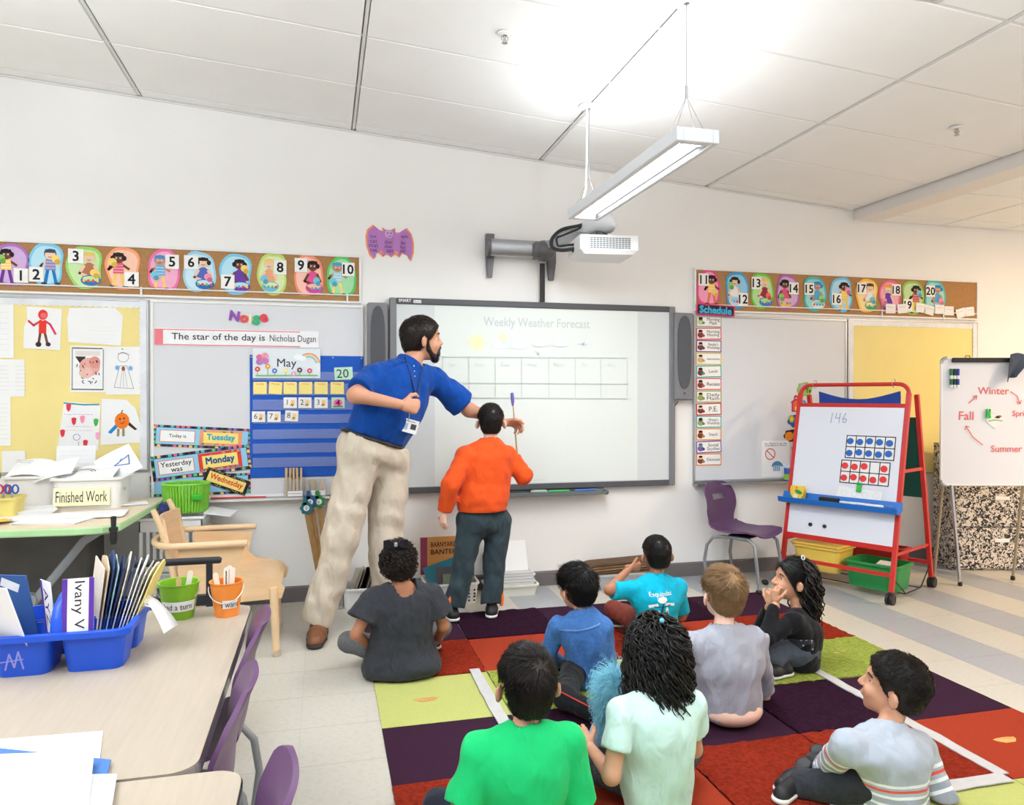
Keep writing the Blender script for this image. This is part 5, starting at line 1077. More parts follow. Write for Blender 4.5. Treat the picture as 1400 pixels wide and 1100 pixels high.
folder('name_card', 'white name card with purple edges reading Ivany V', (-.605, 2.10, TZ+.1), .072, .135, -.12, .12, (245, 245, 245), cat='name card', group=None, ink=lambda I: (I.rect(-.03, 0, .012, .135, (96, 60, 160)), I.rect(.03, 0, .012, .135, (96, 60, 160)), I.text('Ivany V', 0, 0, (60, 56, 66), w=.12, h=.03, a=-PI/2)))
folder('name_card', 'white name card with purple edge behind the caddy handle', (-.69, 2.18, TZ+.08), .06, .14, .1, -.9, (245, 245, 245), cat='name card', group=None, ink=lambda I: (I.rect(-.024, 0, .012, .14, (96, 60, 160)), I.text('AYZ', 0, 0, (60, 56, 90), w=.1, h=.025, a=-PI/2)))
folder('paper_folder', 'blue folder with a white sticker standing at the left edge', (-.835, 2.26, TZ+.01), .24, .235, .25, -.35, (56, 98, 160), cat='folder', group=None, ink=lambda I: I.rect(.07, .09, .05, .025, (240, 240, 240), -.4))
folder('paper_sheet', 'large white paper curving in front of the blue folder', (-.80, 2.16, TZ+.02), .22, .23, .35, -.5, (242, 244, 248), cat='paper', group=None, m=m_paper)
g = G(mat('green_marker_tip', (110, 200, 140), .5)); g.box((-.575, 2.27, TZ+.15), (.03, .02, .03), r=.006); g.build('green_eraser', label='small green eraser tucked between the white folders', cat='eraser')
P = [((172, 834), (190, 840)), ((180, 821), (194, 832)), ((190, 814), (199, 828)), ((204, 813), (206, 829)), ((216, 820), (211, 837)), ((232, 836), (218, 851)), ((244, 853), (224, 865))]; g = G(m_paper); V = []
for k, (p, q) in enumerate(P): V += [W(q[0], q[1], 2.24-.012*k), W(p[0], p[1], 2.28-.012*k)]
n = len(V); V2 = V+[v-np.array([0, .001, .0015]) for v in V]; F = [(2*i, 2*i+1, 2*i+3, 2*i+2) for i in range(len(P)-1)]; per = [2*i for i in range(len(P))]+[2*i+1 for i in range(len(P)-1, -1, -1)]
g.add(V2, F+[tuple(x+n for x in f[::-1]) for f in F]+[(per[i], per[(i+1) % len(per)], per[(i+1) % len(per)]+n, per[i]+n) for i in range(len(per))]); g.build('paper_strip', label='curling white paper strip hanging out of the caddy', cat='paper', smooth=True, ang=170)
# buckets
def bucket(label, c, r, h, rgb, lettering, sticks):
    t = thing('pail', label, 'bucket', c, group='small metal pails on the wooden table'); m = mat('pail_%d_%d_%d' % rgb, rgb, .35, var=.03); c = np.asarray(c, float)
    g = G(m); g.lathe(c, [(r*.72, 0), (r*.74, .004), (r, h), (r+.003, h+.002), (r+.003, h+.005), (r-.003, h+.004), (r*.72, .006)], n=28); g.build('body', t, smooth=True)
    g = G(mat('wire_handle', (200, 200, 196), .35, metal=.6)); dr = rgb[0] < 200
    g.tube([c+np.array((r*1.06*math.cos(a), -r*.2-(r*.9*math.sin(a) if not dr else r*.25*math.sin(a)), h*.9-h*.42*math.sin(a))) for a in np.linspace(0, PI, 17)], .0018, n=6); g.build('handle', t, smooth=True)
    g = G(m_paper); V = []; n = 12
    for i in range(n+1):
        a = (-2.5 if dr else -1.75)+(2.1 if dr else 1.1)*i/n; z0_, z1_ = (.028, .06) if dr else (.03, .056)
        for z in (z0_, z1_): rr_ = r*(.74+.26*z/h)+.0012; V.append(c+np.array((rr_*math.cos(a), rr_*math.sin(a), z)))
    g.add(V, [(2*i, 2*i+2, 2*i+3, 2*i+1) for i in range(n)]); lb_ = g.build('paper_band', t)
    a0 = (-1.5 if dr else -1.2); V, F = text2d(lettering); ex = V.max(0)-V.min(0); k = .019/ex[1]; X = []
    for (p, q) in V: z = (.044 if dr else .043)+q*k; rr_ = r*(.74+.26*z/h)+.0024; a = a0+p*k/rr_*(.8); X.append(c+np.array((rr_*math.cos(a), rr_*math.sin(a), z)))
    g = G(); g.add(X, F, col(50, 48, 52)); g.build('lettering', lb_)
    return t
bk1 = FL(245, 843, TZ); bk2 = FL(310, 840, TZ)
bucket('green metal pail with a paper band reading had a turn', bk1, .06, .108, (126, 180, 42), 'had a turn', 3); bucket('orange metal pail with a paper label reading I want', bk2, .05, .105, (246, 146, 62), 'I want', 5)
m_stk = mat('craft_stick', (236, 228, 214), .7, var=.03)
for i, (b, dx, dy, lx, ly, L) in enumerate(((bk1, .02, .0, .022, .0, .135), (bk1, .005, .01, -.012, .02, .108), (bk2, -.02, -.01, -.022, 0, .128), (bk2, -.004, .0, .0, .01, .138), (bk2, .008, .005, .002, .012, .142), (bk2, .016, .0, .008, .004, .138), (bk2, .002, .015, .003, .02, .14))):
    p = b+[dx*.6, dy, .012]; d = unit((lx, ly, .13)); s = unit(np.cross(d, (0, 1, 0))); u_ = np.cross(s, d); g = G(m_stk if i != 1 else mat('wood_stick_brown', (205, 170, 120), .7))
    P = [p-s*.008, p+s*.008, p+s*.008+d*(L-.006), p+s*.004+d*L, p-s*.004+d*L, p-s*.008+d*(L-.006)]; g.prism(P, u_*.002)
    if i == 3: I = Ink(p+d*L*.75-u_*.0003, d, -s, -u_ if u_[1] > 0 else u_, g=g, step=.0004); I.scrib(0, 0, .05, .008, BLACK, 1, .003)
    g.build('craft_stick', label='wooden craft stick standing in the %s pail, %s' % ('green' if i < 2 else 'orange', ['tall pale one', 'short brown one', 'leaning left', 'with black writing', 'at the middle', 'at the right', 'at the back'][i]), cat='stick', group='craft sticks in the pails')
# papers in the near corner
def flat(label, pts, z, th, m, cat='paper', name='paper_sheet', group='papers in the near corner'):
    P = [FL(u, v, z) for u, v in pts]; g = G(m); g.prism(P, (0, 0, th)); return g.build(name, label=label, cat=cat, group=group)
flat('white paper at the back of the pile in the bottom left corner', [(-60, 1016), (141, 1000), (136, 1040), (-60, 1060)], TZ+.001, .002, m_paper)
flat('blue folder in the middle of the pile in the bottom left corner', [(-60, 1018), (152, 1040), (146, 1062), (-60, 1100)], TZ+.006, .003, mat('folder_blue2', (72, 118, 186), .6), 'folder', 'paper_folder')
flat('white paper peeking out right of the corner pile', [(20, 1060), (160, 1059), (150, 1120), (0, 1120)], TZ+.011, .002, m_paper)
flat('topmost white paper of the pile in the bottom left corner', [(-60, 1038), (60, 1034), (128, 1038), (118, 1130), (-60, 1140)], TZ+.02, .008, m_paper)
# ---- sticks and pointers on the whiteboard tray
for (u0, u1, lt, lab) in ((388, 415, 'Bundles', 'clear plastic bin holding bundled craft sticks on the tray'), (418, 446, 'Tens', 'clear plastic bin holding loose craft sticks on the tray')):
    x0, x1, z0, z1 = WR(u0, 652, u1, 676, YW-.04); t = thing('stick_bin', lab, 'container', ((x0+x1)/2, YW-.043, .672)); mm = mat('clear_bin_plastic', (225, 228, 232), .15, alpha=.15)
    g = G(mm); y0, y1 = YW-.074, YW-.02; zz = .672
    for (c, d) in (((((x0+x1)/2), y0, zz+.055), (x1-x0, .002, .11)), (((x0+x1)/2, y1, zz+.055), (x1-x0, .002, .11)), ((x0, (y0+y1)/2, zz+.055), (.002, y1-y0, .11)), ((x1, (y0+y1)/2, zz+.055), (.002, y1-y0, .11)), (((x0+x1)/2, (y0+y1)/2, zz+.002), (x1-x0, y1-y0, .003))): g.box(c, d)
    g.build('clear_walls', t)
    g = G(m_paper); g.box(((x0+x1)/2+.01, y0-.002, zz+.022), ((x1-x0)*.75, .002, .032)); lo = g.build('paper_label', t); I = Ink(((x0+x1)/2+.01, y0-.003, zz+.022)); (I.text(lt, 0, 0, (80, 76, 80), h=.014) if lt == 'Tens' else I.scrib(0, 0, .08, .014, (120, 116, 120), 1, .003)); I.g.build('lettering', lo)
    m_bs = mat('bundle_stick', (214, 182, 132), .75, var=.12, vs=60)
    for k in range(9):
        r_ = random.Random(k+u0); xx = x0+.015+(x1-x0-.03)*((k % 5)/4); yy = y0+.014+.022*(k//5); ln = r_.uniform(-.4, .4) if lt == 'Tens' else r_.uniform(-.05, .05); L = .1 if lt == 'Tens' else .18
        p0 = np.array((np.clip(xx-ln*.03, x0+.01, x1-.01), yy, zz+.008)); p1 = np.array((np.clip(xx+ln*.1, x0+.005, x1-.005), yy, zz+L)); g = G(m_bs); bar(g, p0, p1, .012, .005)
        g.build('craft_stick', label='wooden craft stick in the %s bin on the whiteboard tray' % ('bundled stick' if lt != 'Tens' else 'loose stick'), cat='stick', group='craft sticks in the clear bins '+lt.lower())
q = W(318, 676, YW-.05); g = G(mat('red_stick', (222, 60, 68), .4)); g.cyl((W(288, 675, YW-.05)[0], YW-.05, .6785), (W(364, 675, YW-.05)[0], YW-.05, .6765), .006, .0045, n=8)
t = thing('pointer_stick', 'red pointer stick with a white tip lying on the left whiteboard tray', 'pointer', q); g.build('shaft', t, smooth=True)
g = G(m_white); a = W(280, 675, YW-.05)[0]; g.cyl((a-.02, YW-.05, .682), (W(288, 675, YW-.05)[0], YW-.05, .682), .012, .011, n=10); g.build('hand_tip', t, smooth=True)
for i, (u, v, ub, vb, c, dgt) in enumerate(((419, 694, 436, 760, (28, 110, 122), '0'), (424, 686, 440, 755, (30, 84, 140), '9'), (436, 686, 446, 750, (52, 140, 76), '6'))):
    a = W(u, v, YW-.1); b = W(ub, vb+40, YW-.06); t = thing('pointer_stick', 'wooden pointer with a %s paddle hanging under the tray beside the teacher\'s leg' % ['teal', 'blue', 'green'][i], 'pointer', (a[0], YW, b[2]), group='paddle pointers under the tray')
    g = G(mat('paddle_%d' % i, c, .5)); g.prism([(a[0]+(.034+.008*(k % 2))*math.cos(k*PI/7), YW-.104+.012*i, a[2]+(.036+.008*(k % 2))*math.sin(k*PI/7)) for k in range(14)], (0, -.008, 0)); g.box((a[0]-.01, YW-.108+.012*i, a[2]+.045), (.022, .008, .05)); pd_ = g.build('paddle', t)
    I = Ink((a[0], YW-.1125+.012*i, a[2])); I.ell(0, 0, .018, .018, (235, 240, 240)); I.text(dgt, 0, 0, (60, 60, 80), h=.02); I.g.build('numeral', pd_)
    for k in range(5): g = G(mat('wood_dowel', (190, 150, 95), .6, var=.12, vs=30)); g.cyl((a[0]+.008*k-.01, YW-.1+.012*i, a[2]-.03), (b[0]+.006*k, YW-.06+.01*i, b[2]), .0035, n=6); g.build('wooden_stick', t, smooth=True)
# ---- floor bins along the wall
m_wb = mat('white_basket', (236, 236, 236), .5)
def solid_bin(name, label, x0, x1, y0, y1, h, m, holes=False):
    t = bin_(name, label, ((x0+x1)/2, (y0+y1)/2, 0), x1-x0, y1-y0, h, m, cat='bin', flare=.92, rim=.008)
    if holes:
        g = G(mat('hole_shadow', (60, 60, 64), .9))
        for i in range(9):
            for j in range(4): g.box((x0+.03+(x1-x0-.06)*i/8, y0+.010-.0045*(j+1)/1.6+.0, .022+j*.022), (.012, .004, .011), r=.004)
        tag(g.build('holes', t), kind='stuff')
    return t
solid_bin('book_bin', 'white plastic bin of thin books between the teacher\'s feet', .12, .34, 4.62, 4.84, .12, m_wb)
for i in range(7):
    g = G(mat('book_edge_%d' % (i % 4), [(150, 140, 125), (96, 88, 80), (180, 172, 160), (120, 110, 96)][i % 4], .7)); x = .16+.022*i; bar(g, (x, 4.73, .01), (x+.07, 4.73, .21+.01*(i % 3)), .15, .008); g.build('thin_book', label='thin book leaning in the bin between the teacher\'s feet', cat='book', group='thin books in the white bin')
t = thing('stick_vase', 'clear cylinder of long brown sticks behind the teacher\'s shoe', 'container', (.07, 4.7, 0)); g = G(mat('clear_cyl', (220, 222, 224), .15, alpha=.3)); g.lathe((.07, 4.7, 0), [(.07, 0), (.07, .3), (.066, .3), (.066, .005)], n=24); g.build('clear_cylinder', t, smooth=True)
for i in range(16):
    a = i*2.4; r_ = .05*math.sqrt((i+.5)/16); g = G(mat('brown_stick_%d' % (i % 3), [(140, 100, 70), (176, 140, 100), (110, 70, 52)][i % 3], .8)); g.cyl((.07+r_*math.cos(a), 4.7+r_*math.sin(a), .008), (.07+r_*math.cos(a)*1.1, 4.7+r_*math.sin(a)*1.1, .34+.03*(i % 4)), .006, n=6); g.build('long_stick', t, smooth=True)
solid_bin('book_basket', 'white basket with round holes holding picture books behind the standing boy', .62, .95, 4.56, 4.82, .13, m_wb, True)
def book(label, c, w, h, d, R, rgb, title=None, tcol=(60, 40, 30), spine=None, group='picture books in the basket'):
    c = np.asarray(c, float); R = np.asarray(R); t = thing('picture_book', label, 'book', c-[0, 0, h/2], group=group)
    g = G(mat('cover_%d_%d_%d' % rgb, rgb, .45, var=.06, vs=9)); g.box(c+R@np.array((0, -d/2, 0)), (w, .003, h), R=R); g.box(c+R@np.array((0, d/2, 0)), (w, .003, h), R=R); g.box(c+R@np.array((-w/2, 0, 0)), (.003, d, h), R=R); cv = g.build('cover', t)
    g = G(m_paper); g.box(c, (w-.008, d-.003, h-.008), R=R); g.build('pages', t)
    I = Ink(c+R@np.array((0, -d/2-.0016, 0)), R[:, 0], R[:, 2], -R[:, 1])
    if spine: I.rect(-w*.42, 0, w*.16, h, spine)
    if title:
        for k, s in enumerate(title): I.text(s, w*.06, h*(.3-.2*k), tcol, w=w*.62, h=h*.13, off=.01)
        I.g.build('title', cv)
book('orange picture book titled Barnyard Banter standing in the basket', (.75, 4.825, .26), .27, .24, .012, rotx(-.03), (212, 150, 86), ['BARNYARD', 'BANTER'], (70, 40, 36), (150, 70, 96))
book('teal hardcover book lying tilted on top of the basket', (.77, 4.70, .175), .27, .2, .014, roty(-.3)@rotx(-1.05), (32, 118, 138))
book('dark picture book leaning in the basket', (.80, 4.64, .14), .22, .17, .01, rotx(-.5), (74, 76, 84), None)
book('green and grey picture book leaning at the front of the basket', (.83, 4.60, .11), .2, .15, .01, rotx(-.35), (110, 124, 100), None)
solid_bin('board_bin', 'cream plastic bin holding a stack of small whiteboards', 1.03, 1.37, 4.66, 4.87, .07, mat('cream_bin', (226, 226, 214), .5))
for i in range(14):
    z = .02+.0095*i; g = G(mat('lap_board_%d' % (i % 2), [(238, 238, 238), (206, 206, 206)][i % 2], .5)); g.box((1.19+.004*((i*7) % 5), 4.765, z), (.29, .18, .008), R=rotz(.01*((i*5) % 7-3))); g.build('lap_whiteboard', label='thin lap whiteboard lying in the cream bin stack', cat='whiteboard', group='stack of lap whiteboards')
g = G(m_paper); Rr = rotx(-.42); g.box((1.18, 4.80, .235), (.29, .008, .2), R=Rr, r=.002); g.build('lap_whiteboard', label='white lap whiteboard leaning on top of the stack against the wall', cat='whiteboard', group='leaning lap whiteboard')
solid_bin('clear_bin', 'clear plastic bin holding folded brown cardboard against the wall', 1.72, 2.22, 4.66, 4.86, .1, mat('clear_grey_bin', (205, 206, 208), .2, alpha=.5))
for i in range(8):
    g = G(mat('cardboard_%d' % (i % 3), [(120, 92, 68), (98, 74, 54), (138, 108, 80)][i % 3], .9, var=.1, vs=20)); z = .02+.018*i; w = .5-.012*((i*3) % 4); x = 1.98+.006*((i*5) % 4)
    g.prism([(x-w/2-.04, 4.69, z), (x-w/2+.02, 4.68, z+.012), (x+w/2, 4.68, z+.03), (x+w/2, 4.68, z+.041), (x-w/2+.02, 4.68, z+.025), (x-w/2-.04, 4.69, z+.008)], (0, .15, 0)); g.build('cardboard_piece', label='folded brown cardboard piece in the clear bin', cat='cardboard', group='folded cardboard in the clear bin')
q = FL(1046, 799, 0); g = G(m_foot); g.ball(q+[0, 0, .018], (.022, .03, .018)); g.build('door_stop', label='small black rubber stop on the floor near the chair', cat='stop', smooth=True)
# ---- red easel
eo = np.array((3.560, 4.375, 0)); exv = unit((.443, -.897, 0)); eyv = unit((.897, .443, 0))
er = math.atan2(exv[1], exv[0])
m_red = mat('red_painted_steel', (204, 48, 44), .38, var=.03); m_dry = mat('easel_whiteboard', (228, 231, 240), .25)
ez = thing('red_easel', 'red wheeled double sided easel with whiteboard and bin shelf', 'easel', eo, er)
EW, ED, EH, E0 = .37, .315, 1.37, .075
def fp(x, z, off=0.):                    # point on the leaning front plane, local frame
    f = (z-E0)/(EH-E0); return np.array((x, -ED+(ED-.05)*f-off, z))
def rp(x, z, off=0.):
    f = (z-E0)/(EH-E0); return np.array((x, ED-(ED-.05)*f+off, z))
for s in (-1, 1):
    g = G(m_red); bar(g, fp(s*EW, E0), fp(s*EW, EH-.05), .026, .026); g.build('front_leg', ez, local=True)
    g = G(m_red); bar(g, rp(s*EW, E0), rp(s*EW, EH-.06), .026, .026); g.build('rear_leg', ez, local=True)
    for P in (fp(s*EW, 0), rp(s*EW, 0)):
        g = G(m_foot); w_ = np.array((P[0], P[1]*1.0, .034))
        for d in (-.014, .014): g.tube([w_+[d-.008, 0, 0], w_+[d+.008, 0, 0]], .034, n=18)
        g.build('caster_wheel', ez, smooth=True, local=True)
        g = G(m_foot); g.box(w_+[0, 0, .028], (.03, .03, .03), r=.005); g.build('caster_fork', ez, local=True)
g = G(m_red); P = [fp(-EW, EH-.06)]+[fp(-EW+.07*(1-math.cos(a)), EH-.06+.07*math.sin(a)) for a in np.linspace(.2, PI/2, 7)]+[fp(EW-.07*(1-math.cos(a)), EH-.06+.07*math.sin(a)) for a in np.linspace(PI/2, .2, 7)]+[fp(EW, EH-.06)]; g.tube(P, .0135, n=10); g.build('top_hoop', ez, smooth=True, ang=80, local=True)
for z in (1.235, .335): g = G(m_red); bar(g, fp(-EW, z), fp(EW, z), .024, .034); g.build('cross_bar', ez, local=True)
g = G(m_red); bar(g, fp(-EW, .175), fp(EW, .175), .018, .022); g.build('shelf_bar', ez, local=True)
g = G(m_red); bar(g, rp(-EW, .175), rp(EW, .175), .018, .022); g.build('shelf_bar', ez, local=True)
for s in (-1, 1):
    g = G(m_red); bar(g, rp(s*EW, .82), fp(s*EW, .82)+np.array((0, .0, 0)), .014, .02); g.build('side_brace', ez, local=True)
    g = G(m_red); bar(g, rp(s*EW, .3), fp(s*EW, .3), .012, .016); g.build('side_brace', ez, local=True)
def slab(g, pf, x0, x1, z0, z1, th): g.prism([pf(x0, z0), pf(x1, z0), pf(x1, z1), pf(x0, z1)], pf(0, z0, th)-pf(0, z0))
g = G(m_dry); slab(g, fp, -EW+.015, EW-.015, .35, 1.225, .012); wbp = g.build('whiteboard_panel', ez, local=True)
g = G(mat('green_chalkboard', (22, 84, 72), .8)); slab(g, rp, -EW-.01, EW+.01, .62, 1.16, .012); g.build('chalkboard_panel', ez, local=True)
g = G(mat('blue_tray', (32, 112, 200), .4)); zt_ = .60; T0 = fp(0, zt_)
P = [T0+[0, -.015, .03], T0+[0, -.02, -.02], T0+[0, -.06, -.045], T0+[0, -.105, -.035], T0+[0, -.115, 0], T0+[0, -.107, 0], T0+[0, -.098, -.025], T0+[0, -.05, -.03], T0+[0, -.026, .03]]
g.prism([p+[-EW-.03, 0, 0] for p in P], (2*EW+.06, 0, 0)); g.build('marker_tray', ez, local=True)
for x in (-.19, -.09): g = G(m_foot); p = fp(x, .42, .012); g.lathe(p, [(.013, 0), (.013, .008), (.01, .01)], n=12, R=rotx(PI/2-.2)); g.build('magnet', ez, local=True)
for x in (-.27, .27):
    g = G(m_wire); c = fp(x, EH+.015); g.tube([c+np.array((0, .028*math.cos(a), .028*math.sin(a))) for a in np.linspace(0, 2*PI, 17)[:-1]], .0025, n=6, closed=True); g.build('binder_ring', ez, smooth=True, local=True)
# local inks on the board
ext = unit(fp(0, 1)-fp(0, .5)); nrm = unit(np.cross((1, 0, 0), ext)); nrm = -nrm if nrm[1] > 0 else nrm
def einks(x, z, off=.0125): return Ink(fp(x, z, off), (1, 0, 0), ext, nrm, step=.0004)
I = einks(-.07, 1.15); hb = (140, 150, 176)
for L in ([(-.05, -.035), (-.045, .035)], [(-.015, .035), (-.02, .0), (.012, .002)], [(.01, .035), (.006, -.035)], [(.05, .035), (.032, .0), (.034, -.028), (.05, -.03), (.058, -.012), (.046, .0), (.034, -.012)]): I.line(L, .005, hb)
I.g.build('handwriting', wbp, local=True)
def eobj(g, name, label, cat, group=None):       # world-placed object built from easel-local coordinates
    g.v = [v@rotz(er).T+eo for v in g.v]; return g.build(name, label=label, cat=cat, group=group, rz=er)
for (z, c, nm, sk) in ((.955, (60, 110, 190), 'blue', None), (.79, (228, 70, 70), 'red', 3)):
    x0 = .16; g = G(m_paper); w, h = .32, .155; p = fp(x0-.02*(nm == 'red'), z+.005, .0125); V = [p-np.array((w/2, 0, 0))-ext*h/2, p+np.array((w/2, 0, 0))-ext*h/2, p+np.array((w/2, 0, 0))+ext*h/2, p-np.array((w/2, 0, 0))+ext*h/2]; g.prism(V, nrm*.0015)
    I = Ink(p+nrm*.0017, (1, 0, 0), ext, nrm, g=g, step=.0004)
    for k in range(6): I.rect(-w/2+w*k/5*.985+.003, 0, .006, h, BLACK, up=False)
    for k in range(3): I.rect(0, -h/2+h*k/2*.97+.003, w, .006, BLACK, up=False)
    I.h += .0004
    for k in range(5):
        for j in range(2):
            if sk is not None and j == 1 and k == sk: continue
            I.ell(-w/2+w*(k+.5)/5+.004*((k*3) % 3-1), -h/2+h*(j+.5)/2+.004*((k*5+j) % 3-1), .023, .022, c)
    eobj(g, 'ten_frame', 'ten frame card filled with %s dots on the easel' % nm, 'card', 'ten frame cards on the easel')
g = G(m_paper); p = fp(.12, .565, .018); V = [p+np.array((a, 0, 0))+ext*b for a, b in ((-.16, .0), (.14, .0), (.15, .12), (-.14, .135))]
g.prism(V, nrm*.0012); I = Ink(p+ext*.06+nrm*.0014, (1, 0, 0), ext, nrm, g=g, step=.0003); 
for k in range(4): I.ring(-.1+.07*k, .03, .018, .0015, (200, 200, 204)); I.scrib(-.1+.07*k, -.04, .04, .03, (205, 205, 208), 2, .001)
eobj(g, 'worksheet', 'pencil worksheet clipped to the easel whiteboard', 'paper')
def clip(label, p, up, n, right):
    g = G(mat('green_clip', (50, 185, 75), .4)); p = np.asarray(p, float)
    for (a, b, w, h) in ((0, 0, .028, .03), (-.01, .022, .012, .02), (.01, .022, .012, .02), (0, -.022, .034, .02)):
        g.box(p+right*a+up*b+n*.008, (w, .012, h), R=np.c_[right, -n, up], r=.003)
    return g
eobj(clip('', fp(.12, .70, .02), ext, nrm, np.array((1., 0, 0))), 'magnet_clip', 'green magnetic clip holding the worksheet on the easel', 'clip')
bx = thing('crayon_box', 'yellow and green crayon box standing in the blue easel tray', 'box', eo+rotz(er)@(T0+[-.27, -.07, -.02]), er)
g = G(mat('crayon_yellow', (246, 208, 70), .5)); g.prism([np.array((a, -.018, b)) for a, b in ((-.042, 0), (.042, 0), (.05, .075), (.04, .1), (-.044, .1), (-.05, .075))], (0, .036, 0)); g.build('carton', bx, local=True)
I = Ink((0, -.0185, .05)); I.ell(.012, .01, .028, .014, (60, 150, 80), rot=-.3); I.poly([(-.045, -.045), (-.02, -.05), (-.045, -.01)], (60, 150, 80)); I.poly([(.02, -.05), (.042, -.045), (.045, -.01)], (60, 150, 80)); I.rect(-.01, -.02, .03, .025, (250, 245, 225)); I.ell(0, .038, .006, .006, (220, 80, 60)); I.g.build('print', bx, local=True)
g = G(m_foot); g.box(T0+[-.05, -.07, .0], (.13, .045, .045), r=.006); eobj(g, 'eraser', 'black felt eraser lying in the blue easel tray', 'eraser')
for k, (x, c, n) in enumerate(((.08, (235, 235, 235), 'white'), (.17, (214, 60, 66), 'red'), (.25, (232, 232, 236), 'pale'), (.31, (70, 110, 190), 'blue'))):
    p = eo+rotz(er)@(T0+[x, -.075+.012*(k % 2), .0]); marker('dry_marker', '%s capped marker lying in the blue easel tray' % n, p, exv, .11, .009, (236, 236, 238) if k < 3 else c, c, group='markers in the easel tray')
# blue cloth chart hanging behind the top
g = G(mat('blue_cloth', (34, 72, 158), .8)); n = 10; P = np.zeros((6, n+1, 3))
for i in range(6):
    for j in range(n+1): x = -.28+.56*j/n; P[i, j] = np.array((x, .0+.03+.008*math.sin(j*1.3+i), EH-.035-.05*i-.055*math.sin(j/n*PI)))
shell(g, P, None, .004, None); eobj(g, 'cloth_chart', 'blue cloth chart hanging from rings behind the easel top', 'cloth')
# bins on the shelf
for (x, c, nm, zz, w, yy) in ((.195, (38, 142, 72), 'green', .045, .34, .03), (-.175, (236, 204, 92), 'yellow', .1, .33, .02)):
    P = eo+rotz(er)@np.array((x, yy-.12, zz)); bt = bin_('shelf_bin', '%s plastic bin on the lower shelf of the red easel' % nm, P, w, .26, .165, mat('bin_%s' % nm, c, .4), flare=.9, rz=er, group='bins on the easel shelf')
    if nm == 'yellow': g = G(MATS['bin_yellow']); g.box((0, 0, .178), (w+.02, .285, .02), r=.008); g.build('lid', bt, local=True)
P = eo+rotz(er)@np.array((.02, .22, .16)); bin_('shelf_bin', 'red plastic bin behind the yellow and green easel bins', P, .46, .13, .1, mat('bin_red', (178, 44, 40), .45), flare=.95, rz=er, group='bins on the easel shelf')
g = G(m_paper); p = np.array((.23, -.06, .196)); g.box(p, (.1, .07, .004), R=rotx(.2)); eobj(g, 'paper_scrap', 'white paper scrap in the green easel bin', 'paper')
g = G(m_foot)
for y in (-.1, .14): bar(g, (-EW, y, .215 if 0 else .028), (EW, y, .028), .006, .006)
for s in (-1, 1): bar(g, (s*EW, -.31, .17), (s*EW, -.1, .03), .006, .006); bar(g, (s*EW, .31, .17), (s*EW, .14, .03), .006, .006); bar(g, (s*EW, -.1, .03), (s*EW, .14, .03), .006, .006)
g.build('wire_shelf', ez, local=True)
# ---- flip chart on legs
fo = FW*5.15+RT*2.975; fo = np.array((fo[0], fo[1], 0)); fR = math.atan2(RT[1], RT[0]); fw_, z0f, z1f = .72, .685, 1.562
fc_ = thing('flip_chart', 'white flip chart easel showing the cycle of seasons in red', 'easel', fo, fR)
g = G(m_dry); P = rrect(0, fw_, z0f, z1f, .04); g.prism([(a, .0, b) for a, b in P], (0, .018, 0)); pn = g.build('board', fc_, local=True)
g = G(m_whiteframe); Q = [(a, 0.004, b) for a, b in P]; g.tube(Q, .008, n=8, closed=True); g.build('edge_trim', fc_, smooth=True, local=True)
for (a, b) in ((0, z0f), (0, z1f), (fw_, z0f), (fw_, z1f)):
    g = G(m_alu); cxx = a+(.035 if a == 0 else -.035); czz = b+(.035 if b == z0f else -.035); t0 = {(0, z0f): PI, (0, z1f): PI/2, (fw_, z0f): 1.5*PI, (fw_, z1f): 0}[a, b]
    g.tube([(cxx+.038*math.cos(t0+k*PI/16), -.002, czz+.038*math.sin(t0+k*PI/16)) for k in range(9)], .011, n=8); g.build('corner_cap', fc_, smooth=True, local=True)
g = G(m_foot); g.box((fw_/2+.01, -.004, z1f-.012), (fw_-.12, .028, .032), r=.004); g.build('paper_clamp', fc_, local=True)
g = G(m_foot); g.tube([(.16, -.01, z1f+.004), (.16, -.01, z1f+.018), (.19, -.01, z1f+.018), (.19, -.01, z1f+.004)], .003, n=6); g.build('clamp_knob', fc_, local=True)
for i, (xa, ya, xb, yb, nm) in enumerate(((.07, -.005, .10, -.06, 'front_leg'), (.04, .03, .0, .08, 'rear_leg'), (fw_-.07, -.005, fw_-.1, -.06, 'front_leg'), (fw_-.12, .03, fw_-.15, .1, 'rear_leg'))):
    g = G(mat('chrome', (200, 200, 202), .2, metal=1) if 'front' in nm else mat('tan_steel', (172, 156, 132), .5, metal=.3)); g.tube([(xa, ya, z0f+.1 if ya > 0 else z0f), (xb, yb, .012)], .0125 if 'front' in nm else .01, n=12); g.build(nm, fc_, smooth=True, local=True)
    g = G(m_foot); g.lathe((xb, yb, 0), [(.013, 0), (.015, .012), (.012, .03)], n=10); g.build('rubber_foot', fc_, smooth=True, local=True)
I = Ink((0, -.001, 0), step=.0004); rd = (232, 108, 104)
def fx(u, v):
    d = ray(u, v); c_ = d*(5.15/(d@FW)); return (c_-np.array((fo[0], fo[1], 0)))@RT, c_[2]+HC
for (s, u, v, h) in (('Winter', 1358, 534, .05), ('Fall', 1321, 568, .058), ('Spring', 1397, 566, .05), ('Summer', 1372, 613, .045)):
    x, z = fx(u, v); I.text(s, x+(.02 if s == 'Summer' else 0), z, rd, h=h, off=.004)
for (a, b) in (((1324, 551), (1335, 541)), ((1381, 535), (1394, 552)), ((1343, 608), (1320, 582))):
    pa_, pb_ = np.array(fx(*a)), np.array(fx(*b)); mid = (pa_+pb_)/2+(.012 if a[0] > 1375 else -.01 if a[0] == 1343 else 0); I.line([pa_, mid, pb_], .006, rd); d_ = unit(pb_-mid); q_ = np.array([-d_[1], d_[0]]); I.line([pb_-d_*.02+q_*.016, pb_, pb_-d_*.02-q_*.016], .006, rd)
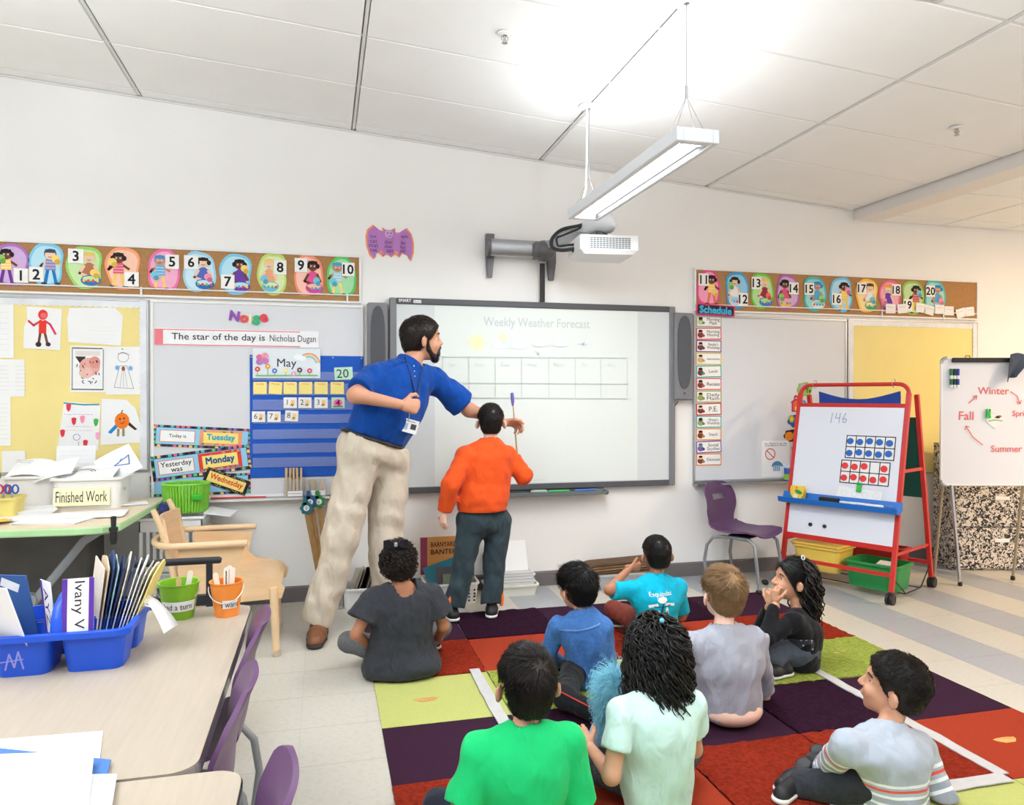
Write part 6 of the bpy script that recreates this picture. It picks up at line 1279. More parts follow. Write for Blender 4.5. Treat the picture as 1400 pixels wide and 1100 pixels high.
I.g.build('handwriting', pn, local=True)
def fobj(g, name, label, cat, group=None):
    g.v = [v@rotz(fR).T+fo for v in g.v]; return g.build(name, label=label, cat=cat, group=group, rz=fR)
x, z = fx(1360, 573); g = G(m_paper); g.prism([(x+a, -.002, z+b) for a, b in ((0, -.065), (.055, -.015), (.06, .015), (.045, .035), (.02, .037), (0, .028), (-.02, .036), (-.05, .03), (-.062, .008), (-.055, -.02))], (0, -.002, 0)); I = Ink((x, -.004, z), g=g, step=.0004); I.line([(-.045, -.012), (.0, -.004), (.048, -.01)], .01, (150, 200, 150)); I.ell(.02, .016, .016, .01, (70, 60, 60)); I.line([(.0, .012), (.045, .02)], .006, (90, 60, 60)); I.ell(.034, .022, .007, .007, (205, 70, 70)); fobj(g, 'paper_heart', 'white paper heart with a small picture in the middle of the flip chart', 'craft')
fobj(clip('', np.array((fx(1350, 565)[0], -.003, fx(1350, 565)[1])), np.array((0, 0, 1.)), np.array((0, -1., 0)), np.array((1., 0, 0))), 'magnet_clip', 'green magnetic clip in the middle of the flip chart', 'clip')
for k, (u, c, n) in enumerate(((1299, (40, 120, 70), 'green'), (1303.5, (36, 60, 60), 'black'), (1308, (50, 70, 160), 'blue'))):
    x, z = fx(u, 517); p = np.array((x, -.012, z)); t = thing('dry_marker', 'dry erase marker with %s cap stuck to the flip chart' % n, 'marker', fo+rotz(fR)@p, fR, group='markers on the flip chart')
    g = G(m_white); g.tube([(0, 0, -.065), (0, 0, .03)], .0095, n=10); g.build('barrel', t, smooth=True, local=True); g = G(mat('mk_%s' % n, c, .4)); g.tube([(0, 0, .02), (0, 0, .063), (0, 0, .066)], [.0105, .0105, .007], n=10); g.build('cap', t, smooth=True, local=True); g = G(mat('mk_%s' % n, c, .4)); g.tube([(0, 0, -.045), (0, 0, -.005)], .0099, n=10); g.build('label_band', t, smooth=True, local=True)
g = G(mat('dark_denim_cloth', (70, 80, 98), .9, var=.12, vs=30, bump=.3, bs=60)); P = np.zeros((12, 10, 3)); x0, zt0 = fx(1372, 487)
for i in range(12):
    f = i/11
    for j in range(10): s = j/9; P[i, j] = (x0+.02+s*.2*(1-.55*f)-.03*f, -.03-.016*math.sin(s*9+f*2)*f-.012, zt0+.012-.19*f*(1-.35*s)+.01*math.sin(s*7))
shell(g, P, None, .006, None); fobj(g, 'cloth', 'dark grey blue cloth hanging over the corner of the flip chart', 'cloth')
# ---- composition-book cabinet
m_comp = mat('composition_pattern', (40, 40, 40), .55); N, L, b = nodes(m_comp); tc = N.new('ShaderNodeTexCoord'); nz = N.new('ShaderNodeTexNoise'); nz.inputs['Scale'].default_value = 46; nz.inputs['Detail'].default_value = 3; nz.inputs['Distortion'].default_value = 1.4; rp_ = N.new('ShaderNodeValToRGB'); rp_.color_ramp.elements[0].position = .47; rp_.color_ramp.elements[0].color = lin((38, 36, 36)); rp_.color_ramp.elements[1].position = .53; rp_.color_ramp.elements[1].color = lin((224, 214, 204)); L.new(tc.outputs['Object'], nz.inputs['Vector']); L.new(nz.outputs[0], rp_.inputs[0]); L.new(rp_.outputs[0], b.inputs['Base Color'])
co = np.array((4.56, 4.56, 0)); cw, cdp, chh = .85, .26, .94
cb = thing('filing_cabinet', 'low cabinet covered in black and white speckled composition pattern', 'cabinet', co, fR)
g = G(m_comp); g.box((cw/2, cdp/2, chh/2), (cw, cdp, chh), r=.006); g.build('body', cb, local=True)
for k in range(3):
    zc = .02+chh/3*(k+.5)-.01; g = G(m_comp); g.box((cw/2, -.009, zc), (cw-.02, .018, chh/3-.012), r=.004); dr = g.build('drawer', cb, local=True)
    g = G(m_white); g.box((cw*.42, -.02, zc+.06), (.11, .008, .028), r=.003); g.build('label_pull', dr, local=True)
for z in (.42, .16): g = G(m_wire); g.tube([(.035+.02*math.cos(a), -.02, z+.03*math.sin(a)) for a in np.linspace(0, 2*PI, 17)[:-1]], .004, n=6, closed=True); g.build('ring_pull', cb, smooth=True, local=True)
# ================================================================ PEOPLE: smooth-blended bodies meshed with surface nets
A3 = lambda *a: np.array(a, float)
class Field:
    def __init__(s, vox): s.vox = vox; s.P = []; s.cuts = []; s.disp = []
    def rc(s, a, b, ra, rb, k=.02, clip=0, flat=None, neg=False, tag_=0):
        s.P.append(('rc', A3(*a), A3(*b), ra, rb, k, clip, flat, neg, tag_)); return s
    def el(s, c, r, R=None, k=.02, neg=False): s.P.append(('el', A3(*c), np.broadcast_to(A3(*r) if np.ndim(r) else float(r), (3,)).astype(float), np.eye(3) if R is None else np.asarray(R), k, 0, None, neg, 0)); return s
    def _bb(s, p):
        m = p[5]+3*s.vox if p[0] == 'rc' else p[4]+3*s.vox
        if p[0] == 'rc':
            r = max(p[3], p[4])*(max(1, p[7][1]) if p[7] else 1); return np.minimum(p[1], p[2])-r-m, np.maximum(p[1], p[2])+r+m
        e = np.abs(p[3])@p[2]; return p[1]-e-m, p[1]+e+m
    def run(s):
        v = s.vox; bb = [s._bb(p) for p in s.P if not p[8]] if 0 else [s._bb(p) for p in s.P if not (p[8] if p[0] == 'rc' else p[7])]
        lo = np.min([b[0] for b in bb], 0)-v; hi = np.max([b[1] for b in bb], 0)+v
        n = np.ceil((hi-lo)/v).astype(int)+1; F = np.full(n, 1., np.float32); ax = [(lo[i]+v*np.arange(n[i])).astype(np.float32) for i in range(3)]
        for p in s.P:
            b0, b1 = s._bb(p); i0 = np.clip(np.floor((b0-lo)/v).astype(int), 0, n); i1 = np.clip(np.ceil((b1-lo)/v).astype(int)+1, 0, n)
            if np.any(i1 <= i0): continue
            sl = tuple(slice(i0[i], i1[i]) for i in range(3)); X = ax[0][sl[0]][:, None, None]; Y = ax[1][sl[1]][None, :, None]; Z = ax[2][sl[2]][None, None, :]
            if p[0] == 'rc':
                _, a, b, ra, rb, k, clip, flat, neg, _t = p; ab = b-a; L2 = ab@ab+1e-12
                t = ((X-a[0])*ab[0]+(Y-a[1])*ab[1]+(Z-a[2])*ab[2])/L2; tc = np.clip(t, 0, 1)
                qx = X-(a[0]+tc*ab[0]); qy = Y-(a[1]+tc*ab[1]); qz = Z-(a[2]+tc*ab[2])
                if flat:
                    w, f = flat; dd = (qx*w[0]+qy*w[1]+qz*w[2])*(1/f-1); qx = qx+dd*w[0]; qy = qy+dd*w[1]; qz = qz+dd*w[2]
                d = np.sqrt(qx*qx+qy*qy+qz*qz)-(ra+(rb-ra)*tc)
                if clip: d = np.maximum(d, (t-1)*math.sqrt(L2))
                if clip == 2: d = np.maximum(d, -t*math.sqrt(L2))
            else:
                _, c, r, R, k, _a, _b, neg, _t = p
                qx, qy, qz = X-c[0], Y-c[1], Z-c[2]
                l = [(qx*R[0, i]+qy*R[1, i]+qz*R[2, i]) for i in range(3)]
                k0 = np.sqrt((l[0]/r[0])**2+(l[1]/r[1])**2+(l[2]/r[2])**2); k1 = np.sqrt((l[0]/r[0]**2)**2+(l[1]/r[1]**2)**2+(l[2]/r[2]**2)**2)+1e-9
                d = k0*(k0-1)/k1
            f = F[sl]
            if neg: h = np.clip(.5-.5*(f+d)/k, 0, 1); F[sl] = f*(1-h)-d*h+k*h*(1-h)
            else: h = np.clip(.5+.5*(f-d)/k, 0, 1); F[sl] = f*(1-h)+d*h-k*h*(1-h)
        X = ax[0][:, None, None]; Y = ax[1][None, :, None]; Z = ax[2][None, None, :]
        if s.disp:
            I = np.argwhere(np.abs(F) < .03); q = lo+I*v; dv = sum(fn(q) for fn in s.disp); F[I[:, 0], I[:, 1], I[:, 2]] += dv.astype(np.float32)
        for fn in s.cuts: F = np.maximum(F, fn(X, Y, Z).astype(np.float32))
        F[0], F[-1], F[:, 0], F[:, -1], F[:, :, 0], F[:, :, -1] = 1, 1, 1, 1, 1, 1
        return s.nets(F, lo, v)
    @staticmethod
    def nets(F, lo, v, smooth=1):
        S = F < 0; n = np.array(F.shape)-1; cnt = np.zeros(n, np.int8); off = [(i, j, k) for i in (0, 1) for j in (0, 1) for k in (0, 1)]
        for o in off: cnt += S[o[0]:o[0]+n[0], o[1]:o[1]+n[1], o[2]:o[2]+n[2]]
        I = np.argwhere((cnt > 0) & (cnt < 8)); idx = np.full(n, -1, np.int64); idx[I[:, 0], I[:, 1], I[:, 2]] = np.arange(len(I))
        val = np.stack([F[I[:, 0]+o[0], I[:, 1]+o[1], I[:, 2]+o[2]] for o in off], 1).astype(float); acc = np.zeros((len(I), 3)); c = np.zeros(len(I))
        for a in range(8):
            for b in range(a+1, 8):
                d = np.array(off[b])-np.array(off[a])
                if np.abs(d).sum() != 1: continue
                fa, fb = val[:, a], val[:, b]; m = (fa < 0) != (fb < 0); t = np.where(m, fa/np.where(m, fa-fb, 1), 0)
                acc += np.where(m[:, None], np.array(off[a])+t[:, None]*d, 0); c += m
        V = lo+v*(I+acc/c[:, None]); Q = []
        for ax in range(3):
            o1, o2 = (ax+1) % 3, (ax+2) % 3; a = [slice(None)]*3; b = [slice(None)]*3; a[ax] = slice(0, -1); b[ax] = slice(1, None)
            ch = S[tuple(a)] != S[tuple(b)]; J = np.argwhere(ch)
            J = J[(J[:, o1] > 0) & (J[:, o2] > 0) & (J[:, o1] < n[o1]) & (J[:, o2] < n[o2])]
            e1 = np.zeros(3, int); e1[o1] = 1; e2 = np.zeros(3, int); e2[o2] = 1
            q = np.stack([idx[tuple((J-e1-e2).T)], idx[tuple((J-e2).T)], idx[tuple(J.T)], idx[tuple((J-e1).T)]], 1)
            fl = ~S[tuple(J.T)]; q[fl] = q[fl][:, ::-1]; Q.append(q)
        Q = np.vstack(Q); Q = Q[(Q >= 0).all(1)]
        for _ in range(smooth):
            sm = np.zeros_like(V); cn = np.zeros(len(V))
            for i in range(4):
                np.add.at(sm, Q[:, i], V[Q[:, (i+1) % 4]]+V[Q[:, (i-1) % 4]]); np.add.at(cn, Q[:, i], 2)
            V = V*.45+.55*sm/np.maximum(cn, 1)[:, None]
        return V, Q
def normals(V, Q):
    n = np.cross(V[Q[:, 2]]-V[Q[:, 0]], V[Q[:, 3]]-V[Q[:, 1]]); N = np.zeros_like(V)
    for i in range(4): np.add.at(N, Q[:, i], n)
    return N/(np.linalg.norm(N, axis=1, keepdims=True)+1e-12)
def fast(name, parts, parent, label=None, attr=None):     # parts: list of (V, faces(ndarray), material)
    mats = []; Vs = []; loops = []; starts = []; tot = []; mi = []; o = 0; ls = 0
    for V, Q, m in parts:
        if m not in mats: mats.append(m)
        k = Q.shape[1]; Vs.append(V); loops.append((Q+o).ravel()); starts.append(ls+np.arange(len(Q))*k); tot.append(np.full(len(Q), k)); mi.append(np.full(len(Q), mats.index(m))); o += len(V); ls += Q.size
    V = np.vstack(Vs); L, R = FRAME[parent.name]; V = (V-L)@R
    me = bpy.data.meshes.new(name); me.vertices.add(len(V)); me.vertices.foreach_set('co', V.astype(np.float32).ravel())
    lp = np.concatenate(loops).astype(np.int32); me.loops.add(len(lp)); me.loops.foreach_set('vertex_index', lp)
    st = np.concatenate(starts).astype(np.int32); me.polygons.add(len(st)); me.polygons.foreach_set('loop_start', st); me.polygons.foreach_set('loop_total', np.concatenate(tot).astype(np.int32))
    me.polygons.foreach_set('material_index', np.concatenate(mi).astype(np.int32)); me.polygons.foreach_set('use_smooth', np.ones(len(st), bool))
    for m in mats: me.materials.append(m)
    me.update(calc_edges=True); me.validate()
    if attr is not None: a = me.attributes.new('along', 'FLOAT', 'POINT'); a.data.foreach_set('value', np.concatenate([attr, np.zeros(len(V)-len(attr))]).astype(np.float32))
    ob = bpy.data.objects.new(name, me); C.objects.link(ob); ob.parent = parent; FRAME[ob.name] = FRAME[parent.name]
    if label: ob['label'] = label
    return ob
def tubes(paths, r0, r1, n=3):            # paths (N,K,3) -> tapered tubes, all at once
    N, K = paths.shape[:2]; T = np.gradient(paths, axis=1); T /= np.linalg.norm(T, axis=2, keepdims=True)+1e-9
    ref = np.where(np.abs(T[:, :, 2:3]) < .8, np.array([0, 0, 1.]), np.array([1., 0, 0])); X = np.cross(ref, T); X /= np.linalg.norm(X, axis=2, keepdims=True)+1e-9; Y = np.cross(T, X)
    rr = (np.asarray(r0)*np.ones(N))[:, None]*(1-np.linspace(0, 1, K)[None])+(np.asarray(r1)*np.ones(N))[:, None]*np.linspace(0, 1, K)[None]
    V = []
    for j in range(n): a = 2*PI*j/n; V.append(paths+rr[:, :, None]*(X*math.cos(a)+Y*math.sin(a)))
    V = np.stack(V, 2).reshape(-1, 3); b = np.arange(N)[:, None, None]*K*n+np.arange(K-1)[None, :, None]*n; j = np.arange(n)[None, None, :]; j2 = (j+1) % n
    Q = np.stack([b+j, b+j2, b+n+j2, b+n+j], -1).reshape(-1, 4); return V, Q
def folds(amp, scale, seed, n=7, zs=1.):
    a, c = folds1(amp, scale, seed, n, zs), folds1(amp*.6, scale*2.3, seed+100, n, zs)
    return lambda q: a(q)+c(q)
def folds1(amp, scale, seed, n=7, zs=1.):
    r = np.random.default_rng(seed); K = r.normal(size=(n, 3))*scale*np.array([1, 1, zs]); ph = r.uniform(0, 6.28, n)
    def fn(q): return amp*sum(np.sin(q@K[i]+ph[i]+1.5*np.sin(q@K[(i+1) % n]*.6)) for i in range(n))/math.sqrt(n)
    return fn
# ---------------------------------------------------------------- materials for people
def skin(name, rgb):
    m = mat('skin_'+name, rgb, .5, var=.05, vs=14, bump=.05, bs=220, spec=.35); N, L, b = nodes(m)
    b.inputs['Subsurface Weight'].default_value = .12; b.inputs['Subsurface Radius'].default_value = (.012, .005, .003); b.inputs['Subsurface Scale'].default_value = .5
    return m
def hairm(name, rgb): return mat('hair_'+name, rgb, .4, var=.25, vs=40, spec=.4)
def cloth(name, rgb, bs=500, b=.12, var=.03, vs=20):
    if 'cloth_'+name in MATS: return MATS['cloth_'+name]
    m = mat('cloth_'+name, rgb, .88, var=var, vs=vs, bump=b, bs=bs, spec=.15, sheen=.08); N, L, p = nodes(m); bp = [n for n in N if n.type == 'BUMP'][0]
    tc = N.new('ShaderNodeTexCoord'); mp = N.new('ShaderNodeMapping'); mp.inputs['Scale'].default_value = (1, 1, .55); mp.inputs['Rotation'].default_value = (.3, .5, .2); nz = N.new('ShaderNodeTexNoise'); nz.inputs['Scale'].default_value = 17; nz.inputs['Detail'].default_value = 2.5; nz.inputs['Distortion'].default_value = .5
    b2 = N.new('ShaderNodeBump'); b2.inputs['Strength'].default_value = .55; b2.inputs['Distance'].default_value = .025
    L.new(tc.outputs['Object'], mp.inputs[0]); L.new(mp.outputs[0], nz.inputs['Vector']); L.new(nz.outputs[0], b2.inputs['Height']); L.new(b2.outputs[0], bp.inputs['Normal']); return m
m_eyew = mat('eye_white', (220, 216, 210), .25); m_iris = mat('iris_brown', (52, 34, 26), .15)
# ---------------------------------------------------------------- head
def frame3(yaw, pitch=0., roll=0.):       # columns right, forward, up; yaw 0 looks at the board
    R = rotz(-yaw)@rotx(pitch)@roty(roll); return R
def head_prims(f, c, R, hs, nk, nr):
    def P(x, y, z): return c+R@A3(x, y, z)*hs
    E = lambda p, r, k=.06, neg=False: f.el(P(*p), A3(*r)*hs, R, k*hs, neg)
    E((0, -.06, .13), (.335, .43, .37)); E((0, .08, -.16), (.265, .30, .32)); E((0, .13, -.3), (.2, .2, .17)); E((0, .25, -.41), (.1, .09, .08))
    f.rc(P(-.12, .325, .1), P(.12, .325, .1), .05*hs, .05*hs, .05*hs)
    for s in (-1, 1): E((s*.15, .40, .02), (.085, .07, .055), .04, True); E((s*.15, .26, -.15), (.1, .1, .1), .06)
    f.rc(P(0, .36, .03), P(0, .44, -.11), .03*hs, .048*hs, .03*hs)
    for s in (-1, 1): E((s*.045, .41, -.125), (.035, .04, .03), .02)
    E((0, .375, -.235), (.1, .035, .024), .015); E((0, .37, -.28), (.085, .035, .026), .015)
    for s in (-1, 1): f.el(P(s*.395, -.07, -.07), A3(.04, .095, .13)*hs, R@rotz(s*.7), .02*hs); f.el(P(s*.43, -.03, -.06), A3(.022, .05, .08)*hs, R@rotz(s*.7), .015*hs, True)
    f.rc(P(0, -.12, -.3), nk, nr, nr*1.08, .05*hs)
    return P
def face_bits(body, P, R, hs, hm, sk_):
    for s in (-1, 1):
        g = G(m_eyew); g.ball(P(s*.142, .238, .02), .068*hs, n=14, k=10); e = g.build('eye', body, smooth=True, ang=180)
        g = G(m_iris); g.ball(P(s*.142, .283, .02), (.038*hs, .03*hs, .04*hs), R=R, n=10, k=6); g.build('iris', body, smooth=True, ang=180)
        g = G(sk_); g.tube([P(s*.075, .285, .03), P(s*.11, .305, .058), P(s*.16, .3, .06), P(s*.215, .255, .03)], [.012*hs, .02*hs, .02*hs, .012*hs], n=6); g.build('eyelid', body, smooth=True)
        g = G(hm); g.tube([P(s*.07, .355, .105), P(s*.15, .345, .125), P(s*.23, .275, .105)], [.016*hs, .02*hs, .01*hs], n=6); g.build('eyebrow', body, smooth=True)
    g = G(mat('lip_rose', (178, 110, 98), .45)); g.tube([P(-.08, .375, -.258), P(0, .41, -.255), P(.08, .375, -.258)], [.006*hs, .014*hs, .006*hs], n=6); g.build('lips', body, smooth=True)
# ---------------------------------------------------------------- hand
def hand(w, d, n, side, s, sk, curl=(.5, .7, .6), thumb=.4, spread=.12, vox=.0027):
    """w wrist, d along the palm, n palm normal (fingers curl towards it), side towards the thumb"""
    d = unit(d); n = unit(n-d*(n@d)); x = unit(np.cross(d, n)); x = x if x@side > 0 else -x
    f = Field(vox*max(s, .7)); f.rc(w-d*.03*s, w+d*.02*s, .027*s, .026*s, .015*s, flat=(n, .75))
    f.rc(w+d*.03*s+x*.018*s, w+d*.088*s+x*.026*s, .021*s, .018*s, .02*s, flat=(n, .72)); f.rc(w+d*.03*s-x*.014*s, w+d*.08*s-x*.026*s, .021*s, .017*s, .02*s, flat=(n, .72)); f.rc(w+d*.03*s, w+d*.088*s, .022*s, .018*s, .02*s, flat=(n, .72))
    nails = []
    for i, (ox, L) in enumerate(((.032, .92), (.011, 1.), (-.011, .95), (-.031, .76))):
        p = w+d*(.088-.008*abs(i-1.2))*s+x*ox*s; a = 0.; dd = unit(d+x*(1.5-i)*spread*.5)
        for j, ln in enumerate((.044, .027, .022)):
            a += curl[j]*(1+.08*i); q = p+(dd*math.cos(a)+n*math.sin(a))*ln*L*s; f.rc(p, q, (.0098-.0009*j)*s, (.0092-.0012*j)*s, .004*s); p = q
    p = w+d*.028*s+x*.03*s; e = unit(d*.55+x*.75+n*.25)
    for j, ln in enumerate((.042, .034, .026)):
        e2 = unit(e+(d*.5+n*.6-x*.5)*thumb*j); q = p+e2*ln*s; f.rc(p, q, (.0135-.0018*j)*s, (.012-.002*j)*s, .008*s); p = q; e = e2
    V, Q = f.run(); return V, Q, sk
# ---------------------------------------------------------------- hair
def hair_cap(c, R, hs, t=.055, vox=.006, nape=-.33, face=(.8, -.6, .09), ears=True, disp=None, fuller=0.):
    f = Field(vox); P = lambda x, y, z: c+R@A3(x, y, z)*hs
    f.el(P(0, -.07, .13), A3(.335+t*.55, .43+t, .37+t+fuller)*hs, R, .04*hs); f.el(P(0, -.22, -.12), A3(.26+t*.6, .24+t*.5, .26)*hs, R, .08*hs)
    if ears:
        for s in (-1, 1): f.el(P(s*.41, -.02, -.08), A3(.13, .13, .165)*hs, R, .03*hs, True)
    def cut(X, Y, Z):
        q = [(X-c[0])*R[0, i]+(Y-c[1])*R[1, i]+(Z-c[2])*R[2, i] for i in range(3)]
        return np.maximum(face[0]*q[1]+face[1]*q[2]-face[2]*hs, nape*hs-q[2])
    f.cuts.append(cut)
    if disp: f.disp.append(disp)
    return f.run()
def strands(V, Q, whorl, n, L, lift, rad, seed, gravity=0., jit=.25, head=None):
    r = np.random.default_rng(seed); N = normals(V, Q); i = r.integers(0, len(V), n); lw = np.ones(n)
    if head is not None:
        l = (V[i]-head[0])@head[1]/head[2]; ok = ~((np.abs(l[:, 0]) > .27) & (l[:, 2] < .16) & (l[:, 1] > -.24)); i = i[ok]; l = l[ok]; n = len(i); lw = np.clip(.3+1.1*(l[:, 2]+.25), .28, 1)
    p = V[i]; nn = N[i]
    t = p-whorl; t -= nn*(t*nn).sum(1, keepdims=True); t /= np.linalg.norm(t, axis=1, keepdims=True)+1e-6
    sw = np.cross(nn, t); d = t+.35*sw+jit*r.normal(size=p.shape); d[:, 2] -= gravity; d -= nn*(d*nn).sum(1, keepdims=True)*.9; d /= np.linalg.norm(d, axis=1, keepdims=True)+1e-6
    ln = (L*lw*r.uniform(.6, 1.2, n))[:, None]; P = np.stack([p-nn*.002, p+d*ln*.35+nn*lift*ln*.55, p+d*ln*.7+nn*lift*ln*.75, p+d*ln+nn*lift*ln*.65], 1)
    return tubes(P, rad, rad*.25, 3)
def locks(c, R, hs, roots, length, rad, curl, freq, seed, out=.06, seg=22, sway=None, push=.45):
    r = np.random.default_rng(seed); N = len(roots); ctr = c+R@A3(0, -.06, .1)*hs; rd = A3(.335, .43, .39)*hs+.018
    P = np.zeros((N, seg, 3)); p = roots.copy(); d = (roots-ctr); d /= np.linalg.norm(d, axis=1, keepdims=True); st = length/seg
    for k in range(seg):
        P[:, k] = p; g = np.array([0, 0, -1.])+(0 if sway is None else sway); d = d*.72+g*push+r.normal(size=p.shape)*.07; d /= np.linalg.norm(d, axis=1, keepdims=True); p = p+d*st[:, None]
        l = (p-ctr)@R; q = np.sqrt(((l/rd)**2).sum(1)); inn = q < 1; l[inn] /= q[inn][:, None]; p = ctr+l@R.T
    ph = r.uniform(0, 6.28, N)[:, None]; tt = np.linspace(0, 1, seg)[None]; a = ph+freq*tt*length[:, None]*6.28; am = curl*np.minimum(1, tt*3)
    P += am[..., None]*(np.cos(a)[..., None]*RT+np.sin(a)[..., None]*FW)
    rr = rad*r.uniform(.7, 1.2, N); return tubes(P, rr, rr*.35, 5)
# ---------------------------------------------------------------- a person
RAD = dict(ua=(.050, .042), fa=(.041, .027), th=(.082, .06), ca=(.056, .036))
def person(label, J, s, hd, sk, group=None):
    """J joints; hd = (yaw, pitch, roll, height). returns a dict used to dress the figure"""
    base = A3(J['pel'][0], J['pel'][1], 0.)
    t = thing('person', label, 'person', base, group=group)
    up = unit(J['nk']-J['pel']); right = J['shR']-J['shL']; right = unit(right-up*(right@up)); fwd = np.cross(up, right)
    return dict(t=t, J=J, s=s, up=up, right=right, fwd=fwd, R=np.c_[right, fwd, up], hR=frame3(*hd[:3]), hs=hd[3], sk=sk)
def torso(f, d, g=0., belly=1., k=.04, hip=1., wide=1.):
    J, s, R = d['J'], d['s'], d['R']; pel, nk = J['pel'], J['nk']; L = np.linalg.norm(nk-pel); u = d['up']; sw = np.linalg.norm(J['shR']-J['shL'])/2
    f.el(pel+u*.02*s, A3(.165*s*hip+g, .12*s*hip+g, .12*s+g), R, k*s*1.5); mid = pel+u*L*.42; cur = d['J'].get('mid')
    if cur is not None: mid = cur
    elif pel[2] < .3: mid = mid-d['fwd']*.022
    f.el(mid+d['fwd']*.02*s*(belly-1)*3, A3((.148*s*wide+g)*belly, (.108*s+g)*belly, L*.36+g), R, k*s*1.5)
    che = (J['shL']+J['shR'])/2*.55+mid*.45; f.el(che-d['fwd']*.005*s, A3(sw*.98*wide+g, .112*s+g, L*.36+g), R, k*s*1.5)
    f.rc(J['shL'], J['shR'], .056*s+g, .056*s+g, k*s*1.3); f.rc(J['shL']*.45+nk*.55, nk, .05*s+g, .054*s+g, k*s); f.rc(J['shR']*.45+nk*.55, nk, .05*s+g, .054*s+g, k*s)
def arm(f, d, side, g=0., upto=2., k=.025, loose=1.):
    J, s = d['J'], d['s']; a, b, c = J['sh'+side], J['el'+side], J['wr'+side]; r = RAD
    if upto <= 1: e = a+(b-a)*upto; f.rc(a, e, r['ua'][0]*s*1.04+g, (r['ua'][1]*s+g)*loose, k*s, clip=1); return
    f.rc(a, b, r['ua'][0]*s+g, r['ua'][1]*s+g, k*s); e = b+(c-b)*min(1, upto-1); f.rc(b, e, r['fa'][0]*s+g, r['fa'][1]*s+g*loose+(r['fa'][0]-r['fa'][1])*s*(2-upto)*(upto < 2), k*s, clip=1 if upto < 2.01 and g > 0 else 0)
def legs(f, d, g=0., upto=1., k=.03, which='LR', thick=1., cuff=1.):
    J, s = d['J'], d['s']
    for q in which:
        h, kn, an = J['hp'+q], J['kn'+q], J['an'+q]
        f.rc(h, kn, RAD['th'][0]*s*thick+g, RAD['th'][1]*s*thick+g, k*s); e = kn+(an-kn)*upto; f.rc(kn, e, RAD['ca'][0]*s*thick+g, (RAD['ca'][1]*s+g)*cuff, k*s, clip=1 if g > 0 else 0)
def body_mesh(d, vox, hands=(), hm=None, feet=True, short=True):
    f = Field(vox); J, s = d['J'], d['s']; d['P'] = head_prims(f, J['hd'], d['hR'], d['hs'], J['nk'], .052*s if s > .8 else .056*s)
    torso(f, d, -.008); arm(f, d, 'L'); arm(f, d, 'R'); legs(f, d, -.006)
    parts = [(*f.run(), d['sk'])]
    for h in hands: parts.append(hand(*h))
    b = fast('body', parts, d['t']); face_bits(b, d['P'], d['hR'], d['hs'], hm, d['sk']); d['body'] = b; return b
def neckhole(f, d, r=.062, fr=.0): 
    J, s = d['J'], d['s']; u = unit(J['hd']-J['nk']); p0 = J['nk']+d['fwd']*fr*s-u*.012*s; p1 = J['nk']+u*.2*s+d['fwd']*fr*2*s; ab = p1-p0; L2 = ab@ab
    def cut(X, Y, Z):
        t = np.clip(((X-p0[0])*ab[0]+(Y-p0[1])*ab[1]+(Z-p0[2])*ab[2])/L2, 0, 1)
        return r*s*(1+.25*t)-np.sqrt((X-p0[0]-t*ab[0])**2+(Y-p0[1]-t*ab[1])**2+(Z-p0[2]-t*ab[2])**2)
    f.cuts.append(cut)
def shoe(d, q, m, ms, hgt=.075, lift=.0135):
    d = dict(d); d['s'] = d['s']*(1.22 if d['s'] < .8 else 1.12)
    """shoe from ankle towards the toe point"""
    J, s = d['J'], d['s']; a, b = J['an'+q].copy(), J['to'+q].copy(); g = A3(a[0], a[1], 0); f = unit(A3(b[0]-a[0], b[1]-a[1], 0)); L = np.linalg.norm((b-a)[:2]); z0 = lift
    F = Field(.005 if s < .8 else .006); r = .044*s/.62*.62*1.25
    h0 = A3(a[0], a[1], z0); F.rc(h0-f*.02*s+[0, 0, .035*s], h0+f*L*.5+[0, 0, .03*s], .04*s, .043*s, .02); F.rc(h0+f*L*.5+[0, 0, .028*s], h0+f*L*.95+[0, 0, .026*s], .044*s, .036*s, .02); F.rc(h0-f*.005*s+[0, 0, .04*s], h0+f*.02*s+[0, 0, hgt*s*1.25], .041*s, .036*s, .02*s, clip=1)
    zs = z0+.018*s; F.cuts.append(lambda X, Y, Z: zs-Z+0*X+0*Y); V, Q = F.run(); sh = fast('shoe', [(V, Q, m)], d['t'])
    S = Field(.005 if s < .8 else .006); S.rc(h0-f*.02*s+[0, 0, .02*s], h0+f*L*.5+[0, 0, .02*s], .045*s, .047*s, .01); S.rc(h0+f*L*.5+[0, 0, .02*s], h0+f*L*.97+[0, 0, .02*s], .048*s, .04*s, .01); z1 = z0+.022*s; zz = z0+.001
    S.cuts.append(lambda X, Y, Z: np.maximum(Z-z1, zz-Z)+0*X+0*Y); fast('sole', [(*S.run(), ms)], sh)
    return sh
def garment(name, d, f, m, label=None, attr=None, extra=()):
    V, Q = f.run(); at = attr(V) if attr else None; o = fast(name, [(V, Q, m)]+list(extra), d['t'], label, at); d[name] = (V, Q, o); return o
def floor_cut(f, z=.016): f.cuts.append(lambda X, Y, Z: z-Z+0*X+0*Y)
def plane_cut(f, p, n):                   # removes the side the normal n points to
    p = np.asarray(p, float); n = unit(n); f.cuts.append(lambda X, Y, Z: (X-p[0])*n[0]+(Y-p[1])*n[1]+(Z-p[2])*n[2])
SK_T, SK_L, SK_M, SK_P = skin('tan', (212, 158, 128)), skin('light', (232, 190, 166)), skin('brown', (178, 122, 92)), skin('pink', (238, 196, 176))
HB_, HBR, HBL = hairm('black', (17, 14, 14)), hairm('brown_black', (30, 23, 20)), hairm('blond', (150, 118, 82))
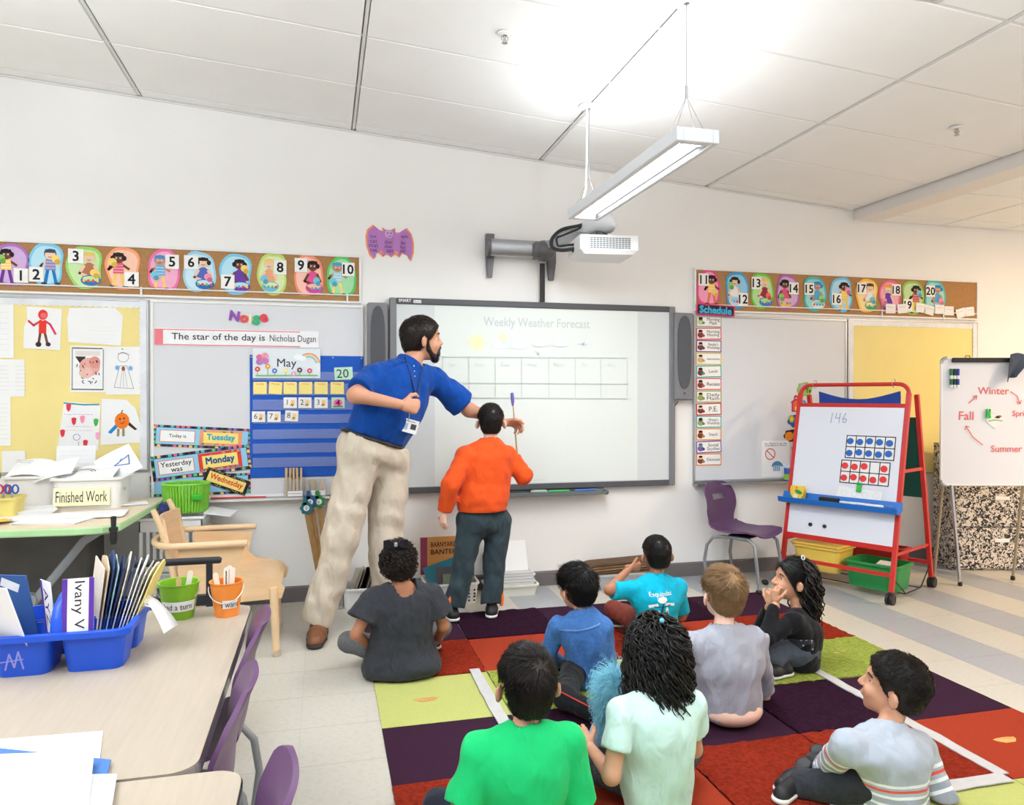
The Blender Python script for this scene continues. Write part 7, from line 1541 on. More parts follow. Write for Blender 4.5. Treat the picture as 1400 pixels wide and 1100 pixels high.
def kid(label, hd, nk, pel, byaw, hrot, sk, el=(None, None), wr=(None, None), kn=(None, None), an=(None, None), hw=.118, s=.62, hs=.205, sh=(None, None)):
    f = A3(math.sin(byaw), math.cos(byaw), 0); r = A3(math.cos(byaw), -math.sin(byaw), 0); up = unit(nk-pel); J = dict(hd=hd, nk=nk, pel=pel)
    for i, (q, sg) in enumerate((('L', -1), ('R', 1))):
        J['sh'+q] = sh[i] if sh[i] is not None else nk+r*sg*hw-up*.035
        J['el'+q] = el[i] if el[i] is not None else J['sh'+q]+r*sg*.035+f*.05-up*.17
        w = A3(*(pel+f*.2+r*sg*.07)); w[2] = .17; J['wr'+q] = wr[i] if wr[i] is not None else w
        J['hp'+q] = pel+r*sg*.055+f*.045-[0, 0, .015]
        k = pel+r*sg*.2+f*.17; k[2] = .1; J['kn'+q] = kn[i] if kn[i] is not None else k
        a = pel-r*sg*.06+f*.26; a[2] = .055; J['an'+q] = an[i] if an[i] is not None else a
        J['to'+q] = J['an'+q]+f*.02-r*sg*.12
    return person(label, J, s, (*hrot, hs), sk, group='children sitting on the rug')
def tee(d, m, sleeve=.72, g=.013, loose=1.12, belly=1.02, fold=(.0022, 26, 1), nr=.060, hem=None, name='shirt', attr=None, vox=.0065, wide=1., cutp=None, extra=()):
    f = Field(vox); torso(f, d, g, belly, wide=wide); arm(f, d, 'L', g, sleeve, loose=loose); arm(f, d, 'R', g, sleeve, loose=loose)
    u_, s_ = d['up'], d['s']; mid_ = d['J']['pel']*.6+d['J']['nk']*.4; f.rc(mid_, d['J']['pel']*[1, 1, 0]+[0, 0, .05], .125*s_+g, .155*s_*belly+g, .04, flat=(d['fwd'], .8))
    f.disp.append(folds(fold[0]*1.5, *fold[1:], zs=.7)); neckhole(f, d, nr); floor_cut(f, hem or .016)
    if cutp is not None: plane_cut(f, *cutp)
    o = garment(name, d, f, m, attr=attr, extra=extra); J = d['J']; u = unit(J['hd']-J['nk']); x_, y_ = perp(u); gg = G(m); c_ = J['nk']+u*.004; q_ = nr*s_*.99
    gg.tube([c_+q_*(x_*math.cos(a)+y_*math.sin(a)) for a in np.linspace(0, 2*PI, 29)[:-1]], .0045, n=6, closed=True); gg.build('collar_rib', o, smooth=True); return o
def pants(d, m, g=.01, upto=.93, fold=(.002, 30, 2), vox=.007, thick=1., cuff=1.15, extra=(), hipg=None):
    f = Field(vox); legs(f, d, g, upto, thick=thick, cuff=cuff); s = d['s']; f.el(d['J']['pel']-d['up']*.01, A3(.168*s+g, .125*s+g, .11*s+g)+(hipg or 0), d['R'], .05*s)
    f.disp.append(folds(*fold)); floor_cut(f, .015); return garment('trousers', d, f, m, extra=extra)
def short_hair(d, m, n=3200, L=.03, lift=.3, rad=.0012, t=.055, seed=1, whorl=(.06, -.36, .38), nape=-.33, face=(.8, -.6, .09), grav=.15, fuller=0., jit=.25, vox=.006):
    c, R, hs = d['J']['hd'], d['hR'], d['hs']; V, Q = hair_cap(c, R, hs, t, vox, nape, face, disp=folds(.0012, 60, seed), fuller=fuller)
    w = c+R@A3(*whorl)*hs; S = strands(V, Q, w, n, L, lift, rad, seed, grav, jit, (c, R, hs)); return fast('hair', [(V, Q, m), (S[0], S[1], m)], d['t'])
FEETM, SOLEM = mat('black_shoe', (34, 34, 37), .5, var=.1), mat('white_sole', (232, 230, 228), .6)
# ---------------------------------------------------------------- boy in green, nearest the camera
hd = W(720, 934, 1.99); nk = W(717, 1003, 1.95); pel = A3(nk[0]-.005, 1.98, .105)
d = kid('boy in a bright green t-shirt sitting with his back to the camera', hd, nk, pel, .02, (.03, .12, .0), SK_T, el=(W(628, 1112, 1.93), W(795, 1108, 1.97)), wr=(W(672, 1128, 2.16), W(770, 1120, 2.2)), hw=.128)
body_mesh(d, .006, hm=HB_); tee(d, cloth('green', (34, 200, 116)), .86, loose=1.25, fold=(.0025, 24, 4)); pants(d, cloth('navy', (44, 48, 60))); short_hair(d, HBR, 5200, .036, .3, .0011, .035, 3, (.1, -.33, .4), nape=-.3)
for q in 'LR': shoe(d, q, FEETM, SOLEM)
# ---------------------------------------------------------------- girl in mint with long curls
hd = W(893, 893, 2.16); nk = W(898, 955, 2.10); pel = A3(nk[0]+.01, 2.12, .105)
d = kid('girl in a pale mint t-shirt with long curly black hair', hd, nk, pel, .0, (-.35, .05, .0), SK_T, el=(W(836, 1060, 2.03), None), wr=(W(806, 1020, 2.24), None), kn=(W(800, 1085, 2.26)*[1, 1, 0]+[0, 0, .11], None), hw=.118, hs=.198, sh=(W(850, 975, 2.08), None))
wv = d['J']['wrL']; body_mesh(d, .006, [(wv, A3(-.3, .8, .5), A3(.3, -.2, -.6), A3(0, 0, 1), .62, SK_T, (.4, .6, .4), .4)], hm=HB_)
tee(d, cloth('mint', (206, 236, 228)), .6, loose=1.2, fold=(.0024, 25, 9)); pants(d, mat('tweed_leggings', (70, 70, 74), .9, var=.6, vs=160, bump=.3, bs=200))
c, R, hs = hd, d['hR'], d['hs']; V, Q = hair_cap(c, R, hs, .06, .006, -.30, (.8, -.6, .1), ears=False); N_ = normals(V, Q); r = np.random.default_rng(5)
l = (V-c)@R/hs; cand = np.where((l[:, 1] < .12) & (l[:, 2] > -.25))[0]; ro = V[r.choice(cand, 620)]
S1 = strands(V, Q, c+R@A3(.05, -.2, .45)*hs, 2600, .06, .1, .0011, 5, .3, .12); ln = .10+.12*r.random(620)+np.maximum(0, (ro-c)[:, 2])*.75; S2 = locks(c, R, hs, ro, ln, .0042, .010, 14, 6, push=.42, seg=30)
top = V[r.choice(np.where((l[:, 2] > .3) & (l[:, 1] < .1))[0], 130)]; S3 = locks(c, R, hs, top+A3(0, 0, .008), np.full(130, .10), .0045, .013, 20, 8, push=.25, seg=28)
hr = fast('hair', [(V, Q, HB_), (*S1, HB_), (*S2, HB_), (*S3, HB_)], d['t'])
g = G(mat('blue_bead', (110, 190, 220), .15)); g.ball(W(905, 848, 2.08), .008); g.build('hair_bead', hr, smooth=True)
for q in 'LR': shoe(d, q, FEETM, SOLEM)
# fluffy coat held against her shoulder
fc0 = W(842, 945, 2.36); ct = thing('fluffy_coat', 'fluffy light blue coat bundled at the shoulder of the girl in mint', 'coat', fc0*[1, 1, 0]+[0, 0, .2]); m_fl = cloth('fluff_blue', (150, 224, 246)); m_dn = cloth('grey_denim', (150, 162, 184), var=.12)
f = Field(.007); f.el(W(846, 948, 2.36), A3(.024, .03, .05), None, .03); f.el(W(852, 978, 2.35), A3(.024, .03, .045), None, .03); V, Q = f.run(); S = strands(V, Q, W(850, 915, 2.40), 5600, .046, 2.0, .0009, 3, .25, .7); fast('fur_trim', [(V, Q, m_fl), (*S, m_fl)], ct)
f = Field(.007); f.rc(W(850, 922, 2.43), W(842, 935, 2.42), .03, .034, .02); f.rc(W(830, 990, 2.45), W(812, 1020, 2.44), .04, .035, .03); f.el(W(838, 1000, 2.45), A3(.06, .05, .09), None, .03); f.disp.append(folds(.003, 40, 3)); fast('denim_shell', [(*f.run(), m_dn)], ct)
# ---------------------------------------------------------------- blond boy in grey
hd = W(988, 811, 2.72); nk = W(988, 866, 2.66); pel = A3(nk[0]+.02, 2.64, .11)
d = kid('blond boy in a grey t-shirt sitting in the middle of the rug', hd, nk, pel, .0, (.02, .05, .02), SK_P, hw=.132, s=.66, hs=.21, el=(W(940, 948, 2.8), W(1043, 950, 2.8)))
body_mesh(d, .0065, hm=HBL); tee(d, cloth('heather_grey', (166, 168, 180), var=.05, vs=300), .9, g=.016, loose=1.15, belly=1.14, fold=(.003, 24, 13), hem=.044); 
f = Field(.007); f.el(d['J']['pel']-[0, .02, .05], A3(.12, .095, .055), None, .03); floor_cut(f, .02); fast('lower_back', [(*f.run(), SK_P)], d['body'])
pants(d, cloth('denim_blue', (92, 104, 128), var=.1), hipg=-.07); short_hair(d, HBL, 5600, .042, .18, .0012, .05, 13, (.0, -.36, .36), nape=-.36, grav=.35)
for q in 'LR': shoe(d, q, FEETM, SOLEM)
# ---------------------------------------------------------------- boy in stripes
hd = W(1220, 937, 2.03); nk = W(1211, 1002, 1.98); pel = A3(nk[0]+.0, 1.94, .11)
d = kid('boy in a grey striped long sleeve shirt at the lower right', hd, nk, pel, -.45, (-.75, .2, -.05), SK_T, el=(W(1122, 1056, 2.14), W(1290, 1090, 1.95)), wr=(W(1160, 1085, 2.26), W(1230, 1150, 2.25)), kn=(W(1094, 1076, 2.1), None), an=(W(1120, 1130, 2.22), None), hw=.128, hs=.21, sh=(W(1160, 1020, 1.93), W(1256, 1020, 2.03)))
d['J']['anL'][2] = .05; d['J']['toL'] = W(1066, 1108, 2.06)*[1, 1, 0]
body_mesh(d, .006, [(d['J']['wrL'], A3(.6, .5, -.2), A3(-.2, .3, -.9), A3(0, 1, 0), .62, SK_T)], hm=HBR)
ms = cloth('striped', (176, 184, 196), var=.05, vs=260); N, L, b = nodes(ms); at = N.new('ShaderNodeAttribute'); at.attribute_name = 'along'; rp_ = N.new('ShaderNodeValToRGB'); rp_.color_ramp.interpolation = 'CONSTANT'
els = rp_.color_ramp.elements; base, wh, rd_ = lin((176, 184, 196)), lin((236, 240, 244)), lin((228, 92, 84)); grey2 = lin((160, 166, 180))
els[0].position = 0; els[0].color = base; els[1].position = .995; els[1].color = grey2
for a, c_ in ((.34, wh), (.375, base), (.395, rd_), (.425, base), (.46, wh), (.49, grey2), (.55, wh), (.58, grey2), (.64, wh), (.67, grey2), (.73, wh), (.76, grey2), (.82, wh), (.85, grey2), (.91, wh), (.94, grey2)): e = els.new(a); e.color = c_
L.new(at.outputs['Fac'], rp_.inputs[0]); L.new(rp_.outputs[0], b.inputs['Base Color'])
def stripe_attr(V):
    J = d['J']; top = J['nk'][2]; tor = (top-V[:, 2])/.29
    out = tor.copy()
    for q in 'LR':
        a, b_, c_ = J['sh'+q], J['el'+q], J['wr'+q]; L1 = np.linalg.norm(b_-a); t1 = ((V-a)@(b_-a))/L1**2; d1 = np.linalg.norm(V-(a+np.clip(t1, 0, 1)[:, None]*(b_-a)), axis=1)
        L2 = np.linalg.norm(c_-b_); t2 = ((V-b_)@(c_-b_))/L2**2; d2 = np.linalg.norm(V-(b_+np.clip(t2, 0, 1)[:, None]*(c_-b_)), axis=1)
        ax = (V-(J['shL']+J['shR'])/2)@d['right']*(1 if q == 'R' else -1); m = (np.minimum(d1, d2) < .062) & (ax > .105) & ((t1 > .15) | (d2 < d1))
        s_ = np.where(d1 < d2, np.clip(t1, 0, 1)*L1, L1+np.clip(t2, 0, 1.2)*L2); out[m] = (.06+s_[m]*1.0)/.34
    return np.clip(out, 0, 1.4) % 1.0 if 0 else np.clip(out, 0, .99)
tee(d, ms, 1.93, g=.014, loose=1.0, fold=(.0022, 30, 21), attr=stripe_attr, vox=.0055, nr=.060)
pants(d, cloth('black_denim', (52, 54, 60), var=.15, vs=60), hipg=-.03); short_hair(d, HBR, 5200, .018, .45, .001, .035, 15, (.12, -.42, .22), nape=-.3, grav=.0)
for q in 'LR': shoe(d, q, FEETM, SOLEM)
# ---------------------------------------------------------------- girl in black, side on
hd = W(1083, 792, 3.14); nk = W(1094, 838, 3.1); pel = A3(*W(1096, 905, 3.08)); pel[2] = .105
d = kid('girl in black sleeves with a long curly ponytail resting her chin on her hand', hd, nk, pel, -1.25, (-1.25, .12, .0), SK_T, sh=(W(1083, 850, 3.0), W(1088, 850, 3.22)), el=(W(1046, 872, 2.98), W(1035, 868, 3.35)), wr=(W(1061, 824, 3.05), W(1052, 826, 3.2)), kn=(W(1040, 884, 3.06), W(1018, 868, 3.3)), an=(W(1072, 921, 3.0), W(1040, 915, 3.32)), hs=.2)
d['J']['anL'][2] = .055; d['J']['anR'][2] = .055; d['J']['toL'] = d['J']['anL']+A3(-.12, -.02, 0); d['J']['toR'] = d['J']['anR']+A3(-.13, 0, 0)
hw_ = [(d['J']['wr'+q], A3(-.1, .15*(1 if q == 'L' else -1), 1), A3(.8, .2, .2), A3(0, -1 if q == 'L' else 1, .2), .6, SK_T, (.7, .9, .5), .3) for q in 'LR']
body_mesh(d, .006, hw_, hm=HB_)
mbk = cloth('black_knit', (28, 28, 31)); mfl = cloth('floral_grey', (74, 76, 84)); N, L, b = nodes(mfl); tc = N.new('ShaderNodeTexCoord'); vo = N.new('ShaderNodeTexVoronoi'); vo.inputs['Scale'].default_value = 42; rp_ = N.new('ShaderNodeValToRGB'); rp_.color_ramp.elements[0].position = .2; rp_.color_ramp.elements[0].color = lin((205, 205, 208)); rp_.color_ramp.elements[1].position = .28; rp_.color_ramp.elements[1].color = lin((62, 64, 72)); L.new(tc.outputs['Object'], vo.inputs['Vector']); L.new(vo.outputs['Distance'], rp_.inputs[0]); L.new(rp_.outputs[0], b.inputs['Base Color'])
tee(d, mbk, 1.9, g=.01, loose=1., fold=(.0018, 30, 31), vox=.006, nr=.07)
f = Field(.006); torso(f, d, .0135, 1.02); f.disp.append(folds(.0018, 30, 31)); floor_cut(f); neckhole(f, d, .085); plane_cut(f, d['J']['pel']-d['fwd']*.06, -d['fwd']); plane_cut(f, d['J']['nk']-d['up']*.1, d['up']); garment('floral_panel', d, f, mfl)
pants(d, cloth('grey_jeans', (84, 90, 100), var=.12, vs=30), upto=.95)
c, R, hs = hd, d['hR'], d['hs']; V, Q = hair_cap(c, R, hs, .05, .006, -.28, (.8, -.6, .1), ears=False); r = np.random.default_rng(15); l = (V-c)@R/hs
S1 = strands(V, Q, c+R@A3(0, -.42, .2)*hs*1.0, 2400, .05, .05, .001, 5, .1, .1); S1 = strands(V, Q, c+R@A3(0, .3, .4)*hs, 2600, .055, .06, .001, 6, .2, .1)
ro = V[r.choice(np.where((l[:, 1] < -.1) & (l[:, 2] > -.2))[0], 130)]; S2 = locks(c, R, hs, ro, .16+.12*r.random(130), .0065, .010, 13, 7, push=.5)
hr = fast('hair', [(V, Q, HB_), (*S1, HB_), (*S2, HB_)], d['t']); g = G(mat('silver_band', (205, 208, 214), .3)); q = W(1098, 762, 3.05); g.tube([q+A3(.008*math.cos(a), .003*math.sin(a), .009*math.sin(a)) for a in np.linspace(0, 6.28, 13)[:-1]], .0035, n=6, closed=True); g.build('hair_band', hr, smooth=True)
for q in 'LR': shoe(d, q, FEETM, SOLEM)
# ---------------------------------------------------------------- boy in turquoise
hd = W(897, 758, 3.64); nk = W(897, 792, 3.6); pel = A3(nk[0]-.0, 3.6, .1)
d = kid('boy in a turquoise printed t-shirt holding his ear', hd, nk, pel, .08, (.05, .0, .0), SK_M, sh=(W(862, 806, 3.58), W(927, 803, 3.62)), el=(W(833, 806, 3.56), None), wr=(W(862, 775, 3.6), None), kn=(W(838, 848, 3.85)*[1, 1, 0]+[0, 0, .12], None), hs=.2)
body_mesh(d, .006, [(d['J']['wrL'], A3(1, .1, -.05), A3(.1, 1, .1), A3(.3, .3, 1), .58, SK_M, (.9, 1.1, .7), .8)], hm=HB_)
tee(d, cloth('turquoise', (14, 178, 214)), .82, loose=1.3, fold=(.002, 28, 41), nr=.060); pants(d, cloth('maroon', (128, 62, 52))); short_hair(d, HB_, 4200, .014, .4, .001, .035, 43, (0, -.36, .36), nape=-.28)
g = G(mat('black_cord', (30, 30, 32), .6)); c_ = nk+unit(hd-nk)*.03; g.tube([c_+A3(.05*math.cos(a), .05*math.sin(a), -.004*math.sin(a)) for a in np.linspace(0, 6.28, 21)[:-1]], .0022, n=6, closed=True); g.build('neck_cord', d['t'], smooth=True)
from mathutils.bvhtree import BVHTree
def drape(d, part, ink, off=.0022):       # print wrapped onto the cloth by casting along the print's normal
    V, Q, o = d[part]; bv = BVHTree.FromPolygons([tuple(v) for v in V], [tuple(int(x) for x in q) for q in Q]); n = Vector(ink.nn)
    for k, X in enumerate(ink.g.v):
        Y = X.copy()
        for i, x in enumerate(X):
            h = bv.ray_cast(Vector(x)+n*.3, -n)[0]
            if h is not None: Y[i] = np.array(h)+ink.nn*(off+.0002*k)
        ink.g.v[k] = Y
    return ink.g.build('print', o)
nb = -d['fwd']; rb = unit(np.cross(A3(0, 0, 1), -nb))*-1.; rb = d['right']; I = Ink(W(905, 828, 3.5), rb, A3(0, 0, 1), nb)
I.text('Esquipulas', .0, .057, (238, 246, 248), w=.125, h=.03, off=.004)
I.rect(.0, -.02, .012, .11, (240, 246, 248)); I.line([(-.065, .0), (-.03, .008), (.03, .008), (.065, .004)], .014, (240, 246, 248)); I.ell(0, .032, .028, .016, (240, 246, 248)); I.poly([(-.03, -.02), (-.018, -.02), (-.014, -.085), (-.03, -.085)], (240, 246, 248)); I.poly([(.016, -.012), (.024, -.004), (.032, -.012), (.036, -.085), (.016, -.085)], (240, 246, 248)); I.line([(0, .01), (-.004, -.03), (.006, -.075)], .007, (40, 60, 70)); I.line([(-.045, .0), (0, -.004), (.045, .004)], .004, (40, 60, 70))
for z in (-.03, -.05): I.rect(.025, z, .006, .009, (40, 70, 80))
drape(d, 'shirt', I)
for q in 'LR': shoe(d, q, FEETM, SOLEM)
# ---------------------------------------------------------------- boy in denim
hd = W(788, 803, 3.16); nk = W(799, 841, 3.12); pel = A3(*W(808, 925, 3.12)); pel[2] = .1
d = kid('boy in a blue denim shirt and black trousers', hd, nk, pel, -.3, (-.35, .05, -.08), SK_T, sh=(W(765, 856, 3.12), W(824, 858, 3.08)), el=(W(745, 898, 3.2), None), wr=(W(772, 907, 3.36), None), kn=(W(772, 955, 2.86), W(845, 945, 3.25)), an=(W(822, 1016, 2.72), None), hs=.2)
d['J']['knL'][2] = .08; d['J']['anL'][2] = .05; d['J']['toL'] = d['J']['anL']+A3(.06, -.1, 0)
body_mesh(d, .006, [(d['J']['wrL'], A3(.6, .7, -.2), A3(0, .2, -1), A3(0, 1, .2), .6, SK_T)], hm=HB_); md = cloth('denim_shirt', (70, 116, 180), bs=700, b=.3, var=.14, vs=70)
tee(d, md, 1.7, g=.013, loose=1.15, fold=(.0026, 26, 51), nr=.06)
f = Field(.005); u = unit(hd-nk); f.rc(nk-u*.012, nk+u*.03, .054, .046, .01, clip=2); f.rc(nk-u*.03, nk+u*.06, .041, .037, .004, neg=True); fast('collar', [(*f.run(), md)], d['shirt'][2])
I = Ink(W(795, 862, 3.0), d['right'], A3(0, 0, 1), -d['fwd']); st = (120, 158, 206)
I.line([(-.09+.18*i/14, .0-.008*math.sin(i/14*PI)) for i in range(15)], .004, st); I.line([(-.085+.17*i/14, -.008-.008*math.sin(i/14*PI)) for i in range(15)], .0025, (46, 84, 144)); drape(d, 'shirt', I)
pants(d, cloth('black_track', (30, 31, 34)), thick=1.0); short_hair(d, HB_, 3800, .045, .18, .0012, .065, 53, (.1, -.3, .42), nape=-.33, grav=.3, jit=.15)
g = G(mat('red_trim', (190, 50, 46), .7)); a, b = d['J']['knL'], d['J']['anL']; o_ = A3(-.03, -.02, .035)
g.tube([a+o_+(b-a)*t_ for t_ in np.linspace(.05, .85, 8)], .003, n=5); g.build('side_piping', d['trousers'][2])
for q in 'LR': shoe(d, q, FEETM, mat('grey_sole', (120, 124, 134), .6))
# ---------------------------------------------------------------- girl in charcoal
hd = W(545, 769, 3.52); nk = W(551, 801, 3.47); pel = A3(*W(548, 905, 3.5)); pel[2] = .1
d = kid('girl in a charcoal blouse with a dark bow in her pinned up hair', hd, nk, pel, .1, (.15, .08, .05), SK_M, sh=(W(511, 819, 3.46), W(590, 814, 3.5)), el=(W(487, 866, 3.42), W(606, 856, 3.5)), wr=(W(512, 888, 3.62), W(594, 880, 3.68)), kn=(W(476, 885, 3.62)*[1, 1, 0]+[0, 0, .13], W(604, 870, 3.72)*[1, 1, 0]+[0, 0, .13]), hs=.195)
body_mesh(d, .006, [(d['J']['wrL'], A3(.8, .6, -.2), A3(0, .3, -1), A3(0, 1, .3), .6, SK_M)], hm=HB_)
mc = cloth('charcoal', (56, 58, 64), var=.1, vs=60); f = Field(.0065); torso(f, d, .016, 1.08, wide=1.05); arm(f, d, 'L', .026, .62, loose=1.5); arm(f, d, 'R', .026, .62, loose=1.5); f.rc(d['J']['nk']-d['up']*.14, A3(pel[0]+.0, pel[1]-.01, .05), .11, .185, .05, flat=(d['fwd'], .72)); f.el(A3(pel[0]+.05, pel[1]-.06, .05), A3(.13, .1, .06), None, .05)
f.disp.append(folds(.0022, 26, 61)); rx_, ry_ = d['right'], d['fwd']
def pleat(q):
    a = np.arctan2((q-nk)@rx_, -((q-nk)@ry_)+.05); return .0025*np.sin(a*26)*np.clip((q[:, 2]-(nk[2]-.2))/.12, 0, 1)*np.clip((nk[2]-.03-q[:, 2])/.04, 0, 1)
f.disp.append(pleat); neckhole(f, d, .092, -.02); floor_cut(f); garment('blouse', d, f, mc)
pants(d, mat('speckled_leggings', (104, 104, 106), .9, var=.5, vs=260, bump=.2, bs=300))
c, R, hs = hd, d['hR'], d['hs']; V, Q = hair_cap(c, R, hs, .055, .006, -.27, (.8, -.6, .09), ears=True, disp=folds(.004, 90, 5)); r = np.random.default_rng(25); l = (V-c)@R/hs
S1 = strands(V, Q, c+R@A3(0, -.3, .35)*hs, 4200, .024, .35, .0009, 65, .0, .8); ro = V[r.choice(np.where((l[:, 1] < .1) & (l[:, 2] > -.2))[0], 260)]; S2 = locks(c, R, hs, ro-(ro-c)*.06, np.full(260, .028), .0035, .006, 40, 66, push=.35, seg=12)
hr = fast('hair', [(V, Q, hairm('dark_brown', (34, 24, 20))), (*S1, hairm('dark_brown', (34, 24, 20))), (*S2, hairm('dark_brown', (34, 24, 20)))], d['t'])
b0 = W(541, 744, 3.42); mb = cloth('black_bow', (34, 32, 36))
for s_ in (-1, 1):
    g = G(mb); g.prism([b0, b0+A3(s_*.03, 0, .022), b0+A3(s_*.055, 0, .018), b0+A3(s_*.055, 0, -.02), b0+A3(s_*.03, 0, -.018)], A3(0, .014, 0)); g.build('bow_loop', hr)
g = G(mat('bow_gem', (150, 150, 156), .3)); g.box(b0+A3(0, -.002, 0), (.016, .018, .02), r=.004); g.build('bow_knot', hr)
for q in 'LR': shoe(d, q, FEETM, SOLEM)
# ---------------------------------------------------------------- standing boy in orange
s = .66; hd = W(671, 577, 4.33); nk = W(668, 607, 4.29); pel = W(660, 706, 4.27)
J = dict(hd=hd, nk=nk, pel=pel, shL=W(637, 624, 4.25), shR=W(695, 623, 4.33), elL=W(617, 662, 4.18), wrL=W(607, 700, 4.22), elR=W(716, 650, 4.30), wrR=W(704, 624, 4.44), hpL=W(643, 712, 4.26), hpR=W(681, 712, 4.29), knL=W(634, 775, 4.24), knR=W(676, 775, 4.27), anL=W(619, 834, 4.22), anR=W(672, 833, 4.23))
for q, dx in (('L', -.03), ('R', .035)): J['an'+q][2] = .06; J['to'+q] = J['an'+q]+A3(dx, .14, -.03)
d = person('boy in an orange sweatshirt standing at the board with his back turned', J, s, (.2, .05, .0, .205), SK_P)
body_mesh(d, .006, [(J['wrL'], A3(-.1, .12, -1), A3(.8, .5, 0), A3(.2, 1, 0), .66, SK_P, (.25, .4, .3), .3), (J['wrR'], A3(.02, .35, .9), A3(-.7, .3, 0), A3(-.5, -.6, .3), .62, SK_P, (1.0, 1.2, .7), .6)], hm=HBR)
mo = cloth('orange_fleece', (222, 82, 32)); f = Field(.0065); torso(f, d, .016, 1.12); arm(f, d, 'L', .021, 1.97, loose=1.0); arm(f, d, 'R', .021, 1.97, loose=1.0)
f.rc(nk-A3(0, 0, .12), pel+A3(0, 0, .1), .125, .148, .05, flat=(d['fwd'], .75)); f.rc(pel+A3(0, 0, .1), pel-A3(0, 0, .004), .148, .128, .03, flat=(d['fwd'], .8)); f.disp.append(folds(.0055, 20, 71)); neckhole(f, d, .066); plane_cut(f, W(660, 697, 4.27), A3(0, 0, -1)); garment('sweatshirt', d, f, mo)
mt = cloth('dark_teal', (52, 66, 72)); f = Field(.0065); legs(f, d, .021, .88, thick=1.08, cuff=1.4); f.el(pel-A3(0, 0, .02), A3(.132, .11, .1), d['R'], .04); f.disp.append(folds(.0042, 34, 72, zs=.6)); garment('trousers', d, f, mt)
m_og = cloth('orange_stripe', (250, 120, 50))
for q, sg in (('L', -1), ('R', 1)):
    a, b = J['kn'+q], J['an'+q]; g = G(m_og); o_ = d['right']*sg*.056-d['fwd']*.03; P = [a+(b-a)*t_+o_*(1-.12*t_) for t_ in np.linspace(.62, .92, 5)]; g.tube(P, [.006, .01, .012, .012, .01], n=6); g.build('orange_flash', d['trousers'][2], smooth=True)
    g = G(mat('white_piping', (222, 224, 226), .7)); a = J['hp'+q]; b = J['kn'+q]; o_ = d['right']*sg*(.066); P = [a+(b-a)*t_+o_*(1-.15*t_)-A3(0, 0, .03) for t_ in np.linspace(0, .95, 8)]; g.tube(P, .0025, n=5); g.build('side_piping', d['trousers'][2], smooth=True)
    shoe(d, q, FEETM, SOLEM, hgt=.1)
short_hair(d, HBR, 4200, .026, .3, .0011, .05, 73, (.03, -.36, .3), nape=-.3)
# ---------------------------------------------------------------- teacher
s = 1.0; hd = W(578, 463, 4.27); nk = W(556, 502, 4.22); pel = W(508, 608, 4.2)
J = dict(hd=hd, nk=nk, pel=pel, mid=W(526, 568, 4.18), shR=W(510, 518, 4.08), shL=W(594, 520, 4.34), elR=W(486, 540, 3.94), wrR=W(548, 553, 3.93), elL=W(641, 560, 4.40), wrL=W(690, 577, 4.43), hpR=W(491, 625, 4.16), hpL=W(533, 628, 4.26), knR=W(466, 735, 4.14), knL=W(526, 740, 4.26), anR=W(436, 833, 4.16), anL=W(532, 838, 4.3))
for q, dx, dy in (('R', -.02, -.2), ('L', .06, -.18)): J['an'+q][2] = .1; J['to'+q] = J['an'+q]+A3(dx, dy, -.06)
d = person('teacher in a blue polo shirt and khaki trousers reaching across to the board', J, s, (1.45, .02, .06, .25), skin('olive', (200, 146, 118)))
body_mesh(d, .0075, [(J['wrR'], A3(.95, .0, -.12), A3(.2, .9, -.2), A3(.1, .1, 1), .95, d['sk'], (1.25, 1.35, .9), .75), (J['wrL'], A3(.95, .15, -.1), A3(.1, -.5, -.8), A3(.1, -.6, .6), .92, d['sk'], (.7, .8, .5), .5)], hm=HBR)
mp = cloth('royal_blue', (14, 68, 150), var=.05); f = Field(.008); torso(f, d, .016, 1.22, hip=1.0); arm(f, d, 'R', .02, .80, loose=1.25); arm(f, d, 'L', .02, .78, loose=1.3); f.disp.append(folds(.006, 20, 81, zs=.7)); neckhole(f, d, .075)
hemp = W(508, 597, 4.2); hn = unit(A3(-.34, 0, -1)); plane_cut(f, hemp, hn); garment('polo_shirt', d, f, mp)
f = Field(.005); u = unit(hd-nk); f.rc(nk-u*.03, nk+u*.045, .088, .074, .015, clip=2); f.rc(nk-u*.06, nk+u*.09, .07, .062, .004, neg=True); fast('collar', [(*f.run(), mp)], d['polo_shirt'][2])
mk = cloth('khaki', (206, 194, 176), var=.03); f = Field(.008); legs(f, d, .026, 1.06, thick=1.12, cuff=1.42); f.el(pel-A3(0, 0, .02), A3(.2, .165, .15), d['R'], .06); f.disp.append(folds(.0062, 24, 82, zs=.45)); plane_cut(f, W(508, 598, 4.2), -hn); garment('trousers', d, f, mk)
f = Field(.006); f.el(pel-A3(0, 0, .0), A3(.204, .172, .16), d['R'], .05); plane_cut(f, hemp-hn*.004, -hn); plane_cut(f, hemp+hn*.016, hn); fast('belt', [(*f.run(), mat('dark_belt', (40, 34, 34), .5))], d['t'])
mb_, ms_ = mat('brown_leather', (124, 78, 50), .42, var=.12, vs=20), mat('dark_rubber_sole', (50, 42, 38), .7)
for q in 'RL': shoe(d, q, mb_, ms_, hgt=.085, lift=0.)
V, Q = hair_cap(hd, d['hR'], .25, .03, .006, -.3, (.8, -.6, .09), disp=folds(.001, 70, 5)); S = strands(V, Q, hd+d['hR']@A3(0, -.3, .4)*.25, 5200, .014, .45, .001, 83, .0, .3); hmd = hairm('dark_brown2', (36, 27, 22)); fast('hair', [(V, Q, hmd), (*S, hmd)], d['t'])
P = d['P']; f = Field(.004); hs = .25
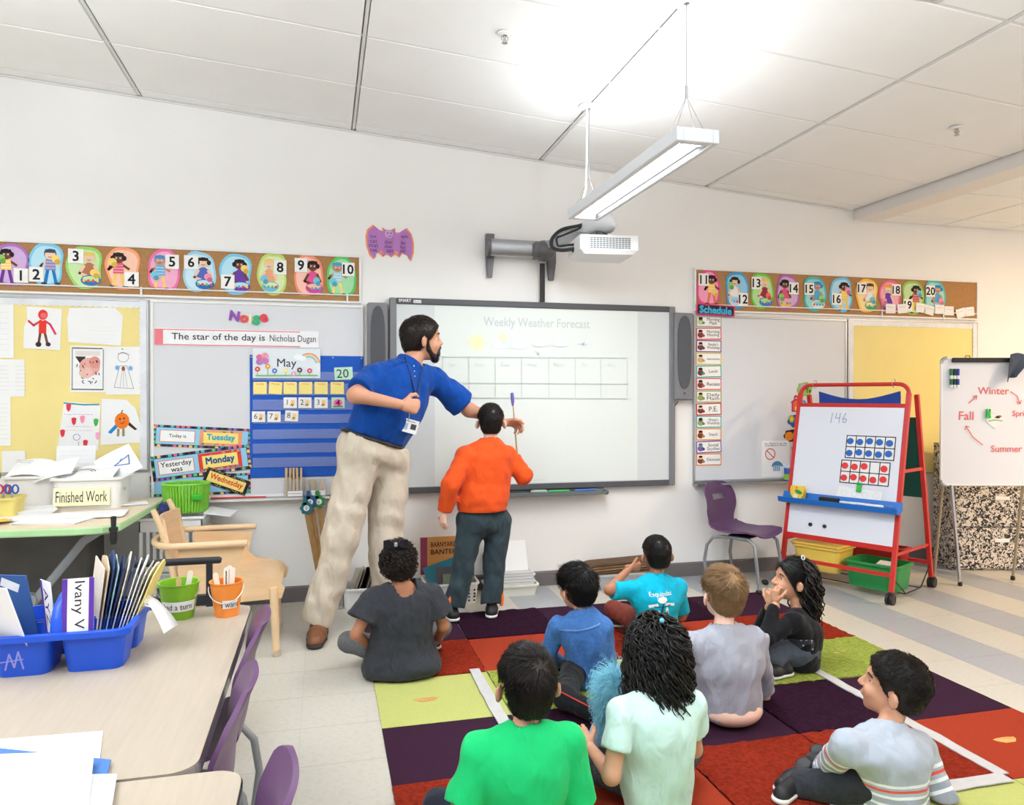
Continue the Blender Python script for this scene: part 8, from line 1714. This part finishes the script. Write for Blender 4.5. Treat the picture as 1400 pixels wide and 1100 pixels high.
for sg in (-1, 1):
    f.rc(P(sg*.285, .04, -.08), P(sg*.25, .07, -.24), .009, .012, .008); f.rc(P(sg*.25, .07, -.24), P(sg*.165, .2, -.40), .012, .014, .01); f.rc(P(sg*.165, .2, -.40), P(0, .285, -.455), .014, .021, .012); f.rc(P(sg*.1, .345, -.22), P(sg*.11, .33, -.36), .008, .013, .008); f.rc(P(sg*.1, .345, -.21), P(0, .395, -.195), .007, .008, .006)
V, Q = f.run(); S = strands(V, Q, P(0, 0, .2), 1500, .008, .4, .0007, 84, .3, .4); fast('beard', [(V, Q, hmd), (*S, hmd)], d['t'])
# lanyard and badge
from_ = d['polo_shirt']; bv = BVHTree.FromPolygons([tuple(v) for v in from_[0]], [tuple(int(x) for x in q) for q in from_[1]])
def front(u, v, off=.006):
    a = ray(u, v); h = bv.ray_cast(Vector(EYE), Vector(unit(a)))[0]; return (np.array(h)-unit(a)*off) if h is not None else W(u, v, 4.0)
mly = mat('navy_lanyard', (36, 48, 84), .7, var=.4, vs=90)
for pts in ([(553, 486), (555, 494), (558, 502), (563, 518), (567, 535), (568, 548)], [(578, 502), (575, 515), (572, 530), (569, 548)]):
    Pp = [front(*p) for p in pts]; g = G(mly); g.tube(Pp, .006, n=6, sq=.5); g.build('lanyard_strap', d['t'], smooth=True)
c = front(559, 582, .02); g = G(m_paper); Rb = rotz(-.15)@roty(.28); g.box(c, (.1, .004, .075), R=Rb, r=.001); bd = g.build('id_badge', d['t']); I = Ink(c+Rb@A3(0, -.0025, 0), Rb[:, 0], Rb[:, 2], -Rb[:, 1]); I.rect(-.02, -.005, .03, .035, (170, 180, 200)); I.rect(.025, .0, .03, .03, (70, 70, 76)); I.scrib(0, .026, .06, .008, (90, 90, 100), 1, .003); I.g.build('badge_print', bd)
g = G(m_alu); g.cyl(c+A3(0, -.002, .03), front(560, 562, .012), .003, n=6); g.build('badge_clip', d['t'])
for k in range(3): g = G(m_white); q = front(566+k*.6, 500+k*7, .003); g.ball(q, .0035, n=8, k=5); g.build('button', d['polo_shirt'][2], smooth=True)
# pointer held between them
pa_, pb_ = W(701, 548, 4.44), W(708, 632, 4.44); t = thing('pointer_stick', 'thin wooden pointer with a purple tip held up at the board', 'pointer', pb_)
g = G(mat('pointer_wood', (178, 150, 104), .5)); g.cyl(pb_, pa_, .0055, .004, n=8); g.build('shaft', t, smooth=True)
g = G(mat('purple_tip', (112, 92, 170), .45)); g.tube([pa_-A3(0, 0, .03), pa_, pa_+A3(-.004, 0, .045), pa_+A3(-.005, 0, .052)], [.006, .011, .011, .005], n=10); g.build('tip', t, smooth=True)
